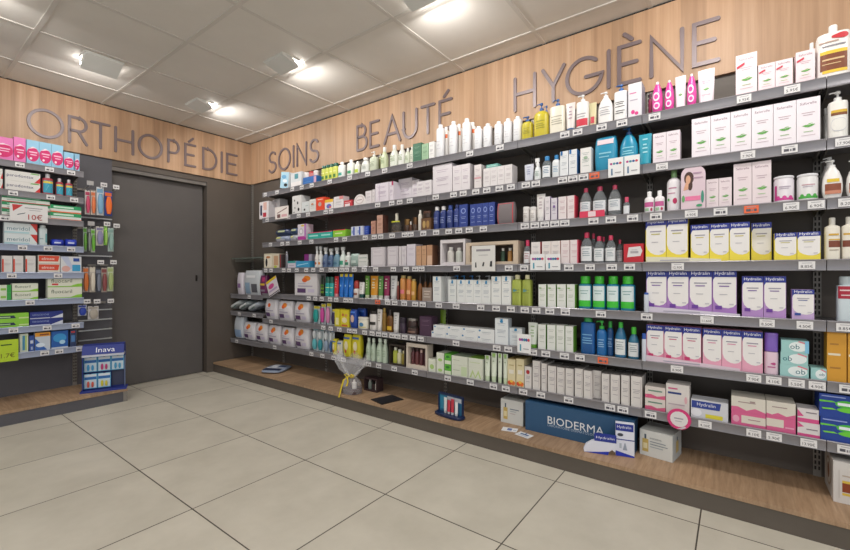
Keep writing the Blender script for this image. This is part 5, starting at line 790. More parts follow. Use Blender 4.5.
# maker, name, category, description, shelf, place in row, row length, x, y, z, lean, (width, depth, height), kind
ITEMS = [
('bottle','tube','tube','hot pink cleansing tube with white rings',1,0,1,2.387,.3126,1.8408,0,(.048,.03,.1612),0),
('bottle','tube','tube','hot pink cleansing tube beside a white one',1,0,1,2.387,.2604,1.8408,0,(.0421,.03,.1562),0),
('tube','','','white cleansing tube with green leaf, narrower one',1,0,1,2.3882,.2125,1.8408,0,(.0463,.0324,.1626),1),
('bottle','tube','tube','hot pink tube between two white leaf tubes',1,0,1,2.387,.1665,1.8408,0,(.0403,.03,.1604),0),
('tube','','','wide white cleansing tube with green leaf',1,0,1,2.3945,.1081,1.8408,0,(.0683,.045,.1675),2),
('carton','','','tall pale pink leaf carton with red flash',1,0,1,2.4045,-.0428,1.8408,0,(.0761,.065,.1858),3),
('carton','','','pale pink leaf carton with red flash',1,0,2,2.4045,-.1136,1.8408,0,(.0569,.065,.1199),3),
('carton','','','pale pink leaf carton with red flash',1,1,2,2.4045,-.1721,1.8408,0,(.0569,.065,.1199),3),
('carton','','','pale pink leaf carton beside the giant white bottle',1,0,1,2.4045,-.2406,1.8408,0,(.0601,.065,.1362),3),
('bottle','','','giant white shampoo bottle with brown label',1,0,1,2.4095,-.3296,1.8408,0,(.1053,.075,.2273),4),
('bottle','','','small white bottle half hidden behind the carton and giant bottle',1,0,1,2.5001,-.274,1.8408,0,(.0203,.0203,.2142),5),
('bottle','','','small yellow oil pump bottle with blue pump',1,0,1,2.402,1.01,1.8408,0,(.0694,.06,.1499),6),
('bottle','','','large yellow oil pump bottle with blue pump',1,0,1,2.402,.923,1.8408,0,(.0905,.06,.2099),7),
('bottle','','','yellow pump bottle behind the large yellow one',1,0,1,2.4769,.9204,1.8408,0,(.0338,.0338,.2188),8),
('bottle','','','cream pump bottle with blue pump and small print',1,0,1,2.402,.8247,1.8408,0,(.0899,.06,.2081),9),
('tube','','','pale tube with blue cap, upside down',1,0,1,2.3903,.7471,1.8408,0,(.0522,.0365,.1638),10),
('bottle','','','white pump bottle with broad red band',1,0,1,2.402,.6829,1.8408,0,(.0658,.06,.1964),11),
('tube','','','small yellow and red tube behind white pumps',1,0,1,2.404,.6298,1.8408,0,(.04,.028,.1407),12),
('bottle','','','white hourglass pump bottle, plain',1,0,1,2.402,.5615,1.8408,0,(.075,.06,.1812),13),
('bottle','','','white flat bottle with blue pump and black text',1,0,1,2.402,.4843,1.8408,0,(.0676,.06,.1999),14),
('carton','','','tall white and silver carton with pink flower',1,0,1,2.422,.4133,1.8408,0,(.0629,.1,.1792),15),
('bottle','','','dark pink bottle at the back beside silver carton',1,0,1,2.47,.3571,1.8408,0,(.0168,.02,.1446),16),
('bottle','','','tall slim white aerosol bottle with domed cap',1,0,8,2.402,1.6535,1.8408,0,(.0614,.06,.2372),17),
('bottle','','','tall slim white aerosol bottle with domed cap',1,1,8,2.402,1.5458,1.8408,0,(.0604,.06,.2362),17),
('bottle','','','tall slim white aerosol bottle with domed cap',1,2,8,2.402,1.4394,1.8408,0,(.0627,.06,.2315),17),
('bottle','','','tall slim white aerosol bottle with domed cap',1,3,8,2.3996,1.3474,1.8408,0,(.0553,.0553,.1595),17),
('bottle','','','tall slim white aerosol bottle with domed cap',1,4,8,2.4012,1.281,1.8408,0,(.0583,.0583,.1635),17),
('bottle','','','tall slim white aerosol bottle with domed cap',1,5,8,2.3994,1.2027,1.8408,0,(.0547,.0547,.1602),17),
('bottle','','','tall slim white aerosol bottle with domed cap',1,6,8,2.3993,1.1375,1.8408,0,(.0545,.0545,.1634),17),
('bottle','','','tall slim white aerosol bottle with domed cap',1,7,8,2.3992,1.0727,1.8408,0,(.0543,.0543,.1622),17),
('bottle','','','white aerosol with orange band, standing behind others',1,0,3,2.4584,1.6447,1.8408,0,(.0468,.0468,.2351),18),
('bottle','','','white aerosol with orange band, standing behind others',1,1,3,2.4582,1.5364,1.8408,0,(.0464,.0464,.2332),18),
('bottle','','','white aerosol with orange band, standing behind others',1,2,3,2.46,1.4304,1.8408,0,(.058,.05,.2219),18),
('carton','','','dark green carton left of the pale green one',1,0,1,2.4045,1.8404,1.8408,0,(.0749,.065,.1358),19),
('carton','','','pale sage green carton',1,0,1,2.4045,1.7691,1.8408,0,(.0566,.065,.1192),20),
('carton','','','narrow white carton beside the aerosols',1,0,1,2.4045,1.7124,1.8408,0,(.042,.065,.1224),21),
('bottle','','','pale bottle left of the dark green carton',1,0,1,2.3916,1.898,1.8408,0,(.0378,.0392,.1241),22),
('bottle','','','pale herbal shampoo bottle with white cap',1,0,4,2.402,2.1822,1.8408,0,(.061,.06,.1765),23),
('bottle','','','pale herbal shampoo bottle with white cap',1,1,4,2.402,2.0808,1.8408,0,(.0715,.06,.1744),24),
('bottle','','','pale herbal shampoo bottle with white cap',1,2,4,2.4013,2.0034,1.8408,0,(.0587,.0587,.1639),25),
('bottle','','','pale herbal shampoo bottle with white cap',1,3,4,2.3937,1.9437,1.8408,0,(.0435,.0435,.1259),26),
('bottle','','','bulbous pale green shampoo bottle with white pump',1,0,1,2.402,2.2937,1.8408,0,(.0775,.06,.1641),27),
('bottle','','','olive bottle behind pale shampoo bottles',1,0,1,2.4469,2.2677,1.8408,0,(.0279,.0279,.1512),28),
('bottle','','','white flat bottle with rounded shoulders',1,0,1,2.402,2.3853,1.8408,0,(.0863,.06,.1264),29),
('bottle','','','small white bottle with lime label',1,0,1,2.3986,2.4733,1.8408,0,(.0532,.0532,.1117),30),
('bottle','','','white bottle with green square label',1,0,1,2.402,2.5537,1.8408,0,(.0787,.06,.1398),31),
('bottle','','','white bottle with teal square label',1,0,1,2.402,2.6654,1.8408,0,(.0796,.06,.1384),32),
('bottle','','','yellow-green bottle with dark green cap',1,0,4,2.3967,2.8889,1.8408,0,(.0493,.0493,.1401),33),
('bottle','','','yellow-green bottle with dark green cap',1,1,4,2.3967,2.838,1.8408,0,(.0493,.0493,.1401),33),
('bottle','','','yellow-green bottle with dark green cap',1,2,4,2.3967,2.787,1.8408,0,(.0493,.0493,.1401),33),
('bottle','','','yellow-green bottle with dark green cap',1,3,4,2.3967,2.7361,1.8408,0,(.0493,.0493,.1401),33),
('carton','','','tall light blue carton leaning at shelf end',1,0,1,2.402,3.4514,1.8528,.16,(.1238,.06,.1515),34),
('carton','','','white and grey carton with teal square',1,0,1,2.407,3.2598,1.8408,0,(.1544,.07,.1333),35),
('carton','','','bright blue square carton with pink edge',1,0,1,2.402,3.0637,1.8408,0,(.1867,.06,.0672),36),
('jar','','','small white tub on the blue carton',1,0,1,2.392,3.1264,1.9086,0,(.0614,.04,.045),37),
('jar','','','small salmon tub on the blue carton',1,0,1,2.392,3.0594,1.9086,0,(.057,.04,.045),38),
('jar','','','small pale pink tub on the blue carton',1,0,1,2.392,2.9968,1.9086,0,(.0528,.04,.045),39),
('bottle','','','white pump bottle with yellow and brown label',2,0,1,2.402,-.3426,1.5858,0,(.0603,.06,.2015),40),
('bottle','','','white pump bottle behind the labelled pump bottle',2,0,1,2.49,-.3169,1.5858,0,(.0121,.02,.1667),41),
('carton','','','small white carton with green leaf',2,0,2,2.4045,.3018,1.5858,0,(.0577,.065,.1521),42),
('carton','','','small white carton with green leaf',2,1,2,2.4045,.2425,1.5858,0,(.0577,.065,.1521),42),
('carton','','','large white carton with green leaf',2,0,6,2.412,.1281,1.5858,0,(.0739,.08,.1894),43),
('carton','','','large white carton with green leaf',2,1,6,2.412,.0526,1.5858,0,(.0739,.08,.1894),43),
('carton','','','large white carton with green leaf',2,2,6,2.412,-.0229,1.5858,0,(.0739,.08,.1894),43),
('carton','','','large white carton with green leaf',2,3,6,2.412,-.0985,1.5858,0,(.0739,.08,.1894),43),
('carton','','','large white carton with green leaf',2,4,6,2.412,-.174,1.5858,0,(.0739,.08,.1894),43),
('carton','','','large white carton with green leaf',2,5,6,2.412,-.2495,1.5858,0,(.0739,.08,.1894),43),
('pouch','bottle','bottle','big blue shower gel bottle with pink label',2,0,1,2.402,.5593,1.5858,0,(.1136,.06,.1862),44),
('bottle','','','big turquoise shower gel bottle with blue pump',2,0,1,2.402,.4467,1.5858,0,(.0891,.06,.2176),45),
('tube','','','teal tube standing right of the turquoise bottle',2,0,1,2.3931,.3683,1.5858,0,(.0603,.0422,.1652),46),
('card','hanging_card','','white promotional card with colour dots, left of pair',2,0,1,2.3465,.4997,1.5408,0,(.0739,.006,.1),47),
('card','hanging_card','','white promotional card with colour dots, right of pair',2,0,1,2.3465,.4222,1.5408,0,(.0718,.006,.1),47),
('tube','','','pale violet tube with a neon green tag',2,0,1,2.3927,.9967,1.5858,0,(.0592,.0415,.109),48),
('bottle','','','white spray bottle beside pale tube',2,0,1,2.3921,.9413,1.5858,0,(.0401,.0401,.1365),49),
('bottle','','','clear bottle with blue cap and white label',2,0,1,2.3987,.8876,1.5858,0,(.0535,.0535,.1403),50),
('bottle','','','white bottle with bright blue cap',2,0,1,2.3954,.8307,1.5858,0,(.0468,.0468,.1368),51),
('carton','','','white carton with blue corner, narrower one',2,0,1,2.4045,.7791,1.5858,0,(.0456,.065,.1454),52),
('carton','','','white carton with blue corner and blue side',2,0,1,2.4045,.73,1.5858,0,(.0444,.065,.1465),53),
('carton','','','white carton with grey lettering, beside blue bottle',2,0,1,2.4045,.6599,1.5858,0,(.0568,.065,.1436),54),
('carton','','','wide white carton with purple print',2,0,1,2.412,1.6197,1.5858,0,(.159,.08,.204),55),
('carton','','','white carton standing right of the wide one',2,0,2,2.412,1.5003,1.5858,0,(.066,.08,.1769),56),
('carton','','','white carton standing right of the wide one',2,1,2,2.412,1.4328,1.5858,0,(.066,.08,.1769),56),
('carton','','','slim white carton with pink band',2,0,1,2.4045,1.3401,1.5858,0,(.0502,.065,.1571),57),
('carton','','','ivory carton with faint print',2,0,4,2.412,1.2747,1.5858,0,(.0485,.08,.1236),58),
('carton','','','ivory carton with faint print',2,1,4,2.412,1.2246,1.5858,0,(.0485,.08,.1236),58),
('carton','','','ivory carton with faint print',2,2,4,2.412,1.1744,1.5858,0,(.0485,.08,.1236),58),
('carton','','','ivory carton with faint print',2,3,4,2.412,1.1243,1.5858,0,(.0485,.08,.1236),58),
('carton','','','flat teal carton lying on ivory cartons',2,0,1,2.402,1.2367,1.71,0,(.0803,.06,.02),59),
('carton','','','broad lilac-white carton with printed columns',2,0,1,2.412,2.1839,1.5858,0,(.1389,.08,.1494),60),
('carton','','','slim lilac-white carton with magenta corner',2,0,1,2.412,2.0871,1.5858,0,(.0405,.08,.1478),61),
('carton','','','large white-mauve carton',2,0,1,2.498,2.018,1.5858,0,(.1312,.09,.1756),62),
('carton','','','white-mauve carton right of the large one',2,0,1,2.48,1.9076,1.5858,0,(.0655,.08,.1468),63),
('carton','','','low white carton with framed front',2,0,2,2.4005,1.8082,1.5858,0,(.0636,.065,.1097),64),
('carton','','','low white carton with framed front',2,1,2,2.4005,1.743,1.5858,0,(.0636,.065,.1097),64),
('carton','','','white carton behind the round box',2,0,1,2.4045,2.3276,1.5858,0,(.0667,.065,.1054),65),
('carton','','','very slim white carton',2,0,1,2.4045,2.2738,1.5858,0,(.0259,.065,.1099),65),
('card','','','round white printed plate-shaped display',2,0,1,2.375,2.4279,1.5858,0,(.1314,.006,.09),66),
('carton','','','white medical carton with pink corner',2,0,1,2.4045,2.6782,1.5858,0,(.1184,.065,.1009),67),
('carton','','','red and white carton, low',2,0,1,2.4045,2.5615,1.5858,0,(.0985,.065,.0563),68),
('carton','','','yellow-topped white carton with purple shape',2,0,1,2.4045,2.8011,1.5858,0,(.1061,.065,.0881),69),
('carton','','','orange-red carton with grey emblem',2,0,1,2.4045,2.9166,1.5858,0,(.1103,.065,.1197),70),
('carton','','','white carton left of the orange-red carton',2,0,1,2.4045,3.0228,1.5858,0,(.0868,.065,.1139),71),
('carton','','','pale grey carton with black dot',2,0,1,2.4045,3.1251,1.5858,0,(.1023,.065,.1031),72),
('carton','','','white carton spotted with black patches',2,0,1,2.422,3.2498,1.5858,0,(.1343,.1,.1717),73),
('carton','','','white blister box with red and navy strips',2,0,1,2.413,3.7772,1.5858,0,(.1613,.09,.1707),74),
('carton','','','white electrical device carton with dark handle picture',2,0,1,2.504,3.7055,1.5858,0,(.1221,.09,.2011),75),
('card','hanging_card','','white printed leaflet propped on shelf edge',2,0,1,2.3465,3.4438,1.5558,0,(.207,.006,.1158),76),
('bottle','','','small white bottle with pink label',3,0,2,2.3943,.3498,1.3408,0,(.0447,.0447,.1127),77),
('bottle','','','small white bottle with pink label',3,1,2,2.3943,.3035,1.3408,0,(.0447,.0447,.1127),77),
('bottle','','','white pump bottle with green collar and magenta dot',3,0,1,2.402,.2416,1.3408,0,(.0617,.06,.2122),78),
('card','','','arched pink display card with portrait of dark-haired woman',3,0,1,2.385,.1591,1.3408,0,(.0989,.05,.2112),79),
('carton','','','small pink-white carton with green leaf stripe',3,0,2,2.4045,.0834,1.3408,0,(.0477,.065,.1363),80),
('carton','','','small pink-white carton with green leaf stripe',3,1,2,2.4045,.0341,1.3408,0,(.0477,.065,.1363),80),
('carton','','','tall slim pink-white leaf carton',3,0,2,2.4045,-.0293,1.3408,0,(.0657,.065,.1916),80),
('carton','','','tall slim pink-white leaf carton',3,1,2,2.4045,-.0966,1.3408,0,(.0657,.065,.1916),80),
('jar','','','white tub with pink flower border',3,0,1,2.4095,-.1734,1.3408,0,(.07,.075,.1173),81),
('jar','','','white tub with green flower border',3,0,1,2.4095,-.2505,1.3408,0,(.0689,.075,.1155),82),
('bottle','','','round white pump bottle with brown and yellow label',3,0,1,2.397,-.3255,1.3408,0,(.0629,.05,.164),83),
('bottle','','','round white pump bottle cut by the right edge',3,0,1,2.397,-.3948,1.3408,0,(.0568,.05,.1547),83),
('bottle','','','round white pump bottle behind the brown-label one',3,0,1,2.46,-.326,1.3408,0,(.055,.05,.19),84),
('bottle','','','rearmost round white pump bottle of its row',3,0,1,2.52,-.3271,1.3408,0,(.0567,.05,.19),84),
('jar','','','small white tin left of two',3,0,1,2.397,1.0146,1.3408,0,(.0402,.05,.0972),85),
('jar','','','small white tin right of two',3,0,1,2.397,.9705,1.3408,0,(.0394,.05,.0929),85),
('tube','','','white cream tube with flared crimp',3,0,1,2.3906,.9213,1.3408,0,(.0531,.0371,.1655),86),
('carton','','','white carton with lilac edge, beside cream tube',3,0,1,2.4045,.8757,1.3408,0,(.0297,.065,.1424),87),
('carton','','','pale carton with violet emblem',3,0,1,2.4045,.837,1.3408,0,(.0342,.065,.1304),88),
('carton','','','white carton with pale pink print',3,0,1,2.4045,.789,1.3408,0,(.0458,.065,.1327),89),
('carton','','','white carton with red side',3,0,1,2.4045,.7397,1.3408,0,(.0422,.065,.1333),90),
('bottle','','','clear micellar bottle with pink cap, leftmost large one',3,0,1,2.402,.6664,1.3408,0,(.0629,.06,.1697),91),
('bottle','','','clear micellar bottle with pink cap and red base card',3,0,1,2.402,.5923,1.3408,0,(.0751,.06,.17),91),
('bottle','','','clear micellar bottle with pink cap, widest one',3,0,1,2.402,.516,1.3408,0,(.0677,.06,.1684),91),
('bottle','','','miniature clear bottle with pink cap',3,0,1,2.388,.4551,1.3408,0,(.0319,.0319,.0954),92),
('card','hanging_card','','pink and white promo band before clear bottles',3,0,1,2.357,.6225,1.3408,0,(.1306,.006,.035),93),
('bottle','','','navy bottle with white cap, left of pair',3,0,1,2.3961,1.6789,1.3408,0,(.0481,.0481,.1637),94),
('bottle','','','navy bottle with white cap, right of pair',3,0,1,2.3955,1.623,1.3408,0,(.047,.047,.1624),94),
('bottle','','','navy bottle with blue cap',3,0,1,2.3974,1.5659,1.3408,0,(.0507,.0507,.1636),95),
('bottle','','','slim navy bottle with dark cap beside navy cartons',3,0,1,2.3952,1.5109,1.3408,0,(.0463,.0463,.1635),96),
('carton','','','navy blue carton, lone one by bottles',3,0,1,2.4045,1.4495,1.3408,0,(.0638,.065,.1546),97),
('carton','','','navy blue carton with round emblem',3,0,4,2.4045,1.3758,1.3408,0,(.0437,.065,.148),97),
('carton','','','navy blue carton with round emblem',3,1,4,2.4045,1.3305,1.3408,0,(.0437,.065,.148),97),
('carton','','','navy blue carton with round emblem',3,2,4,2.4045,1.2852,1.3408,0,(.0437,.065,.148),97),
('carton','','','navy blue carton with round emblem',3,3,4,2.4045,1.2399,1.3408,0,(.0437,.065,.148),97),
('pouch','','','grey zipped pouch with red piping',3,0,1,2.397,1.1463,1.3408,0,(.1234,.05,.1365),98),
('carton','','','short rose-brown carton',3,0,1,2.4045,2.2758,1.3408,0,(.0456,.065,.108),99),
('carton','','','tall rose-brown carton with dark side',3,0,1,2.4045,2.2061,1.3408,0,(.0597,.065,.1477),100),
('bottle','','','reed diffuser bottle with yellow ribbon',3,0,1,2.402,2.0574,1.3408,0,(.0962,.06,.1529),101),
('jar','','','dark brown jar with gold lid',3,0,1,2.397,1.9463,1.3408,0,(.0487,.05,.0961),102),
('bottle','','','small brown dropper bottle with white cap',3,0,1,2.382,1.9058,1.3408,0,(.0223,.02,.0769),103),
('jar','','','dark gift jar with bronze lid',3,0,1,2.3945,1.8702,1.3408,0,(.0388,.045,.1033),104),
('bottle','','','slim white bottle among brown jars',3,0,1,2.3866,1.8217,1.3408,0,(.0293,.0293,.1517),105),
('carton','','','low brown and gold patterned carton',3,0,1,2.4045,1.7602,1.3408,0,(.0835,.065,.0891),106),
('jar','','','dark brown jar on the patterned carton',3,0,1,2.397,1.7654,1.4305,0,(.0659,.05,.05),107),
('carton','','','deep blue side-on carton',3,0,1,2.4225,2.3681,1.3408,0,(.0486,.065,.0763),108),
('carton','','','white and blue carton with vertical stripe',3,0,2,2.4045,2.4913,1.3408,0,(.0686,.065,.0775),109),
('carton','','','white and blue carton with vertical stripe',3,1,2,2.4045,2.4245,1.3408,0,(.0618,.065,.0775),109),
('carton','','','lime green flat carton with red top edge',3,0,1,2.422,2.6707,1.3408,0,(.1543,.1,.0651),110),
('carton','','','turquoise flat carton with pink top edge',3,0,2,2.422,3.0038,1.3408,0,(.162,.1,.0619),111),
('carton','','','turquoise flat carton with pink top edge',3,1,2,2.422,2.8402,1.3408,0,(.162,.1,.0619),111),
('carton','','','upright white and purple carton with oval window',3,0,1,2.412,3.1744,1.3408,0,(.1199,.08,.1474),112),
('pouch','bandage_pack','bandage','lower left grey-blue packed support bandage',3,0,1,2.442,3.5082,1.3408,0,(.2375,.14,.06),113),
('pouch','bandage_pack','bandage','lower right pale grey packed support bandage',3,0,1,2.442,3.3109,1.3408,0,(.1369,.14,.06),114),
('pouch','bandage_pack','bandage','upper left navy packed support bandage',3,0,1,2.437,3.5082,1.4028,0,(.2375,.13,.06),115),
('pouch','bandage_pack','bandage','upper right navy packed support bandage',3,0,1,2.437,3.3109,1.4028,0,(.1369,.13,.06),116),
('carton','','','tallest yellow and white carton with blue top',4,0,2,2.4045,.3182,1.0888,0,(.0904,.065,.2192),117),
('carton','','','tallest yellow and white carton with blue top',4,1,2,2.4045,.2262,1.0888,0,(.0904,.065,.2192),117),
('carton','','','medium yellow and white carton with blue top',4,0,3,2.4045,.1326,1.0888,0,(.0737,.065,.1782),118),
('carton','','','medium yellow and white carton with blue top',4,1,3,2.4045,.0573,1.0888,0,(.0737,.065,.1782),118),
('carton','','','medium yellow and white carton with blue top',4,2,3,2.4045,-.018,1.0888,0,(.0737,.065,.1782),118),
('carton','','','shaded yellow and white carton pushed back',4,0,1,2.4425,-.0969,1.0888,0,(.0711,.065,.1745),117),
('carton','','','short wide yellow and white carton',4,0,2,2.4045,-.1766,1.0888,0,(.0728,.065,.12),117),
('carton','','','short wide yellow and white carton',4,1,2,2.4045,-.2511,1.0888,0,(.0728,.065,.12),117),
('bottle','','','cream shower gel bottle with brown label, front one',4,0,1,2.3958,-.3251,1.0888,0,(.0475,.0475,.1763),119),
('bottle','','','cream shower gel bottle cut by the right edge',4,0,1,2.3928,-.3731,1.0888,0,(.0415,.0415,.1759),120),
('bottle','','','small clear bottle with pink cap beside gift box',4,0,1,2.3941,1.007,1.0888,0,(.0443,.0443,.1483),121),
('carton','','','white carton with red side behind dotted cards',4,0,1,2.4045,.9475,1.0888,0,(.0551,.065,.1324),122),
('carton','','','white carton with peach edge behind dotted cards',4,0,2,2.4045,.8827,1.0888,0,(.0526,.065,.1332),123),
('carton','','','white carton with peach edge behind dotted cards',4,1,2,2.4045,.8285,1.0888,0,(.0526,.065,.1332),123),
('carton','','','white carton with pink edge, left of pair',4,0,1,2.4045,.7729,1.0888,0,(.0479,.065,.1343),124),
('carton','','','white carton with pink edge, right of pair',4,0,1,2.4045,.7233,1.0888,0,(.0431,.065,.1343),125),
('card','hanging_card','','white card with colour dots before red-sided carton',4,0,1,2.3465,.9258,1.0538,0,(.0886,.006,.0943),126),
('card','hanging_card','','white card with colour dots before peach-edged cartons',4,0,1,2.3465,.8337,1.0538,0,(.0846,.006,.0916),126),
('bottle','','','clear micellar bottle with crimson cap, tallest front one',4,0,1,2.3945,.6599,1.0888,0,(.0662,.045,.1734),127),
('bottle','','','clear micellar bottle with crimson cap, short front one',4,0,1,2.3945,.5944,1.0888,0,(.0571,.045,.1493),127),
('bottle','','','clear micellar bottle with crimson cap, right front one',4,0,1,2.3945,.5344,1.0888,0,(.0553,.045,.1507),127),
('bottle','','','clear bottle with crimson cap, rear left',4,0,1,2.4536,.6398,1.0888,0,(.0372,.0372,.1712),127),
('bottle','','','clear bottle with crimson cap, rear middle',4,0,1,2.4502,.5847,1.0888,0,(.0304,.0304,.1498),127),
('bottle','','','clear bottle with crimson cap, rear right',4,0,1,2.4517,.5019,1.0888,0,(.0335,.0335,.1299),127),
('carton','','','red box with slanted white label',4,0,1,2.427,.4203,1.0888,0,(.0929,.11,.0989),128),
('window','','','marble-patterned gift box with window and two bottles',4,0,1,2.412,1.5362,1.0888,0,(.2002,.08,.1775),129),
('window','','','wide wooden gift box with window',4,0,1,2.422,1.2462,1.0888,0,(.3705,.1,.1487),130),
('card','hanging_card','','white card with three small figures before wooden box',4,0,1,2.3465,1.2847,1.0488,0,(.1683,.006,.1635),131),
('carton','','','large white marbled carton',4,0,1,2.417,2.228,1.0888,0,(.1412,.09,.1509),132),
('carton','','','white marbled carton in the middle',4,0,1,2.417,2.0747,1.0888,0,(.1023,.09,.1519),132),
('carton','','','very slim white carton between marbled ones',4,0,1,2.417,2.0014,1.0888,0,(.0197,.09,.1489),133),
('carton','','','narrow white marbled carton',4,0,1,2.417,1.9646,1.0888,0,(.0438,.09,.1502),134),
('carton','','','tall white marbled carton beside beige cartons',4,0,1,2.417,1.8958,1.0888,0,(.0766,.09,.1607),135),
('carton','','','slim beige carton, leftmost of three',4,0,1,2.4045,1.8254,1.0888,0,(.0439,.065,.1445),136),
('carton','','','slim beige carton, middle of three',4,0,1,2.4045,1.7777,1.0888,0,(.0412,.065,.1454),137),
('carton','','','slim beige carton, rightmost of three',4,0,1,2.4045,1.7282,1.0888,0,(.0474,.065,.1476),138),
('carton','','','dark brown carton right of beige cartons',4,0,1,2.4705,1.7014,1.0888,0,(.0436,.065,.1387),139),
('card','','','slanted white brochure holder, wedge shaped',4,0,1,2.402,2.3906,1.0888,0,(.1049,.06,.0989),140),
('pouch','','','frosted sea-green bath pouch',4,0,1,2.392,2.4969,1.0888,0,(.0962,.04,.1093),141),
('bottle','','','white spray bottle with green label',4,0,1,2.4015,2.6507,1.0888,0,(.059,.059,.1704),142),
('bottle','','','white bottle with dark green label and red spot',4,0,1,2.3997,2.5852,1.0888,0,(.0554,.0554,.124),143),
('bottle','','','white spray bottle with brown motif',4,0,1,2.3922,2.9817,1.0888,0,(.0405,.0405,.1891),144),
('bottle','','','white spray bottle with orange motif',4,0,1,2.3949,2.9339,1.0888,0,(.0458,.0458,.1871),145),
('bottle','','','slate blue spray bottle, leftmost',4,0,1,2.402,2.8725,1.0888,0,(.0622,.06,.1751),146),
('bottle','','','slate blue spray bottle, middle',4,0,1,2.402,2.8015,1.0888,0,(.0622,.06,.163),147),
('bottle','','','misty blue spray bottle, right',4,0,1,2.402,2.7267,1.0888,0,(.073,.06,.1695),148),
('carton','','','white and teal carton lying low at front',4,0,1,2.417,3.3283,1.0888,0,(.1192,.09,.0649),149),
('carton','','','sky blue carton with white streak',4,0,1,2.417,3.1626,1.0888,0,(.1959,.09,.0618),150),
('carton','','','magenta and white carton behind sky blue one',4,0,1,2.5025,3.2119,1.0888,0,(.1117,.065,.1288),151),
('carton','','','ivory framed carton with black bottle picture',4,0,1,2.407,3.7085,1.0888,0,(.1487,.07,.1457),152),
('carton','','','ivory carton with pale face panel',4,0,1,2.407,3.5772,1.0888,0,(.1033,.07,.1419),153),
('carton','','','slim dark striped carton',4,0,1,2.407,3.5009,1.0888,0,(.0355,.07,.1312),154),
('bottle','','','steel tweezers case standing upright',4,0,1,2.387,3.4231,1.0888,0,(.0398,.03,.1601),155),
('carton','','','tall violet and white carton with blue top',5,0,4,2.4045,.3155,.8368,0,(.091,.065,.2117),156),
('carton','','','tall violet and white carton with blue top',5,1,4,2.4045,.2229,.8368,0,(.091,.065,.2117),156),
('carton','','','tall violet and white carton with blue top',5,2,4,2.4045,.1303,.8368,0,(.091,.065,.2117),156),
('carton','','','tall violet and white carton with blue top',5,3,4,2.4045,.0376,.8368,0,(.091,.065,.2117),156),
('carton','','','medium violet and white carton with blue top',5,0,2,2.4045,-.0648,.8368,0,(.0749,.065,.1839),157),
('carton','','','medium violet and white carton with blue top',5,1,2,2.4045,-.1413,.8368,0,(.0749,.065,.1839),157),
('carton','','','short violet and white carton with navy tag',5,0,1,2.4045,-.2331,.8368,0,(.0702,.065,.1271),158),
('bottle','','','white medicated bottle with red band near right edge',5,0,1,2.3994,-.3664,.8368,0,(.0549,.0549,.1842),159),
('bottle','','','slim white and blue tester stick beside violet cartons',5,0,1,2.36,.3585,.8368,0,(.0218,.02,.1),160),
('carton','','','white carton with green edge',5,0,4,2.4045,.9073,.8368,0,(.0461,.065,.1331),161),
('carton','','','white carton with green edge',5,1,4,2.4045,.8512,.8368,0,(.0473,.065,.1339),161),
('carton','','','white carton with green edge',5,2,4,2.4045,.7947,.8368,0,(.0497,.065,.1348),161),
('carton','','','white carton with green edge',5,3,4,2.4045,.7415,.8368,0,(.0435,.065,.1355),161),
('bottle','','','blue-green mouthwash bottle with fat green cap',5,0,4,2.402,.6694,.8368,0,(.0712,.06,.1826),162),
('bottle','','','blue-green mouthwash bottle with fat green cap',5,1,4,2.402,.595,.8368,0,(.0673,.06,.1828),162),
('bottle','','','blue-green mouthwash bottle with fat green cap',5,2,4,2.402,.5241,.8368,0,(.0647,.06,.183),162),
('bottle','','','blue-green mouthwash bottle with fat green cap',5,3,4,2.402,.4517,.8368,0,(.0705,.06,.1832),162),
('carton','','','slim white carton with blue droplet, standing apart',5,0,1,2.4045,1.6653,.8368,0,(.0683,.065,.1778),163),
('carton','','','plain grey-white carton edge between droplet cartons',5,0,1,2.4705,1.6151,.8368,0,(.0403,.065,.1779),164),
('carton','','','white carton with teal droplet',5,0,1,2.4045,1.5375,.8368,0,(.0647,.065,.1565),165),
('carton','','','white cosmetics carton with blue droplet',5,0,4,2.402,1.468,.8368,0,(.0616,.06,.1552),166),
('carton','','','white cosmetics carton with blue droplet',5,1,4,2.402,1.4048,.8368,0,(.0616,.06,.1552),166),
('carton','','','white cosmetics carton with blue droplet',5,2,4,2.402,1.3417,.8368,0,(.0616,.06,.1552),166),
('carton','','','white cosmetics carton with blue droplet',5,3,4,2.402,1.2785,.8368,0,(.0616,.06,.1552),166),
('carton','','','broad white carton with blue droplet',5,0,1,2.407,1.2077,.8368,0,(.0683,.07,.1793),167),
('carton','','','broad white carton beside yellow-green oils',5,0,1,2.407,1.1388,.8368,0,(.0607,.07,.182),167),
('bottle','','','white pump bottle with blue pump, leftmost behind cartons',5,0,1,2.4623,1.5524,.8368,0,(.0346,.0346,.185),168),
('bottle','','','white pump bottle with blue pump, second behind cartons',5,0,1,2.4619,1.4972,.8368,0,(.0337,.0337,.185),168),
('bottle','','','white pump bottle with blue pump, third behind cartons',5,0,1,2.4622,1.4314,.8368,0,(.0343,.0343,.185),169),
('bottle','','','white pump bottle with white pump, left behind cartons',5,0,1,2.4618,1.3774,.8368,0,(.0335,.0335,.185),170),
('bottle','','','white pump bottle with white pump, right behind cartons',5,0,1,2.4634,1.306,.8368,0,(.0369,.0369,.185),170),
('bottle','','','yellow-green bath oil bottle, left one',5,0,1,2.397,1.0735,.8368,0,(.0615,.05,.1895),171),
('bottle','','','yellow-green bath oil bottle, right one',5,0,1,2.397,1.0094,.8368,0,(.0558,.05,.1896),172),
('tube','','','green tube with floral print',5,0,1,2.388,2.3545,.8368,0,(.0457,.032,.1799),173),
('tube','','','wide amber orange tube',5,0,1,2.3945,2.2833,.8368,0,(.0829,.045,.18),174),
('tube','','','green tube right of amber tube',5,0,1,2.3898,2.2098,.8368,0,(.0508,.0355,.1774),175),
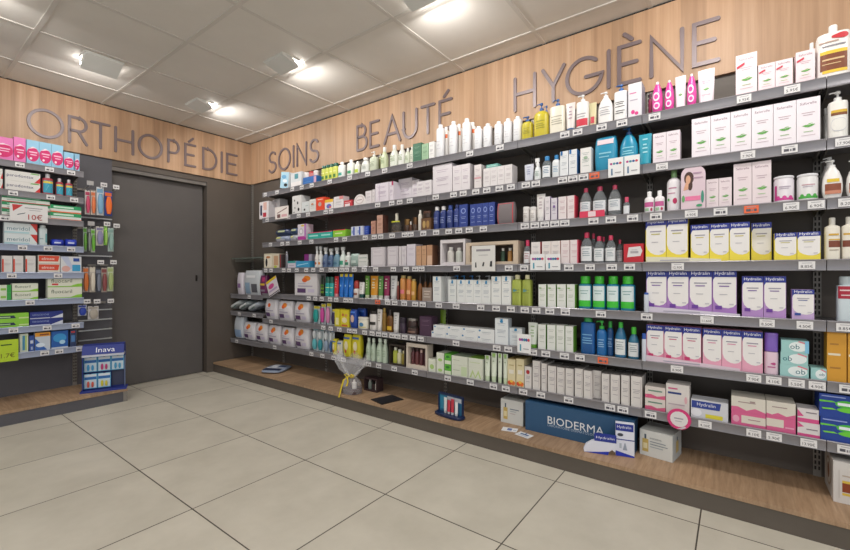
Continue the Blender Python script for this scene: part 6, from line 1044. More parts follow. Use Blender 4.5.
('tube','','','maroon hand cream tube',5,0,1,2.3919,2.1495,.8368,0,(.0569,.0398,.1803),176),
('tube','','','silver-white hand cream tube',5,0,1,2.3945,2.0786,.8368,0,(.0672,.045,.1805),177),
('bottle','','','slim brown bottle with pale cap',5,0,1,2.382,2.0278,.8368,0,(.017,.02,.1381),178),
('bottle','','','tall amber oil bottle with pink label',5,0,1,2.3964,1.9864,.8368,0,(.0488,.0488,.1843),179),
('bottle','','','amber oil bottle with gold cap',5,0,1,2.3936,1.9275,.8368,0,(.0432,.0432,.1783),180),
('bottle','','','short amber oil bottle',5,0,1,2.3904,1.8825,.8368,0,(.0369,.0369,.1586),181),
('bottle','','','dark amber dropper bottle, left',5,0,1,2.392,1.8254,.8368,0,(.0402,.04,.1773),182),
('bottle','','','dark amber dropper bottle, middle',5,0,1,2.4383,1.8145,.8368,0,(.0367,.0367,.1947),182),
('bottle','','','dark amber dropper bottle, right',5,0,1,2.44,1.7676,.8368,0,(.0431,.04,.1874),182),
('card','','','taupe printed card before dark amber bottles',5,0,1,2.375,1.7522,.8368,0,(.0814,.006,.098),183),
('bottle','','','teal shampoo bottle with dark cap, left',5,0,1,2.4007,2.836,.8368,0,(.0574,.0574,.1705),184),
('bottle','','','teal shampoo bottle with dark cap, right',5,0,1,2.3941,2.7805,.8368,0,(.0441,.0441,.1707),184),
('tube','','','red tube with pale cap',5,0,1,2.3903,2.7217,.8368,0,(.0522,.0365,.176),185),
('tube','','','bright blue tube with yellow crimp',5,0,3,2.3912,2.6577,.8368,0,(.0548,.0384,.195),186),
('tube','','','bright blue tube with yellow crimp',5,1,3,2.3912,2.6013,.8368,0,(.0548,.0384,.195),186),
('tube','','','bright blue tube with yellow crimp',5,2,3,2.3912,2.5449,.8368,0,(.0548,.0384,.195),186),
('bottle','','','red and white bottle with round cap',5,0,1,2.3987,2.4836,.8368,0,(.0535,.0535,.1429),187),
('tube','','','white tube with dark teal cap',5,0,1,2.3931,2.4197,.8368,0,(.0603,.0422,.1292),188),
('bottle','','','black and green bottle, left of pair',5,0,1,2.3815,2.9058,.8368,0,(.0191,.0191,.1827),189),
('bottle','','','black and green bottle, right of pair',5,0,1,2.3815,2.882,.8368,0,(.0189,.0189,.1827),189),
('carton','','','white hygiene carton with orange fruit motif',5,0,1,2.422,3.1186,.8368,0,(.3203,.1,.1992),190),
('pouch','','','narrow white packet at corner shelf end',5,0,1,2.407,4.2508,.8158,0,(.1077,.07,.2311),191),
('pouch','','','clear-wrapped grey and white pad pack',5,0,1,2.422,4.029,.8158,0,(.307,.1,.2533),192),
('pouch','','','purple and yellow pad packet',5,0,1,2.407,3.8165,.8158,0,(.1147,.07,.2016),193),
('card','hanging_card','','tilted leaflet with yellow top and striped foot',5,0,1,2.343,3.5508,.8268,-.42,(.1779,.006,.17),194),
('carton','','','pink and white blue-topped carton in tray',6,0,3,2.4045,.3216,.5888,0,(.0765,.065,.1848),195),
('carton','','','pink and white blue-topped carton in tray',6,1,3,2.4045,.2435,.5888,0,(.0765,.065,.1848),195),
('carton','','','pink and white blue-topped carton in tray',6,2,3,2.4045,.1654,.5888,0,(.0765,.065,.1848),195),
('carton','','','pink wave carton with blue top',6,0,3,2.4045,.0849,.5888,0,(.0729,.065,.1832),196),
('carton','','','pink wave carton with blue top',6,1,3,2.4045,.0104,.5888,0,(.0729,.065,.1832),196),
('carton','','','pink wave carton with blue top',6,2,3,2.4045,-.0641,.5888,0,(.0729,.065,.1832),196),
('bottle','','','pale pink bottle with violet cap',6,0,1,2.3945,-.1303,.5888,0,(.0491,.045,.1829),197),
('carton','','','mint tampon box, bottom of stack of three',6,0,1,2.412,-.2048,.5888,0,(.0919,.08,.052),198),
('carton','','','mint tampon box, middle of stack of three',6,0,1,2.412,-.2048,.6414,0,(.0879,.08,.052),199),
('carton','','','mint tampon box with blue end, top of stack',6,0,1,2.412,-.2073,.694,0,(.0887,.08,.052),200),
('carton','','','small mint tampon box beside the stack',6,0,1,2.412,-.282,.5888,0,(.0479,.08,.0471),201),
('carton','','','amber yellow sun-care carton',6,0,1,2.412,-.3357,.5888,0,(.0571,.08,.2152),202),
('carton','','','amber yellow sun-care carton cut by right edge',6,0,1,2.412,-.3942,.5888,0,(.0522,.08,.2152),203),
('bottle','','','slim white and blue tester stick beside pink cartons',6,0,1,2.36,.3691,.5888,0,(.0196,.02,.14),204),
('tube','','','white tube with green foot and green leaf print',6,0,1,2.393,.9727,.5888,0,(.0599,.0419,.1503),205),
('carton','','','white carton with fine green side',6,0,4,2.4045,.91,.5888,0,(.0461,.065,.1444),206),
('carton','','','white carton with fine green side',6,1,4,2.4045,.8531,.5888,0,(.0487,.065,.146),206),
('carton','','','white carton with fine green side',6,2,4,2.4045,.8003,.5888,0,(.0461,.065,.1474),206),
('carton','','','white carton with fine green side',6,3,4,2.4045,.7501,.5888,0,(.0437,.065,.1462),206),
('bottle','','','royal blue shampoo bottle with green cap',6,0,1,2.397,.653,.5888,0,(.0753,.05,.2077),207),
('bottle','','','blue pump bottle with green pump and orange tag below',6,0,1,2.3976,.5814,.5888,0,(.0511,.0511,.1884),208),
('bottle','','','dark blue bottle with green cap behind',6,0,1,2.4063,.54,.5888,0,(.0326,.0326,.1872),209),
('bottle','','','clear blue bottle with white label and green cap',6,0,1,2.4005,.4864,.5888,0,(.057,.057,.1867),210),
('bottle','','','short clear blue bottle with green cap, rightmost',6,0,1,2.399,.423,.5888,0,(.054,.054,.165),211),
('card','hanging_card','','white card with colour dots clipped before tall carton',6,0,1,2.3465,1.009,.5588,0,(.0855,.006,.1126),126),
('carton','','','white blue-drop soap carton, lower row',6,0,4,2.412,1.6524,.5888,0,(.1181,.08,.043),212),
('carton','','','white blue-drop soap carton, lower row',6,1,4,2.412,1.5304,.5888,0,(.1228,.08,.043),212),
('carton','','','white blue-drop soap carton, lower row',6,2,4,2.412,1.406,.5888,0,(.1228,.08,.043),212),
('carton','','','white blue-drop soap carton, lower row',6,3,4,2.412,1.2817,.5888,0,(.1228,.08,.043),212),
('carton','','','white blue-drop soap carton, upper row',6,0,4,2.412,1.6355,.6324,0,(.1173,.08,.043),212),
('carton','','','white blue-drop soap carton, upper row',6,1,4,2.412,1.5166,.6324,0,(.1173,.08,.043),212),
('carton','','','white blue-drop soap carton, upper row',6,2,4,2.412,1.3978,.6324,0,(.1173,.08,.043),212),
('carton','','','white blue-drop soap carton, upper row',6,3,4,2.412,1.2789,.6324,0,(.1173,.08,.043),212),
('carton','','','tall white carton with blue droplet',6,0,1,2.397,1.1704,.5888,0,(.0895,.05,.1637),213),
('carton','','','shorter white carton with blue droplet',6,0,1,2.415,1.0838,.5888,0,(.0812,.05,.1079),214),
('jar','','','white jar with black lid and label',6,0,1,2.397,2.2927,.5888,0,(.0755,.05,.1518),215),
('tube','','','white tube standing by the amber bottles',6,0,1,2.3903,2.2214,.5888,0,(.0523,.0366,.1669),216),
('bottle','','','slim amber bottle with gold cap',6,0,1,2.387,2.1708,.5888,0,(.0381,.03,.1793),217),
('bottle','','','amber bottle with yellow label',6,0,1,2.392,2.1148,.5888,0,(.0558,.04,.1682),218),
('tube','','','white tube leaning beside dark jars',6,0,1,2.391,2.0526,.5888,0,(.0544,.0381,.1508),219),
('jar','','','purple-black jar, low',6,0,1,2.397,1.991,.5888,0,(.0549,.05,.1163),220),
('jar','','','large dark brown jar, lower of two',6,0,1,2.407,1.9011,.5888,0,(.0938,.07,.06),221),
('jar','','','large dark jar with silver top, upper of two',6,0,1,2.4045,1.9027,.6494,0,(.0837,.065,.055),222),
('carton','','','dark purple carton',6,0,1,2.412,1.7644,.5888,0,(.1033,.08,.1398),223),
('tube','','','olive green tube behind soap stack',6,0,1,2.4973,1.6976,.5888,0,(.0494,.0346,.1822),224),
('jar','','','squat white baby cream tub',6,0,1,2.402,2.4102,.5888,0,(.1118,.06,.0944),225),
('pouch','','','royal blue packet of cotton, left one',6,0,1,2.402,2.5117,.5888,0,(.0754,.06,.1522),226),
('pouch','','','royal blue packet of cotton behind cream tub',6,0,1,2.47,2.4946,.5888,0,(.1008,.04,.1568),227),
('carton','','','narrow yellow baby-care carton',6,0,1,2.4045,2.6965,.5888,0,(.061,.065,.1459),228),
('carton','','','yellow baby-care carton with animal faces',6,0,1,2.4045,2.6053,.5888,0,(.1,.065,.1444),229),
('blister','toothbrush_pack','toothbrush','teal toothbrush blister with yellow dot',6,0,1,2.387,2.9951,.5888,0,(.089,.03,.1584),230),
('blister','toothbrush_pack','toothbrush','pink toothbrush blister',6,0,1,2.387,2.9056,.5888,0,(.0629,.03,.1816),231),
('blister','toothbrush_pack','toothbrush','rose and grey toothbrush blister',6,0,1,2.387,2.8303,.5888,0,(.0614,.03,.1905),232),
('blister','toothbrush_pack','toothbrush','dark violet toothbrush blister',6,0,1,2.387,2.7588,.5888,0,(.0614,.03,.1412),233),
('pouch','hygiene_pack','hygiene pack','white hygiene pack with purple print, lying left',6,0,1,2.422,3.6845,.5888,0,(.2074,.1,.1937),234),
('pouch','hygiene_pack','hygiene pack','white hygiene pack with orange fruit, middle',6,0,1,2.422,3.4507,.5888,0,(.2282,.1,.1855),235),
('pouch','hygiene_pack','hygiene pack','white hygiene pack with orange fruit, right',6,0,1,2.422,3.1994,.5888,0,(.2175,.1,.1872),235),
('pouch','pad_pack','pad pack','tilted white and green pad pack at shelf end',6,0,1,2.457,4.3601,.6728,-.38,(.2,.17,.05),236),
('pouch','pad_pack','pad pack','tilted grey-green pad pack',6,0,1,2.457,4.1842,.6728,-.38,(.2,.17,.05),237),
('pouch','pad_pack','pad pack','tilted pale blue pad pack',6,0,1,2.457,4.004,.6728,-.38,(.2,.17,.05),238),
('carton','','','white and rose soap carton, lower of pair',7,0,1,2.417,.3212,.3438,0,(.0902,.09,.058),239),
('carton','','','white and rose soap carton, upper of pair',7,0,1,2.417,.3212,.4024,0,(.0902,.09,.058),239),
('carton','','','white carton with blue brand bar',7,0,1,2.417,.2238,.3438,0,(.098,.09,.1456),240),
('carton','','','long white carton with blue banner and yellow strip',7,0,1,2.417,.0961,.3438,0,(.145,.09,.0849),241),
('carton','','','long pink and cream carton, bottom left of stack',7,0,1,2.432,-.0494,.3438,0,(.1221,.12,.062),242),
('carton','','','long pink and cream carton, bottom right of stack',7,0,1,2.432,-.1613,.3438,0,(.0967,.12,.062),243),
('carton','','','cream and pink carton, top left of stack',7,0,1,2.432,-.0494,.4064,0,(.1221,.12,.066),244),
('carton','','','cream and pink carton, top right of stack',7,0,1,2.432,-.1613,.4064,0,(.0967,.12,.066),245),
('carton','','','small pink and white carton, lower of pair',7,0,1,2.412,-.2505,.3438,0,(.0698,.08,.058),246),
('carton','','','small pink and white carton, upper of pair',7,0,1,2.412,-.249,.4024,0,(.0667,.08,.058),247),
('carton','','','blue and green sanitary pack, lower',7,0,1,2.433,-.3523,.3438,0,(.1311,.13,.096),248),
('carton','','','blue and green sanitary pack, upper',7,0,1,2.433,-.3482,.4404,0,(.1293,.13,.096),248),
('carton','','','white carton with red roundel',7,0,1,2.437,.9959,.3438,0,(.0426,.13,.1306),249),
('carton','','','white skincare carton with grey print',7,0,12,2.437,.9441,.3438,0,(.0448,.13,.1713),250),
('carton','','','white skincare carton with grey print',7,1,12,2.437,.8967,.3438,0,(.0312,.13,.1621),250),
('carton','','','white skincare carton with grey print',7,2,12,2.437,.8496,.3438,0,(.0472,.13,.1531),250),
('carton','','','white skincare carton with grey print',7,3,12,2.437,.7984,.3438,0,(.043,.13,.151),250),
('carton','','','white skincare carton with grey print',7,4,12,2.437,.7492,.3438,0,(.0434,.13,.1517),250),
('carton','','','white skincare carton with grey print',7,5,12,2.437,.6976,.3438,0,(.0422,.13,.1587),250),
('carton','','','white skincare carton with grey print',7,6,12,2.437,.6495,.3438,0,(.0425,.13,.1539),250),
('carton','','','white skincare carton with grey print',7,7,12,2.475,.6088,.3438,0,(.0393,.13,.1524),250),
('carton','','','white skincare carton with grey print',7,8,12,2.437,.5567,.3438,0,(.0378,.13,.15),250),
('carton','','','white skincare carton with grey print',7,9,12,2.437,.5088,.3438,0,(.0444,.13,.1514),250),
('carton','','','white skincare carton with grey print',7,10,12,2.437,.4589,.3438,0,(.0395,.13,.1559),250),
('carton','','','white skincare carton with grey print',7,11,12,2.437,.4063,.3438,0,(.0504,.13,.1583),250),
('carton','','','ivory carton with orange fruit at foot, left',7,0,1,2.437,1.1035,.3438,0,(.0519,.13,.1626),251),
('carton','','','ivory carton with orange fruit at foot, right',7,0,1,2.437,1.0465,.3438,0,(.0488,.13,.1696),251),
('tube','','','white plant-care tube with green crimp, leftmost',7,0,1,2.3856,1.2757,.3438,0,(.0387,.0271,.1636),252),
('tube','','','white plant-care tube with green crimp, second',7,0,1,2.3859,1.2294,.3438,0,(.0397,.0278,.1852),252),
('tube','','','white plant-care tube with green crimp, third',7,0,1,2.3825,1.1858,.3438,0,(.0301,.0211,.1869),252),
('tube','','','white plant-care tube with green crimp, rightmost',7,0,1,2.3829,1.1483,.3438,0,(.0313,.0219,.188),252),
('carton','','','broad white-green carton, lower left',7,0,1,2.437,1.4797,.3438,0,(.1267,.13,.075),253),
('carton','','','broad white-green carton, lower right',7,0,1,2.437,1.3575,.3438,0,(.1068,.13,.075),254),
('carton','','','broad white-green carton, upper left',7,0,1,2.437,1.4797,.4194,0,(.1267,.13,.06),255),
('carton','','','broad white-green carton, upper right',7,0,1,2.437,1.3575,.4194,0,(.1068,.13,.06),256),
('carton','','','white carton with leaf corner, lower',7,0,1,2.422,1.6376,.3438,0,(.0606,.1,.07),257),
('carton','','','white carton with leaf corner, upper',7,0,1,2.422,1.6376,.4144,0,(.0606,.1,.07),257),
('carton','','','vivid green and white carton, lower',7,0,1,2.422,1.5741,.3438,0,(.0506,.1,.07),258),
('carton','','','vivid green and white carton, upper',7,0,1,2.422,1.5741,.4144,0,(.0506,.1,.07),258),
('carton','','','short pale green-white carton with round leaf',7,0,1,2.412,1.7083,.3438,0,(.0602,.08,.0878),259),
('window','','','cream framed gift set with dark red bottles',7,0,1,2.407,1.8449,.3438,0,(.1919,.07,.1817),260),
('window','','','dark open gift tray with green-labelled bottles',7,0,1,2.407,2.0315,.3438,0,(.1539,.07,.1572),261),
('bottle','','','frosted pale green bottle, leftmost',7,0,1,2.3954,2.3435,.3438,0,(.0467,.0467,.1801),262),
('bottle','','','frosted pale green bottle, second',7,0,1,2.3939,2.2906,.3438,0,(.0438,.0438,.1792),262),
('bottle','','','frosted pale green bottle, third and widest',7,0,1,2.402,2.2272,.3438,0,(.0602,.06,.1851),262),
('bottle','','','frosted pale green bottle, rightmost',7,0,1,2.3948,2.167,.3438,0,(.0456,.0456,.185),262),
('pouch','wipes_pack','wipes','yellow baby wipes packet, left',7,0,1,2.402,2.7416,.3438,0,(.0513,.06,.1326),263),
('pouch','wipes_pack','wipes','white and red baby packet between yellow ones',7,0,1,2.402,2.6766,.3438,0,(.0663,.06,.1235),264),
('pouch','wipes_pack','wipes','yellow wipes packet with face, middle',7,0,1,2.402,2.5855,.3438,0,(.0949,.06,.1851),265),
('pouch','wipes_pack','wipes','yellow wipes packet behind gift, right',7,0,1,2.402,2.4779,.3438,0,(.0998,.06,.1945),266),
('blister','baby_care_pack','baby care','pale teal baby bottle blister',7,0,1,2.3895,3.0147,.3438,0,(.0683,.035,.2122),267),
('blister','baby_care_pack','baby care','teal pacifier blister',7,0,1,2.3895,2.9366,.3438,0,(.0666,.035,.2122),268),
('blister','baby_care_pack','baby care','grey-blue teat blister',7,0,1,2.3895,2.8562,.3438,0,(.0677,.035,.2122),269),
('blister','baby_care_pack','baby care','navy dotted teat blister',7,0,1,2.3895,2.7904,.3438,0,(.0437,.035,.2122),270),
('pouch','hygiene_pack','hygiene pack','white hygiene pack with orange fruit print',7,0,5,2.422,4.0791,.3438,0,(.2154,.1,.1827),235),
('pouch','hygiene_pack','hygiene pack','white hygiene pack with orange fruit print',7,1,5,2.422,3.8526,.3438,0,(.2021,.1,.1852),235),
('pouch','hygiene_pack','hygiene pack','white hygiene pack with orange fruit print',7,2,5,2.422,3.6326,.3438,0,(.2042,.1,.1837),235),
('pouch','hygiene_pack','hygiene pack','white hygiene pack with orange fruit print',7,3,5,2.422,3.4171,.3438,0,(.188,.1,.1789),235),
('pouch','hygiene_pack','hygiene pack','white hygiene pack with orange fruit print',7,4,5,2.422,3.1961,.3438,0,(.2109,.1,.1999),235),
('pouch','pad_pack','pad pack','clear-wrapped pale blue pad pack at corner',7,0,1,2.422,4.2866,.3438,0,(.1706,.1,.2293),271),
('carton','','','pink denture carton with magenta bubble','L1',0,1,.5729,4.2145,1.8458,0,(.1071,.065,.1633),272),
('carton','','','pink denture carton with magenta bubble beside blue ones','L1',0,1,.6611,4.2145,1.8458,0,(.0633,.065,.1809),272),
('carton','','','light blue denture carton with magenta bubble','L1',0,3,.7314,4.2145,1.8458,0,(.0682,.065,.18),273),
('carton','','','light blue denture carton with magenta bubble','L1',1,3,.8011,4.2145,1.8458,0,(.0682,.065,.18),273),
('carton','','','light blue denture carton with magenta bubble','L1',2,3,.8709,4.2145,1.8458,0,(.0682,.065,.18),273),
('carton','','','smaller light blue denture carton, left of pair','L1',0,1,.9398,4.2145,1.8458,0,(.0599,.065,.1379),273),
('carton','','','smaller light blue denture carton at shelf end','L1',0,1,.9987,4.2525,1.8458,0,(.0319,.065,.1476),273),
('carton','','','white toothpaste carton with navy lettering, lower','L2',0,1,.6791,4.207,1.6358,0,(.1861,.05,.072),274),
('carton','','','white toothpaste carton with navy lettering, upper','L2',0,1,.6791,4.207,1.7084,0,(.1861,.05,.072),274),
('carton','','','white toothpaste carton cut by left edge, lower','L2',0,1,.5457,4.207,1.6358,0,(.0526,.05,.072),275),
('carton','','','white toothpaste carton cut by left edge, upper','L2',0,1,.5457,4.207,1.7084,0,(.0526,.05,.072),275),
('bottle','','','large red and blue mouthwash bottle','L2',0,1,.8181,4.2045,1.6358,0,(.0641,.045,.1607),276),
('bottle','','','small red and blue mouthwash bottle, left','L2',0,1,.8872,4.2045,1.6358,0,(.0454,.045,.1383),276),
('bottle','','','small red and blue mouthwash bottle, right','L2',0,1,.9439,4.2045,1.6358,0,(.0451,.045,.1382),276),
('carton','','','green and white toothpaste carton, bottom of tall stack','L3',0,1,.6973,4.212,1.4508,0,(.2583,.06,.05),277),
('carton','','','green and white toothpaste carton, middle of tall stack','L3',0,1,.6973,4.212,1.5014,0,(.2583,.06,.05),277),
('carton','','','green and white toothpaste carton, top of tall stack','L3',0,1,.6973,4.212,1.552,0,(.2583,.06,.05),277),
('carton','','','green, white and orange toothpaste carton, lower of short stack','L3',0,1,.9227,4.212,1.4508,0,(.1863,.06,.056),278),
('carton','','','green, white and orange toothpaste carton, upper of short stack','L3',0,1,.9227,4.212,1.5074,0,(.1863,.06,.056),278),
('card','hanging_card','','white price card with red corner reading 10€','L3',0,1,.707,4.1565,1.4158,0,(.2057,.006,.1242),279),
('carton','','','white toothpaste carton with teal lettering, lower','L4',0,1,.6679,4.207,1.2458,0,(.1749,.05,.078),280),
('carton','','','white toothpaste carton with teal lettering, upper','L4',0,1,.6679,4.207,1.3244,0,(.1749,.05,.078),280),
('bottle','','','white and teal mouthwash bottle','L4',0,1,.79,4.2045,1.2458,0,(.0478,.045,.1542),281),
('pouch','brush_pack','brush pack','bright blue brush pack lying, left','L4',0,1,.8777,4.227,1.2458,0,(.0774,.09,.053),282),
('pouch','brush_pack','brush pack','bright blue brush pack lying, right','L4',0,1,.9591,4.227,1.2458,0,(.0756,.09,.0585),282),
('carton','','','white carton with red side stripe, left','L5',0,1,.5956,4.205,1.0408,0,(.0527,.05,.1216),283),
('carton','','','white carton with red side stripe, middle','L5',0,1,.6528,4.205,1.0408,0,(.0529,.05,.1237),283),
('carton','','','white carton with red side stripe, right','L5',0,1,.7185,4.205,1.0408,0,(.0549,.05,.126),283),
('carton','','','cream and red toothpaste carton, lower','L5',0,1,.8235,4.207,1.0408,0,(.1239,.05,.066),284),
('carton','','','cream and red toothpaste carton, upper','L5',0,1,.8235,4.207,1.1074,0,(.1239,.05,.066),284),
('carton','','','white and blue tooth-care carton with red burst','L5',0,1,.9539,4.207,1.0408,0,(.1273,.05,.128),285),
('carton','','','green-ended toothpaste carton cut by left edge, lower','L6',0,1,.578,4.212,.8418,0,(.077,.06,.055),286),
('carton','','','cream and lime toothpaste carton, lower','L6',0,1,.6905,4.212,.8418,0,(.139,.06,.06),287),
('carton','','','large cream and lime carton, lower','L6',0,1,.9175,4.212,.8418,0,(.2071,.06,.088),288),
('carton','','','green-ended toothpaste carton cut by left edge, upper','L6',0,1,.578,4.212,.8974,0,(.077,.06,.055),286),
('carton','','','cream and lime toothpaste carton, upper','L6',0,1,.6905,4.212,.9024,0,(.139,.06,.06),287),
('carton','','','large cream and lime carton, upper with red flash','L6',0,1,.9175,4.212,.9304,0,(.2071,.06,.0776),289),
('carton','','','lime and navy toothpaste carton, lower','L7',0,1,.6209,4.212,.6458,0,(.1762,.06,.05),290),
('carton','','','navy and white toothpaste carton, lower','L7',0,1,.8092,4.212,.6458,0,(.1883,.06,.05),291),
('carton','','','lime and navy toothpaste carton, upper','L7',0,1,.6209,4.212,.6964,0,(.1762,.06,.05),290),
('carton','','','navy and white toothpaste carton, upper','L7',0,1,.8092,4.212,.6964,0,(.1883,.06,.05),291),
('card','hanging_card','','lime yellow price sign','L8',0,1,.5925,4.1565,.4078,0,(.1132,.006,.1547),292),
('carton','','','slim white and green dental carton','L8',0,1,.6838,4.202,.4578,0,(.0444,.04,.1344),293),
('carton','','','slim blue dental carton','L8',0,1,.7254,4.202,.4578,0,(.0267,.04,.1155),294),
('carton','','','blue and white denture carton with orange band','L8',0,1,.7865,4.207,.4578,0,(.0861,.05,.1329),295),
('carton','','','square bright blue denture carton','L8',0,1,.8852,4.207,.4578,0,(.0987,.05,.1345),296),
('carton','','','narrow dark blue carton at shelf end','L8',0,1,.9656,4.202,.4578,0,(.0388,.04,.1299),297),
]
HK = [
(1.0721,1.77,0,0),
(1.1626,1.771,1,0),
(1.2475,1.7665,1,0),
(1.078,1.4433,0,1),
(1.1843,1.45,1,1),
(1.2507,1.4412,1,1),
(1.1412,1.1318,1,2),
(1.2284,1.1339,1,2),
(1.0515,.815,1,3),
(1.1169,.8116,1,3),
(1.2094,.8106,1,3),
]
PK = [
(1.0742,1.5204,.0335,.1965,'#dcd8d4','#c8486a','white and crimson toothbrush pack',0),
(1.1117,1.521,.0311,.1983,'#d8ccc0','#e07a4a','white and orange toothbrush pack',0),
(1.1585,1.5226,.0485,.2345,'#d4d8dc','#7aa8c8','white and pale blue toothbrush pack',0),
(1.2156,1.5253,.0536,.207,'#2f4a9a','#e8702f','navy pack with bright orange brush',0),
(1.0576,1.2156,.0238,.1995,'#9aa89a','#5f9a3a','grey and green brush pack',1),
(1.0837,1.2093,.0217,.2081,'#4a4f4c','#8a8f8c','dark grey brush pack',1),
(1.1107,1.2104,.028,.1945,'#b8c4b4','#6ab03a','clear pack with green brush',1),
(1.1561,1.2691,.0509,.1588,'#d8d4cc','#8a86a8','white pack of small brushes, short',1),
(1.1965,1.2751,.0229,.1603,'#7ac03a','#a8d86a','lime green brush pack',1),
(1.2327,1.2233,.04,.2001,'#b4c4c0','#8fb0a8','pale teal brush pack',1),
(1.0623,.883,.038,.2071,'#b8a8a4','#d8783a','grey pack with orange brush',2),
(1.1065,.8814,.0388,.2093,'#c4bcb0','#d8d0c0','beige interdental pack',2),
(1.1474,.88,.0359,.1962,'#4a4f5c','#7a8090','slate grey interdental pack',2),
(1.1865,.8786,.0378,.2056,'#b0a49a','#8a4a4a','taupe pack with dark red print',2),
(1.2302,.8848,.0425,.2077,'#c4ccb4','#a8b87a','pale green pack with blue dot',2),
(1.0401,.6925,.0563,.0883,'#c8ccd8','#2f48b0','white pack with blue emblem',3),
(1.1122,.6582,.0716,.107,'#d4d0d0','#b0a89c','white pack with small coloured print',3),
]
BARS = [
1.5113,
1.1872,
.7226,
.6386,
.5522,
.4701,
]
# ------------------------------------------------------------------ the room
BACK_X, BACK_Y, FRONT_X, FRONT_Y = 2.61, 4.42, 2.36, 4.17
H_EYE = 1.03
PANEL = speckle('taupe_wall_panel', '#585049', '#5e564f', 4.0, .55)
PANEL_GREY = speckle('grey_wall_panel', '#55545a', '#5b5a60', 4.0, .55)
DOOR = speckle('grey_door_laminate', '#585453', '#5e5a58', 3.0, .5)
KICK = speckle('brown_grey_plinth', '#5a524a', '#605850', 5.0, .5)
CEIL = speckle('white_ceiling_tile', '#e2ddd6', '#e8e3dc', 3.0, .85, .15)
TEE = speckle('ceiling_tee', '#d6d1ca', '#dcd7d0', 3.0, .6)
OAKV = wood('oak_fascia', (22.0, 22.0, .7), ('#a88466', '#bb9777', '#c9a789'), None)
OAKV_R = wood('oak_fascia_long', (22.0, 22.0, .7), ('#a88466', '#bb9777', '#c9a789'), 1, .115)
OAKV_L = wood('oak_fascia_short', (22.0, 22.0, .7), ('#a88466', '#bb9777', '#c9a789'), 0, .115)
OAKD = wood('oak_deck', (5.0, 60.0, 20.0), ('#917459', '#a7896c', '#b6997b'), 1, .14)
OAKD_L = wood('oak_deck_short', (60.0, 5.0, 20.0), ('#917459', '#a7896c', '#b6997b'), 0, .14)
STEEL = speckle('shelf_steel', '#7d7a7c', '#868386', 9.0, .42, 0, .35)
RAIL = speckle('price_rail', '#858388', '#8f8d92', 9.0, .28, 0, .3)
UPR = speckle('upright_steel', '#8a857f', '#928d87', 9.0, .45, 0, .3)
SLOT = speckle('slot_dark', '#1e1c1b', '#242221', 9.0, .8)
LETTER = speckle('taupe_letter_metal', '#77686a', '#7e6f70', 6.0, .4, 0, .12)
GAP = speckle('shadow_gap', '#2b2622', '#2e2925', 6.0, .8)
FIX = speckle('lamp_housing', '#e4e5e0', '#ebebe7', 6.0, .45)

m = M(); m.box(-3.4, 2.75, -3.2, 4.7, -.1, 0, floor_mat(.85, .117, .5967)); struct('floor', m)
m = M(); m.box(-3.4, 2.75, -3.2, 4.7, 2.512, 2.6, CEIL)
for i in range(-8, 3):
    x = 1.82 + .605*i
    if x < 2.6: m.box(x-.012, x+.012, -3.2, BACK_Y, 2.507, 2.513, TEE)
for j in range(-6, 6):
    y = .98 + .605*j
    if y < BACK_Y: m.box(-3.4, BACK_X, y-.012, y+.012, 2.5075, 2.513, TEE)
struct('ceiling', m)
m = M(); m.box(BACK_X, 2.75, -3.2, 4.7, 0, 2.512, PANEL); struct('wall_right', m)
m = M(); m.box(2.116, BACK_X, BACK_Y, 4.7, 0, 2.512, PANEL); m.box(-3.4, 1.29, BACK_Y, 4.7, 0, 2.512, PANEL_GREY)
m.box(1.29, 2.116, BACK_Y, 4.7, 1.99, 2.512, PANEL); m.box(1.29, 2.116, 4.56, 4.7, 0, 1.99, PANEL)
struct('wall_back', m)
# the sliding door in its recess
m = M(); m.box(1.291, 2.1, 4.485, 4.525, .006, 1.95, DOOR); d = struct('door_1', m)
m = M(); m.box(2.03, 2.045, 4.476, 4.486, .96, 1.02, '#3b3836:metal'); m.build('door_pull', d)
m = M(); m.box(1.291, 2.115, 4.43, 4.5, 1.955, 1.99, speckle('door_track', '#6e6965', '#746f6b', 4., .5)); d2 = m.build('door_track', d)
m = M(); m.box(BACK_X-.02, BACK_X, -3.2, BACK_Y-.02, 2.045, 2.5, OAKV_R); struct('trim_1', m)
m = M(); m.box(-3.4, BACK_X-.02, BACK_Y-.02, BACK_Y, 2.045, 2.5, OAKV_L); struct('trim_2', m)
m = M(); m.box(BACK_X-.014, BACK_X, -3.2, BACK_Y-.014, 2.5, 2.512, GAP); m.box(-3.4, BACK_X-.014, BACK_Y-.014, BACK_Y, 2.5, 2.512, GAP); struct('trim_3', m)

# ------------------------------------------------------------------ plinths under the shelves
def plinth(label, x0, x1, y0, y1, wm, front):
    o = empty('shelf_plinth'); o.location = ((x0+x1)/2, (y0+y1)/2, 0); tag(o, label, 'shelf plinth')
    X0, X1, Y0, Y1 = x0-o.location.x, x1-o.location.x, y0-o.location.y, y1-o.location.y
    m = M(); m.box(X0, X1, Y0, Y1, .083, .103, wm); m.build('wooden_deck', o)
    m = M(); i = .006
    if front == 'x': m.box(X0+i, X0+.024, Y0, Y1, 0, .083, KICK)
    else:
        m.box(X0, X1-.03, Y0+i, Y0+.024, 0, .083, PANEL_GREY); m.box(X1-.024, X1-.006, Y0+i, Y1, 0, .083, PANEL_GREY)
    m.build('kickboard', o)
    m = M()
    if front == 'x':
        for s in range(9): m.box(X0+.05, X1-.01, Y0+.2+s*.68, Y0+.22+s*.68, 0, .083, KICK)
    else: m.box(X1-.03, X1-.002, Y0+.002, Y0+.03, 0, .0825, UPR)
    m.build('support', o)
plinth('long oak-topped plinth running under the right wall shelves', 2.175, BACK_X-.001, -2.0, 4.405, OAKD, 'x')
plinth('short oak-topped plinth under the toothpaste shelves beside the door', -.35, 1.262, 3.955, BACK_Y-.001, OAKD_L, 'y')

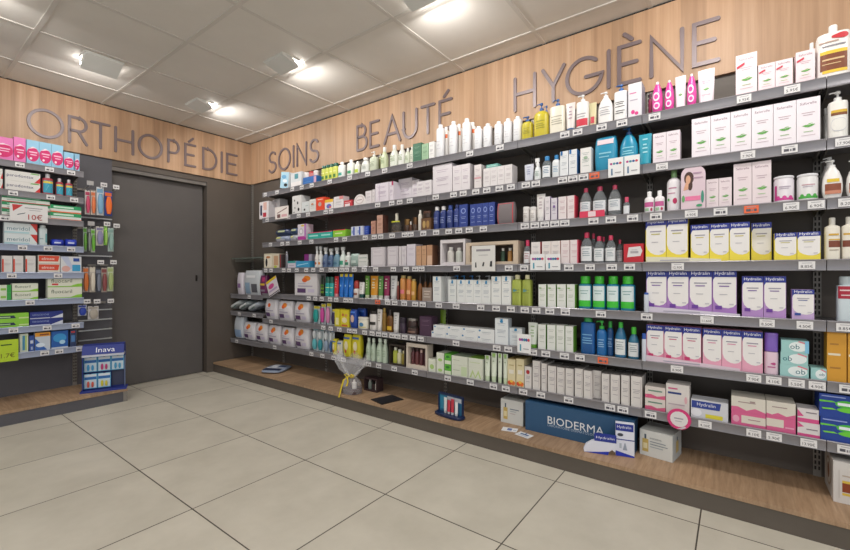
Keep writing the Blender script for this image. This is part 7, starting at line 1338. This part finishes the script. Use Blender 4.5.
# ------------------------------------------------------------------ slotted uprights
EDGES = [-.98, -.304, .378, 1.055, 1.745, 2.43, 3.11, 3.79, 4.40]
ORD = ['first', 'second', 'third', 'fourth', 'fifth', 'sixth', 'seventh', 'eighth', 'ninth', 'tenth', 'eleventh', 'twelfth', 'thirteenth']
def upright(label, x, y, rz, z0, z1):
    m = M(); w = .014
    m.box(-w, w, -.010, 0, 0, z1-z0, UPR)
    z = .03
    while z < z1-z0-.03:
        for s in (-.0065, .0065): m.box(s-.0032, s+.0032, -.0104, -.0095, z, z+.016, SLOT)
        z += .0254
    o = m.build('shelf_upright'); o.location = (x, y, z0); o.rotation_euler = (0, 0, rz)
    tag(o, label, 'upright', 'slotted steel uprights')
for i, y in enumerate(EDGES[1:]):
    q = len(EDGES)-2-i
    upright('slotted steel upright on the right wall, ' + ('in the corner by the door' if q == 0 else ORD[q-1] + ' one out from the corner'), BACK_X-.0005, min(y, 4.385), -PI/2, .104, 2.044)
upright('slotted steel upright between the toothpaste shelves and the hook panel', 1.03, BACK_Y-.0005, 0, .104, 1.9)
upright('slotted steel upright at the left end of the toothpaste shelves', .352, BACK_Y-.0005, 0, .104, 1.9)

# ------------------------------------------------------------------ shelves with price rails
def price_tag(parent, x, yf, z, w, h, orange, txt):
    m = M(); c = '#e8693f' if orange else '#e4e2e2'
    m.box(x-w/2, x+w/2, yf-.0042, yf-.0028, z-h/2, z+h/2, c)
    S = lambda u, v, o: (x-w/2+u*w, yf-.0042-o, z-h/2+v*h)
    if txt: g = [('t', txt, .5, .36, .74, .38, '#3d3b44'), ('r', .2, .76, .8, .82, '#9a98a0')]
    else: g = [('r', .14, .22, .46, .56, '#55535c'), ('r', .52, .22, .62, .5, '#77757e'), ('r', .68, .22, .86, .56, '#55535c'), ('r', .2, .76, .8, .84, '#a5a3aa')]
    m.gfx(g, S, w, h, .0003)
    o = m.build('price_tag', parent)
    if orange: o['label'] = 'orange price tag'
    return o
RAIL_BLUE_LIT = speckle('price_rail_blue_lit', '#98a2bb', '#a0aac2', 9.0, .3, 0, .15)  # bluish light on the lower left rails, put into their colour
def shelf(label, grp, cx, cy, z, rz, L, depth, tags, rm=None):
    """local frame: x along the shelf, y into it, origin on the front edge, top surface at z=0"""
    o = empty('metal_shelf'); o.location = (cx, cy, z); o.rotation_euler = (0, 0, rz); tag(o, label, 'shelf', grp)
    m = M(); m.box(-L/2+.002, L/2-.002, .004, depth-.012, -.016, 0, STEEL); m.box(-L/2+.002, L/2-.002, .004, .012, -.03, -.016, STEEL); m.build('shelf_board', o)
    m = M(); n = L/2-.0015
    m.rings([[(s, -.002, -.042), (s, .002, -.044), (s, .0035, -.044), (s, .0035, .003), (s, -.003, .004), (s, -.006, .0), (s, -.004, -.004), (s, -.001, -.036)] for s in (-n, n)], rm or RAIL)
    rail = m.build('price_rail', o)
    for s in (-1, 1):
        m = M(); x = s*(L/2-.012)
        m.rings([[(x+t, .03, -.0165), (x+t, depth-.013, -.0165), (x+t, depth-.013, -.048), (x+t, depth-.03, -.048), (x+t, .06, -.03), (x+t, .03, -.026)] for t in (-.0012, .0012)], UPR)
        m.build('bracket', o)
    for (x, w, orange, txt) in tags:
        price_tag(rail, x, -.003, -.0205, w, .033, orange, txt)
    return o
LV = ['top', 'second', 'third', 'fourth', 'fifth', 'sixth', 'lowest']
for (b, s, z, y0, y1, tags) in RSHELVES:
    q = 7-b
    shelf('grey metal shelf, ' + LV[s-1] + ' level, ' + ('corner bay by the door' if q == 0 else 'bay at the right edge of photo' if b == 0 else ORD[q-1] + ' bay out from corner bay'),
          'shelves along the right wall', FRONT_X, (y0+y1)/2, z, -PI/2, y1-y0, BACK_X-FRONT_X, tags)
LV2 = ['top', 'second', 'third', 'fourth', 'fifth', 'sixth', 'seventh', 'lowest']
for (s, z, tags) in LSHELVES:
    shelf('grey metal shelf of the left toothpaste unit, ' + LV2[s-1] + ' level', 'toothpaste shelves', .69, FRONT_Y, z, 0, .68, BACK_Y-FRONT_Y, tags, RAIL_BLUE_LIT if s > 3 else None)
# glass shelf in the corner
o = empty('glass_shelf'); o.location = (2.49, 4.1, 1.195); tag(o, 'small empty glass shelf in the corner beside the door', 'shelf')
m = M(); m.box(-.12, .1, -.29, .305, 0, .008, '#b8ccc4:clear'); m.build('glass_pane', o)
m = M(); m.box(-.09, .105, .275, .285, -.03, -.001, UPR); m.box(-.09, .105, -.265, -.255, -.03, -.001, UPR); m.build('bracket', o)

# ------------------------------------------------------------------ fascia lettering: round-ended flat strokes
def arc(cx, cy, rx, ry, a0, a1, n=28):
    return [(cx+rx*math.cos(math.radians(a0+(a1-a0)*i/n)), cy+ry*math.sin(math.radians(a0+(a1-a0)*i/n))) for i in range(n+1)]
GL = {
 'O': [arc(.5,.5,.5,.5,0,360,40)], 'R': [[(0,0),(0,1),(.55,1)]+arc(.55,.74,.42,.26,90,-90,14)+[(0,.48)], [(.5,.48),(1,0)]],
 'T': [[(0,1),(1,1)],[(.5,1),(.5,0)]], 'H': [[(0,0),(0,1)],[(1,0),(1,1)],[(0,.5),(1,.5)]],
 'P': [[(0,0),(0,1),(.5,1)]+arc(.5,.72,.5,.28,90,-90,14)+[(0,.44)]],
 'E': [[(1,1),(0,1),(0,0),(1,0)],[(0,.52),(.85,.52)]], 'D': [[(0,0),(0,1),(.3,1)]+arc(.3,.5,.7,.5,90,-90,20)+[(0,0)]],
 'I': [[(.5,0),(.5,1)]], 'N': [[(0,0),(0,1),(1,0),(1,1)]],
 'S': [arc(.52,.75,.44,.25,30,255,16)+arc(.48,.25,.5,.25,85,-150,18)],
 'B': [[(0,0),(0,1),(.45,1)]+arc(.45,.77,.42,.23,90,-90,12)+[(0,.54)], [(.45,.54)]+arc(.5,.27,.5,.27,90,-90,12)+[(0,0)]],
 'A': [[(0,0),(.5,1),(1,0)],[(.2,.33),(.8,.33)]], 'U': [[(0,1),(0,.38)]+arc(.5,.38,.5,.38,180,360,18)+[(1,1)]],
 'Y': [[(0,1),(.5,.45),(1,1)],[(.5,.45),(.5,0)]],
 'G': [arc(.5,.5,.5,.5,48,352,32)+[(1,.46),(.55,.46)]],
}
def stroke(m, pts, t, y0, y1):
    P = [Vector(p) for p in pts]; closed = (P[0]-P[-1]).length < 1e-4
    if closed: P = P[:-1]
    n = len(P); A = []; B = []
    for i, p in enumerate(P):
        a = P[i-1] if (i or closed) else None; b = P[(i+1) % n] if (i < n-1 or closed) else None
        d0 = (p-a).normalized() if a is not None else None; d1 = (b-p).normalized() if b is not None else None
        if d0 is None: d0 = d1
        if d1 is None: d1 = d0
        n0 = Vector((-d0.y, d0.x)); n1 = Vector((-d1.y, d1.x)); k = (n0+n1); k = k.normalized() if k.length > .2 else n0
        s = t/2/max(.45, k.dot(n0)); A.append(p+k*s); B.append(p-k*s)
    rs = [[(A[i].x, y0, A[i].y), (B[i].x, y0, B[i].y), (B[i].x, y1, B[i].y), (A[i].x, y1, A[i].y)] for i in range(n)]
    if closed: rs.append(rs[0])
    m.rings(rs, LETTER, not closed, not closed)
    if not closed:
        for p in (P[0], P[-1]):
            m.prism([(p.x+t/2*math.cos(2*PI*q/14), p.y+t/2*math.sin(2*PI*q/14)) for q in range(14)], y0+.0003, y1, LETTER)
def letter(ch, acc, a0, a1, z0, z1, wall, t, label):
    """a0..a1 along the wall from left to right, z0..z1 the cap height (centre lines)"""
    w = abs(a1-a0); m = M()
    for q, s in enumerate(GL[ch]): stroke(m, [(-w/2+x*w, y*(z1-z0)) for x, y in s], t, -.009+q*.0006, 0)
    m.fix()
    o = m.build('sign_letter'); tag(o, label, 'letter', 'fascia letters')
    if acc:
        h = z1-z0; k = M(); s = 1 if acc == 'acute' else -1
        stroke(k, [(s*-.06*h, h*1.14), (s*.12*h, h*1.32)], t, -.009, 0); k.fix(); k.build('accent', o)
    mid = (a0+a1)/2
    if wall == 'R': o.location = (BACK_X-.0205, mid, z0); o.rotation_euler = (0, 0, -PI/2)
    else: o.location = (mid, BACK_Y-.0205, z0)
for a in LETTERS: letter(*a)

# ------------------------------------------------------------------ products on the shelves
DEF = dict(carton=('carton', 'box'), bottle=('bottle', 'bottle'), tube=('tube', 'tube'), jar=('jar', 'jar'), pouch=('pouch', 'pouch'), card=('display_card', 'card'), window=('gift_set', 'gift set'), blister=('blister_pack', 'blister pack'))
NUM = ['', '', 'two', 'three', 'four', 'five', 'six', 'seven', 'eight', 'nine', 'ten', 'eleven', 'twelve', 'thirteen']
def place(sh): return LV[sh-1] + ' right-wall shelf' if isinstance(sh, int) else 'left unit ' + LV2[int(sh[1])-1] + ' shelf'
for (mk, name, cat, desc, sh, i, n, x, y, z, lean, dims, ki) in ITEMS:
    name = name or DEF[mk][0]; cat = cat or DEF[mk][1]
    o = product(mk, name, cat, dims, KW[ki], (mk, ki, dims, name))
    nth = '' if n == 1 else ['left', 'right'][i] + ' of two, ' if n == 2 else ORD[i] + ' of ' + NUM[n] + ' from left, '
    tag(o, desc + ', ' + nth + place(sh), cat, desc + ' repeated on ' + place(sh) if n > 1 else None)
    o.location = (x, y, z); o.rotation_euler = (0, lean, -PI/2 if isinstance(sh, int) else 0)

# ------------------------------------------------------------------ ceiling spotlights
def spotlight(x, y, rz, drop, label, power, aim=None):
    o = empty('ceiling_spotlight'); o.location = (x, y, 2.507); o.rotation_euler = (0, 0, rz); tag(o, label, 'ceiling light', 'ceiling spotlights')
    w, l = .065, .105      # local +x is the throw side
    m = M(); f = .006
    for (a, b, c, e) in ((-w-f, w+f, -l-f, -l), (-w-f, w+f, l, l+f), (-w-f, -w, -l, l)): m.box(a, b, c, e, -.004, .004, FIX)
    m.build('frame', o)
    m = M(); m.rings([[(-w, s, -.003), (w, s, -drop), (w, s, -drop-.006), (-w, s, -.010)] for s in (-l, l)], FIX)
    m.rings([[(w*.2, s, -.003), (w, s, -drop), (-w, s, -.003)] for s in (-l, -l+.004)], FIX); m.rings([[(w*.2, s, -.003), (w, s, -drop), (-w, s, -.003)] for s in (l-.004, l)], FIX)
    fl = m.build('flap', o)
    m = M(); m.tube([(w+.012, -l+.006, -drop*.55), (w+.012, l-.006, -drop*.55)], .009, '#fff4e0:lamp', 10); m.build('lamp_tube', fl)
    li = bpy.data.lights.new('spotlight_beam', 'AREA'); li.shape = 'RECTANGLE'; li.size = .22; li.size_y = .06; li.energy = power; li.color = LAMP_COL
    lo = bpy.data.objects.new('spotlight_beam', li); COL.objects.link(lo); lo.parent = o
    lo.location = (w+.03, 0, -drop-.02)
    d = Vector((math.sin(math.radians(AIM)), 0, -math.cos(math.radians(AIM))))
    lo.rotation_euler = (Vector((0, 0, -1)).rotation_difference(d)).to_euler()
    lo.rotation_euler = (0, -math.radians(AIM), PI/2) if False else d.to_track_quat('-Z', 'Y').to_euler()
    return o
AIM = 38
LAMP_COL = (1, .97, .93)
P_R, P_L = 7.5, 4.5
names = ['in the corner by the door', 'before the SOINS lettering', 'at the top edge before BEAUTÉ', 'above the right-hand bays', 'beyond the right edge', 'far right']
for k, y in enumerate((3.72, 2.52, 1.31, .1, -1.1)):
    spotlight(1.715, y, 0, .036, 'flush white flap spotlight lighting the long wall, ' + names[k], P_R)
spotlight(.965, 3.50, PI/2, .07, 'dropped grey flap spotlight lighting the left fascia', P_L)
spotlight(.34, 2.93, PI/2, .05, 'flap spotlight at the far left edge of the ceiling', P_L)
def fill_panel(x, y, label):  # added fill lights out of view, put in to brighten floor and room
    o = empty('added_fill_panel'); o.location = (x, y, 2.506); tag(o, label, 'ceiling light', 'added fill panels')
    m = M(); m.box(-.29, .29, -.29, .29, -.004, .004, FIX); m.build('frame', o)
    li = bpy.data.lights.new('fill_panel_light', 'AREA'); li.size = .55; li.energy = P_FILL; li.color = (1, .98, .95)
    lo = bpy.data.objects.new('fill_panel_light', li); COL.objects.link(lo); lo.parent = o; lo.location = (0, 0, -.008)
P_FILL = 22
for (x, y, n) in ((-.9, .38, 'left of the camera'), (-.9, 2.19, 'over the left aisle'), (.31, -.83, 'behind the camera'), (-.9, -1.4, 'at the shop entrance')):
    fill_panel(x, y, 'added square ceiling fill light ' + n)

# ------------------------------------------------------------------ camera, world, view
cam = bpy.data.cameras.new('camera'); co = bpy.data.objects.new('camera', cam); COL.objects.link(co)
cam.sensor_width = 36; cam.lens = 36*415.1/850; cam.shift_y = -.00094; cam.clip_start = .02
co.location = (0, 0, H_EYE); co.rotation_euler = (PI/2, 0, math.radians(36.71-90))
bpy.context.scene.camera = co
w = bpy.data.worlds.new('daylight'); bpy.context.scene.world = w; w.use_nodes = True
bg = w.node_tree.nodes['Background']; bg.inputs['Color'].default_value = (.93, .96, 1, 1); bg.inputs['Strength'].default_value = WORLD
vs = bpy.context.scene.view_settings
vs.view_transform = 'Standard'; vs.look = 'None'; vs.gamma = 1; vs.exposure = EXPOSURE
bpy.context.scene.cycles.max_bounces = 8
bpy.context.scene.cycles.sample_clamp_indirect = 4
bpy.context.scene.cycles.use_denoising = True
# ------------------------------------------------------------------ hook panel beside the door
ROWN = ['top', 'second', 'third', 'lowest']
for i, z in enumerate(BARS):
    m = M(); m.box(1.05, 1.285, BACK_Y-.022, BACK_Y-.012, z-.005, z+.005, '#c9cdcf:metal')
    for x in (1.06, 1.275): m.box(x-.006, x+.006, BACK_Y-.014, BACK_Y-.0005, z-.008, z+.008, UPR)
    o = m.build('hook_rail'); tag(o, 'horizontal steel rail on the hook panel by the door, ' + ORD[i] + ' from the top', 'rail', 'hook panel rails')
seen = {}
for (x, z, lab, r) in HK:
    seen[r] = seen.get(r, 0)+1
    o = empty('peg_hook'); o.location = (x, BACK_Y-.012, z)
    tag(o, 'steel peg hook with ' + ('white price plate' if lab else 'clear plate') + ', ' + ORD[seen[r]-1] + ' from left in the ' + ROWN[r] + ' row', 'hook', 'peg hooks by the door')
    m = M(); m.tube([(0, -.001, -.03), (0, -.22, -.03), (0, -.228, -.018)], .0022, '#b8bcbe:metal', 6); m.box(-.03, .03, -.004, .0115, -.034, -.018, UPR); m.build('rod', o)
    m = M(); m.box(-.022, .022, -.236, -.233, -.02, .014, '#d8d6d6' if lab else '#a8a6a6:plastic')
    if lab: m.gfx([('r', .15, .3, .5, .6, '#66646c'), ('r', .58, .3, .85, .6, '#66646c')], lambda u, v, q: (-.022+.044*u, -.236-q, -.02+.034*v), 1, 1)
    m.build('price_plate', o)
seen = {}
for (x, z, w, h, c1, c2, de, r) in PK:
    parts = mk_blister(w, .03, h, c1, [(c2 + ':plastic', .5, .82, .06, .76)], [('r', .08, .8, .92, .94, c2)])
    o = empty('hanging_brush_pack'); o.location = (x, 4.24, z)
    for pn, m in parts: m.build(pn, o)
    tag(o, de + ', hanging in the ' + ROWN[r] + ' row of the hook panel', 'brush pack', 'packs on the hook panel')

# counter display with little packs, turned towards the room
D = empty('hanging_pack_display'); D.location = (1.128, 4.045, .1035); D.rotation_euler = (0, 0, math.radians(-22)); D.scale = (1, 1, 1)
tag(D, 'navy cardboard counter display headed Inava standing on the short plinth', 'display stand')
NAVY = '#26368a'
m = M(); m.box(-.145, .15, -.05, .09, 0, .01, NAVY); m.box(-.135, .135, .06, .075, .01, .35, NAVY); m.box(-.135, -.131, -.02, .06, .01, .34, NAVY); m.box(.131, .135, .02, .06, .01, .26, '#7a88a8'); m.build('stand', D)
m = M(); m.rings([[(s, -.045, .295), (s, .06, .31), (s, .06, .368), (s, -.02, .362)] for s in (-.133, .133)], NAVY)
m.rings([[(s, -.047, .278), (s, .05, .278), (s, .05, .294), (s, -.046, .294)] for s in (-.133, .133)], '#c4c6d4')
m.gfx([('t', 'Inava', .55, .5, .45, .55, '#eceef6')], lambda u, v, q: (-.133+.266*u, -.045+.025*v-q, .295+.067*v), .266, .067)
m.build('header', D)
m = M(); m.box(.045, .125, .05, .058, .02, .14, '#3a3f58'); m.build('empty_peg_panel', D)
kk = 0
for r, z in ((0, .15), (1, .018)):
    for c in range(3 if r == 0 else 2):
        tint = ['#3a9ad0', '#c03a7a', '#4aa0cc', '#d05a4a', '#d8cc3a'][kk]
        o = empty('interdental_pack'); o.parent = None
        for pn, mm in mk_blister(.084, .014, .118, '#5aa8d4', [(tint + ':plastic', .34, .2, .1, .5), (tint + ':plastic', .66, .2, .1, .46)], [('r', .06, .05, .94, .6, '#cfe0ea'), ('r', .06, .62, .94, .78, '#2a6ab4'), ('r', .06, .8, .94, .96, '#dfe8f0')]): mm.build(pn, o)
        lx = -.088+.087*c; ca, sa = math.cos(D.rotation_euler.z), math.sin(D.rotation_euler.z); ly = .015
        o.location = (D.location.x+ca*lx-sa*ly, D.location.y+sa*lx+ca*ly, .1035+z); o.rotation_euler = D.rotation_euler
        tag(o, ['blue interdental pack, left of the upper row in the navy display', 'blue interdental pack with crimson brushes, middle of upper row in navy display', 'blue interdental pack at the right of upper row in navy display', 'blue interdental pack with red brushes, lower left in the navy display', 'blue interdental pack with yellow brushes, lower row of the navy display'][kk], 'interdental pack', 'packs in the navy display'); kk += 1

# ------------------------------------------------------------------ things standing on the long plinth
DZ = .1038
def stand(parts, name, label, cat, x, y, rz=-PI/2, z=DZ):
    if len(parts) == 1: o = parts[0][1].build(name)
    else:
        o = empty(name)
        for pn, mm in parts: mm.build(pn, o)
    o.location = (x, y, z); o.rotation_euler = (0, 0, rz); return tag(o, label, cat)
g = [('t', 'BIODERMA', .49, .5, .52, None, '#e4e6ea'), ('t', 'LABORATOIRE DERMATOLOGIQUE', .49, .32, .52, None, '#a8b8cc')]
stand(mk_carton(.59, .09, .172, '#2b5378', g, '#27496a'), 'sign_box', 'long dark blue box lettered BIODERMA on the long plinth', 'sign box', 2.346+.045, .706)
def oil(x): return [('r', x, .16, x+.19, .66, '#c4aa62'), ('r', x+.065, .66, x+.125, .84, '#4a5a68'), ('r', x+.03, .28, x+.16, .5, '#e0d4a8')]
stand(mk_carton(.148, .13, .146, '#cfd0cc', oil(.12)+[('r', .42, .6, .82, .64, '#6f7a84'), ('r', .42, .52, .7, .545, '#9aa2a8'), ('r', .42, .42, .66, .45, '#b8a8a8')], '#b8bcbe'), 'carton', 'white carton with yellow bottle picture left of the blue lettered box', 'box', 2.378+.065, 1.104)
c = mk_carton(.15, .15, .13, '#d2d3cf', oil(.08)+[('t', 'BIODERMA', .5, .72, .36, None, '#5a646c'), ('r', .32, .58, .8, .61, '#7a848c'), ('r', .32, .48, .86, .51, '#7a848c'), ('r', .32, .38, .72, .41, '#9aa2a8')], '#c2c8ca')
for s in (1,): c[0][1].gfx([('r', .35, .25, .65, .7, '#c8b478'), ('r', .45, .7, .55, .85, '#3f5a78')], lambda u, v, q: (.075+.0008+q, -.075+.15*u, .128*v), .15, .128)
stand(c, 'carton', 'white carton with bottle on its side right of the blue lettered box', 'box', 2.374+.07, .306, -PI/2-.155)
# white gift carton with curved side at the right edge
m = M(); Wd, Dd, Hh = .26, .2, .166
prof = []
m.box(-Wd/2, Wd/2, -Dd/2, Dd/2, 0, Hh, '#d2ceca')
m.gfx([('r', .1, .2, .42, .26, '#d8b84a'), ('r', .1, .28, .5, .5, '#8a3f20'), ('r', .1, .5, .5, .56, '#d8b84a'), ('r', .1, .66, .4, .69, '#b8a898'), ('r', .06, .12, .07, .8, '#c4beb8')], flat(Wd, Dd, Hh), Wd, Hh)
m.gfx([('e', .5, .55, .3, .36, '#b09a86'), ('e', .5, .55, .25, .3, '#d2ccc4'), ('e', .5, .56, .12, .2, '#8a5a3c')], lambda u, v, q: (-Wd/2-.0006-q, Dd/2-Dd*u, Hh*v), Dd, Hh)
h = M(); h.tube([(-.06, 0, Hh-.002), (-.045, 0, Hh+.018), (.0, 0, Hh+.022), (.045, 0, Hh+.018), (.06, 0, Hh-.002)], .003, '#c8c2bc', 6)
stand([('body', m), ('handle', h)], 'gift_carton', 'white gift carton with brown roundel on its side at the right edge', 'box', 2.353+.1, -.323-.13)
# leaflets
for (x, y, a, lb, gg) in ((2.284, 1.074, .25, 'white leaflet with blue print lying left on the plinth deck', [('r', .35, .2, .65, .8, '#5a6fa8'), ('r', .75, .3, .95, .5, '#a8b0c8')]), (2.257, .971, -.2, 'white leaflet with dark blue mark lying before the blue lettered box', [('r', .2, .45, .8, .7, '#3a5a8a'), ('r', .45, .7, .55, .95, '#3a5a8a'), ('r', .15, .15, .85, .3, '#b8c0cc')])):
    m = M(); m.box(-.045, .045, -.03, .03, 0, .0015, '#e2e2e4'); m.gfx(gg, lambda u, v, q: (-.045+.09*u, -.03+.06*v, .0015+q), .09, .06)
    stand([('leaflet', m)], 'leaflet', lb, 'leaflet', x, y, -PI/2+a)
# shoe-shaped and box-shaped promotional stand-ups
def hydr(u, v, w, h, tw): return [('r', u-w/2, v-h/2, u+w/2, v+h/2, '#22338f'), ('t', 'Hydralin', u, v, tw, None, '#e8eaf4')]
m = M()
K = 1.3
m.prism([(x*K, z*K) for x, z in [(-.058, 0), (.03, 0), (.034, .014), (.045, .022), (.055, .014), (.06, .03), (.056, .055), (.035, .062), (0, .058), (-.03, .046), (-.052, .03), (-.06, .012)]], -.012, .012, '#dfe2ee')
m.gfx([('p', [(-.058, .0), (.03, .0), (.034, .014), (.0, .008), (-.03, .004)], '#2438b0'), ('p', [(-.02, .05), (.06, .05), (.06, .078), (-.02, .078)], '#22338f')], lambda u, v, q: (u*K, -.012-q, v*K), 1, 1)
m.box(-.02*K, .06*K, -.0118, .004, .05*K, .078*K, '#22338f')
m.gfx([('t', 'Hydralin', .02, .064, .066, .012, '#e8eaf4')], lambda u, v, q: (u*K, -.0126-q, v*K), 1, 1)
stand([('standup', m)], 'promotional_standup', 'white slipper-shaped stand-up with blue sole before the blue lettered box', 'promotional stand', 2.266, .56, -PI/2+.25)
stand(mk_carton(.086, .035, .165, '#dfe2ee', [('p', [(0, 0), (1, 0), (1, .04), (.5, .1), (0, .16)], '#2438b0'), ('r', 0, .78, .95, 1, '#22338f'), ('t', 'Hydralin', .45, .89, .75, None, '#e8eaf4'), ('r', 0, .5, 1, .53, '#22338f'), ('e', .25, .66, .16, .05, '#3a3f4c'), ('p', [(.38, .2), (.62, .2), (.52, .42), (.48, .42)], '#9aa4b4'), ('r', .2, .25, .32, .4, '#b4bcc8')]), 'promotional_standup', 'white box-shaped stand-up with blue top before the blue lettered box', 'promotional stand', 2.313, .45, -PI/2+.25)
# small blue stand holding sample tubes
o = empty('sample_stand'); o.location = (2.266, 1.49, DZ); o.rotation_euler = (0, 0, -PI/2-.12); tag(o, 'small navy stand holding sample tubes on the long plinth deck', 'display stand')
m = M(); m.lathe([(.9, 0), (1, .003), (1, .014), (.94, .018)], .115, .045, '#1d2a4e:plastic', 24, 3); m.build('base', o)
m = M(); m.box(-.1, .1, .012, .018, .017, .135, '#2a6a90'); m.box(-.1, .1, .004, .022, .131, .139, '#1d2a4e:plastic')
for s in (-1, 1): m.box(s*.1-.003, s*.1+.003, .004, .02, .017, .135, '#1d2a4e:plastic')
m.gfx([('r', .05, .1, .35, .9, '#2f86a8'), ('r', .35, .7, .95, .95, '#c8ccd4')], lambda u, v, q: (-.1+.2*u, .0118-q, .02+.11*v), 1, 1); m.build('back_panel', o)
for k, (x, c) in enumerate(((-.03, '#d8dcdc'), (.0, '#c4384a'), (.03, '#c4384a'), (.062, '#dfe0e2'))):
    p = mk_tube(.026, .018, .1-.012*(k % 2), c + ':plastic', '#c8c8ca:plastic', ())
    t = empty('sample_tube'); t.location = o.location + Vector((0, 0, .0186)); ca, sa = math.cos(-PI/2-.12), math.sin(-PI/2-.12)
    t.location = (o.location.x+ca*x+sa*.006, o.location.y+sa*x-ca*.006, DZ+.0186); t.rotation_euler = o.rotation_euler
    for pn, mm in p: mm.build(pn, t)
    tag(t, ['white sample tube, leftmost in the small navy stand', 'red sample tube, left of two in the small navy stand', 'red sample tube, right of two in the small navy stand', 'white sample tube, rightmost in the small navy stand'][k], 'tube', 'sample tubes in the navy stand')
# dark tray
m = M(); m.box(-.075, .075, -.095, .095, 0, .005, '#1f1f22:plastic'); m.box(-.07, .07, -.09, .09, .005, .0062, '#2a2a2e:plastic')
for i in range(5): m.box(-.06, -.04+.06*(i % 2), -.07+.03*i, -.066+.03*i, .0062, .0066, '#4a4a50')
stand([('tray', m)], 'flat_tray', 'flat black tray lying on the long plinth deck', 'tray', 2.287, 2.054, math.radians(-104.7))
# dark gift box with window, behind the cellophane gift
stand(mk_window(.14, .075, .105, '#3a2a2c', '#2a2022', [(.2, .26, .85, '#8f9a92:plastic', '#c8c8c0:plastic'), (.5, .2, .6, '#4a3838:plastic', '#2a2222:plastic'), (.8, .26, .8, '#c8c4bc:plastic', '#e0dcd4:plastic')], .1), 'gift_set', 'dark gift set with pale bottles behind the cellophane gift', 'gift set', 2.369+.04, 2.308)
# cellophane-wrapped gift
o = empty('wrapped_gift'); o.location = (2.262, 2.40, DZ); o.rotation_euler = (0, 0, -PI/2+.1); tag(o, 'cellophane-wrapped gift with yellow ribbon on the long plinth deck', 'gift')
m = M(); m.lathe([(.9, 0), (1, .006), (1, .04), (.93, .042)], .076, .062, '#4a3638', 20, 3.5); m.build('basket', o)
for k, (x, y, hh, c) in enumerate(((-.045, -.02, .115, '#a8a2a2'), (0, -.035, .1, '#5a3a40'), (.042, -.02, .11, '#dcd8d4'), (.0, .025, .12, '#6a4a48'))):
    m = M(); m.lathe([(.9, .043), (1, .045), (1, hh*.8), (.5, hh*.88), (.5, hh)], .019, .019, c + ':plastic', 12, cx=x, cy=y); m.build('bottle', o)
m = M(); n = 30; rs = []
random.seed(3)
for z, r, fy, amp in ((.001, .082, .86, .0), (.03, .086, .86, .03), (.08, .08, .86, .05), (.12, .04, .8, .12), (.131, .02, .9, .15), (.155, .05, .7, .28), (.2, .115, .5, .3), (.25, .15, .42, .32), (.285, .16, .36, .4)):
    rs.append([(r*(1+amp*math.sin(t*6+z*30)*.7+amp*.4*random.uniform(-1, 1))*math.cos(t), r*fy*(1+amp*math.sin(t*6+z*30)*.6)*math.sin(t), z+amp*.07*math.sin(t*5)) for t in (2*PI*j/n for j in range(n))])
m.rings(rs, '#f2f2f6:film', False, False); m.build('cellophane', o)
m = M(); Y = '#d8c030:plastic'
m.lathe([(1, .122), (1.05, .129), (1, .136)], .024, .021, Y, 14)
for pts in ([(-.012, -.024, .13), (-.03, -.06, .11), (-.036, -.078, .06), (-.042, -.09, .012), (-.046, -.098, -.02)], [(.005, -.024, .13), (.0, -.055, .135), (.02, -.07, .1), (.015, -.08, .07)]):
    for a, b in zip(pts[:-1], pts[1:]): m.poly([(a[0]-.007, a[1], a[2]), (a[0]+.007, a[1], a[2]), (b[0]+.007, b[1], b[2]), (b[0]-.007, b[1], b[2])], Y)
for s in (-1, 1): m.tube([(0, -.024, .13), (s*.025, -.035, .152), (s*.045, -.035, .143), (s*.025, -.032, .126), (0, -.024, .13)], .005, Y, 6)
m.build('ribbon', o)
# pad pack lying on the deck
p = mk_pouch(.21, .3, .03, '#8f9bb0:plastic', (), None, 4, 1)
p[0][1].gfx([('r', 0, 0, 1, .3, '#26304e'), ('r', .0, .3, 1, .42, '#d2d6de'), ('r', .1, .5, .5, .95, '#dcdfe6'), ('r', .55, .5, .95, .75, '#4a5a80')], lambda u, v, q: (-.085+.17*u, -.12+.24*v,   .0306+q), 1, 1)
stand(p, 'pad_pack', 'blue-grey pad pack lying flat on the corner end of the plinth', 'pad pack', 2.354, 3.536, -PI/2+.5)
# round promotion badge on the lowest rail
m = M(); R_ = .05; C_ = [(R_*math.cos(2*PI*q/28), .05+R_*math.sin(2*PI*q/28)) for q in range(28)]
m.prism(C_, -.0015, .0015, '#d23a78'); m.gfx([('e', 0, .05, .037, .037, '#dedada'), ('r', -.02, .05, .018, .056, '#9a98a0'), ('r', -.016, .038, .012, .042, '#b0aeb4'), ('p', [(-.01, .002), (.012, .004), (.03, .014), (.024, .02)], '#c8c4c8')], lambda u, v, q: (u, -.0015-q, v), 1, 1)
o = m.build('hanging_badge'); o.location = (2.3405, .215, .28); o.rotation_euler = (0, 0, -PI/2); tag(o, 'round white promotion badge with pink rim clipped to the lowest rail', 'badge')
# printed card lips standing in front of the cartons
for (z, y0, y1, c, lb) in ((1.088, .05, .36, '#dedbc4', 'pale card tray lip before the yellow and white cartons'), (.836, -.02, .36, '#d4ccdc', 'pale violet tray lip before the violet cartons'), (.588, -.02, .36, '#dcc8d4', 'pale pink tray lip before the pink cartons')):
    m = M(); L = (y1-y0)/2
    m.prism([(-L, 0), (L, 0), (L, .012), (-L+.1, .026), (-L, .03)], 0, .003, c); m.gfx([('r', -L*.6, .008, L*.2, .013, '#a8a4b4')], lambda u, v, q: (u, -q, v), 1, 1)
    o = m.build('tray_lip'); o.location = (FRONT_X+.0052, (y0+y1)/2, z+.0006); o.rotation_euler = (0, 0, -PI/2); tag(o, lb, 'tray')
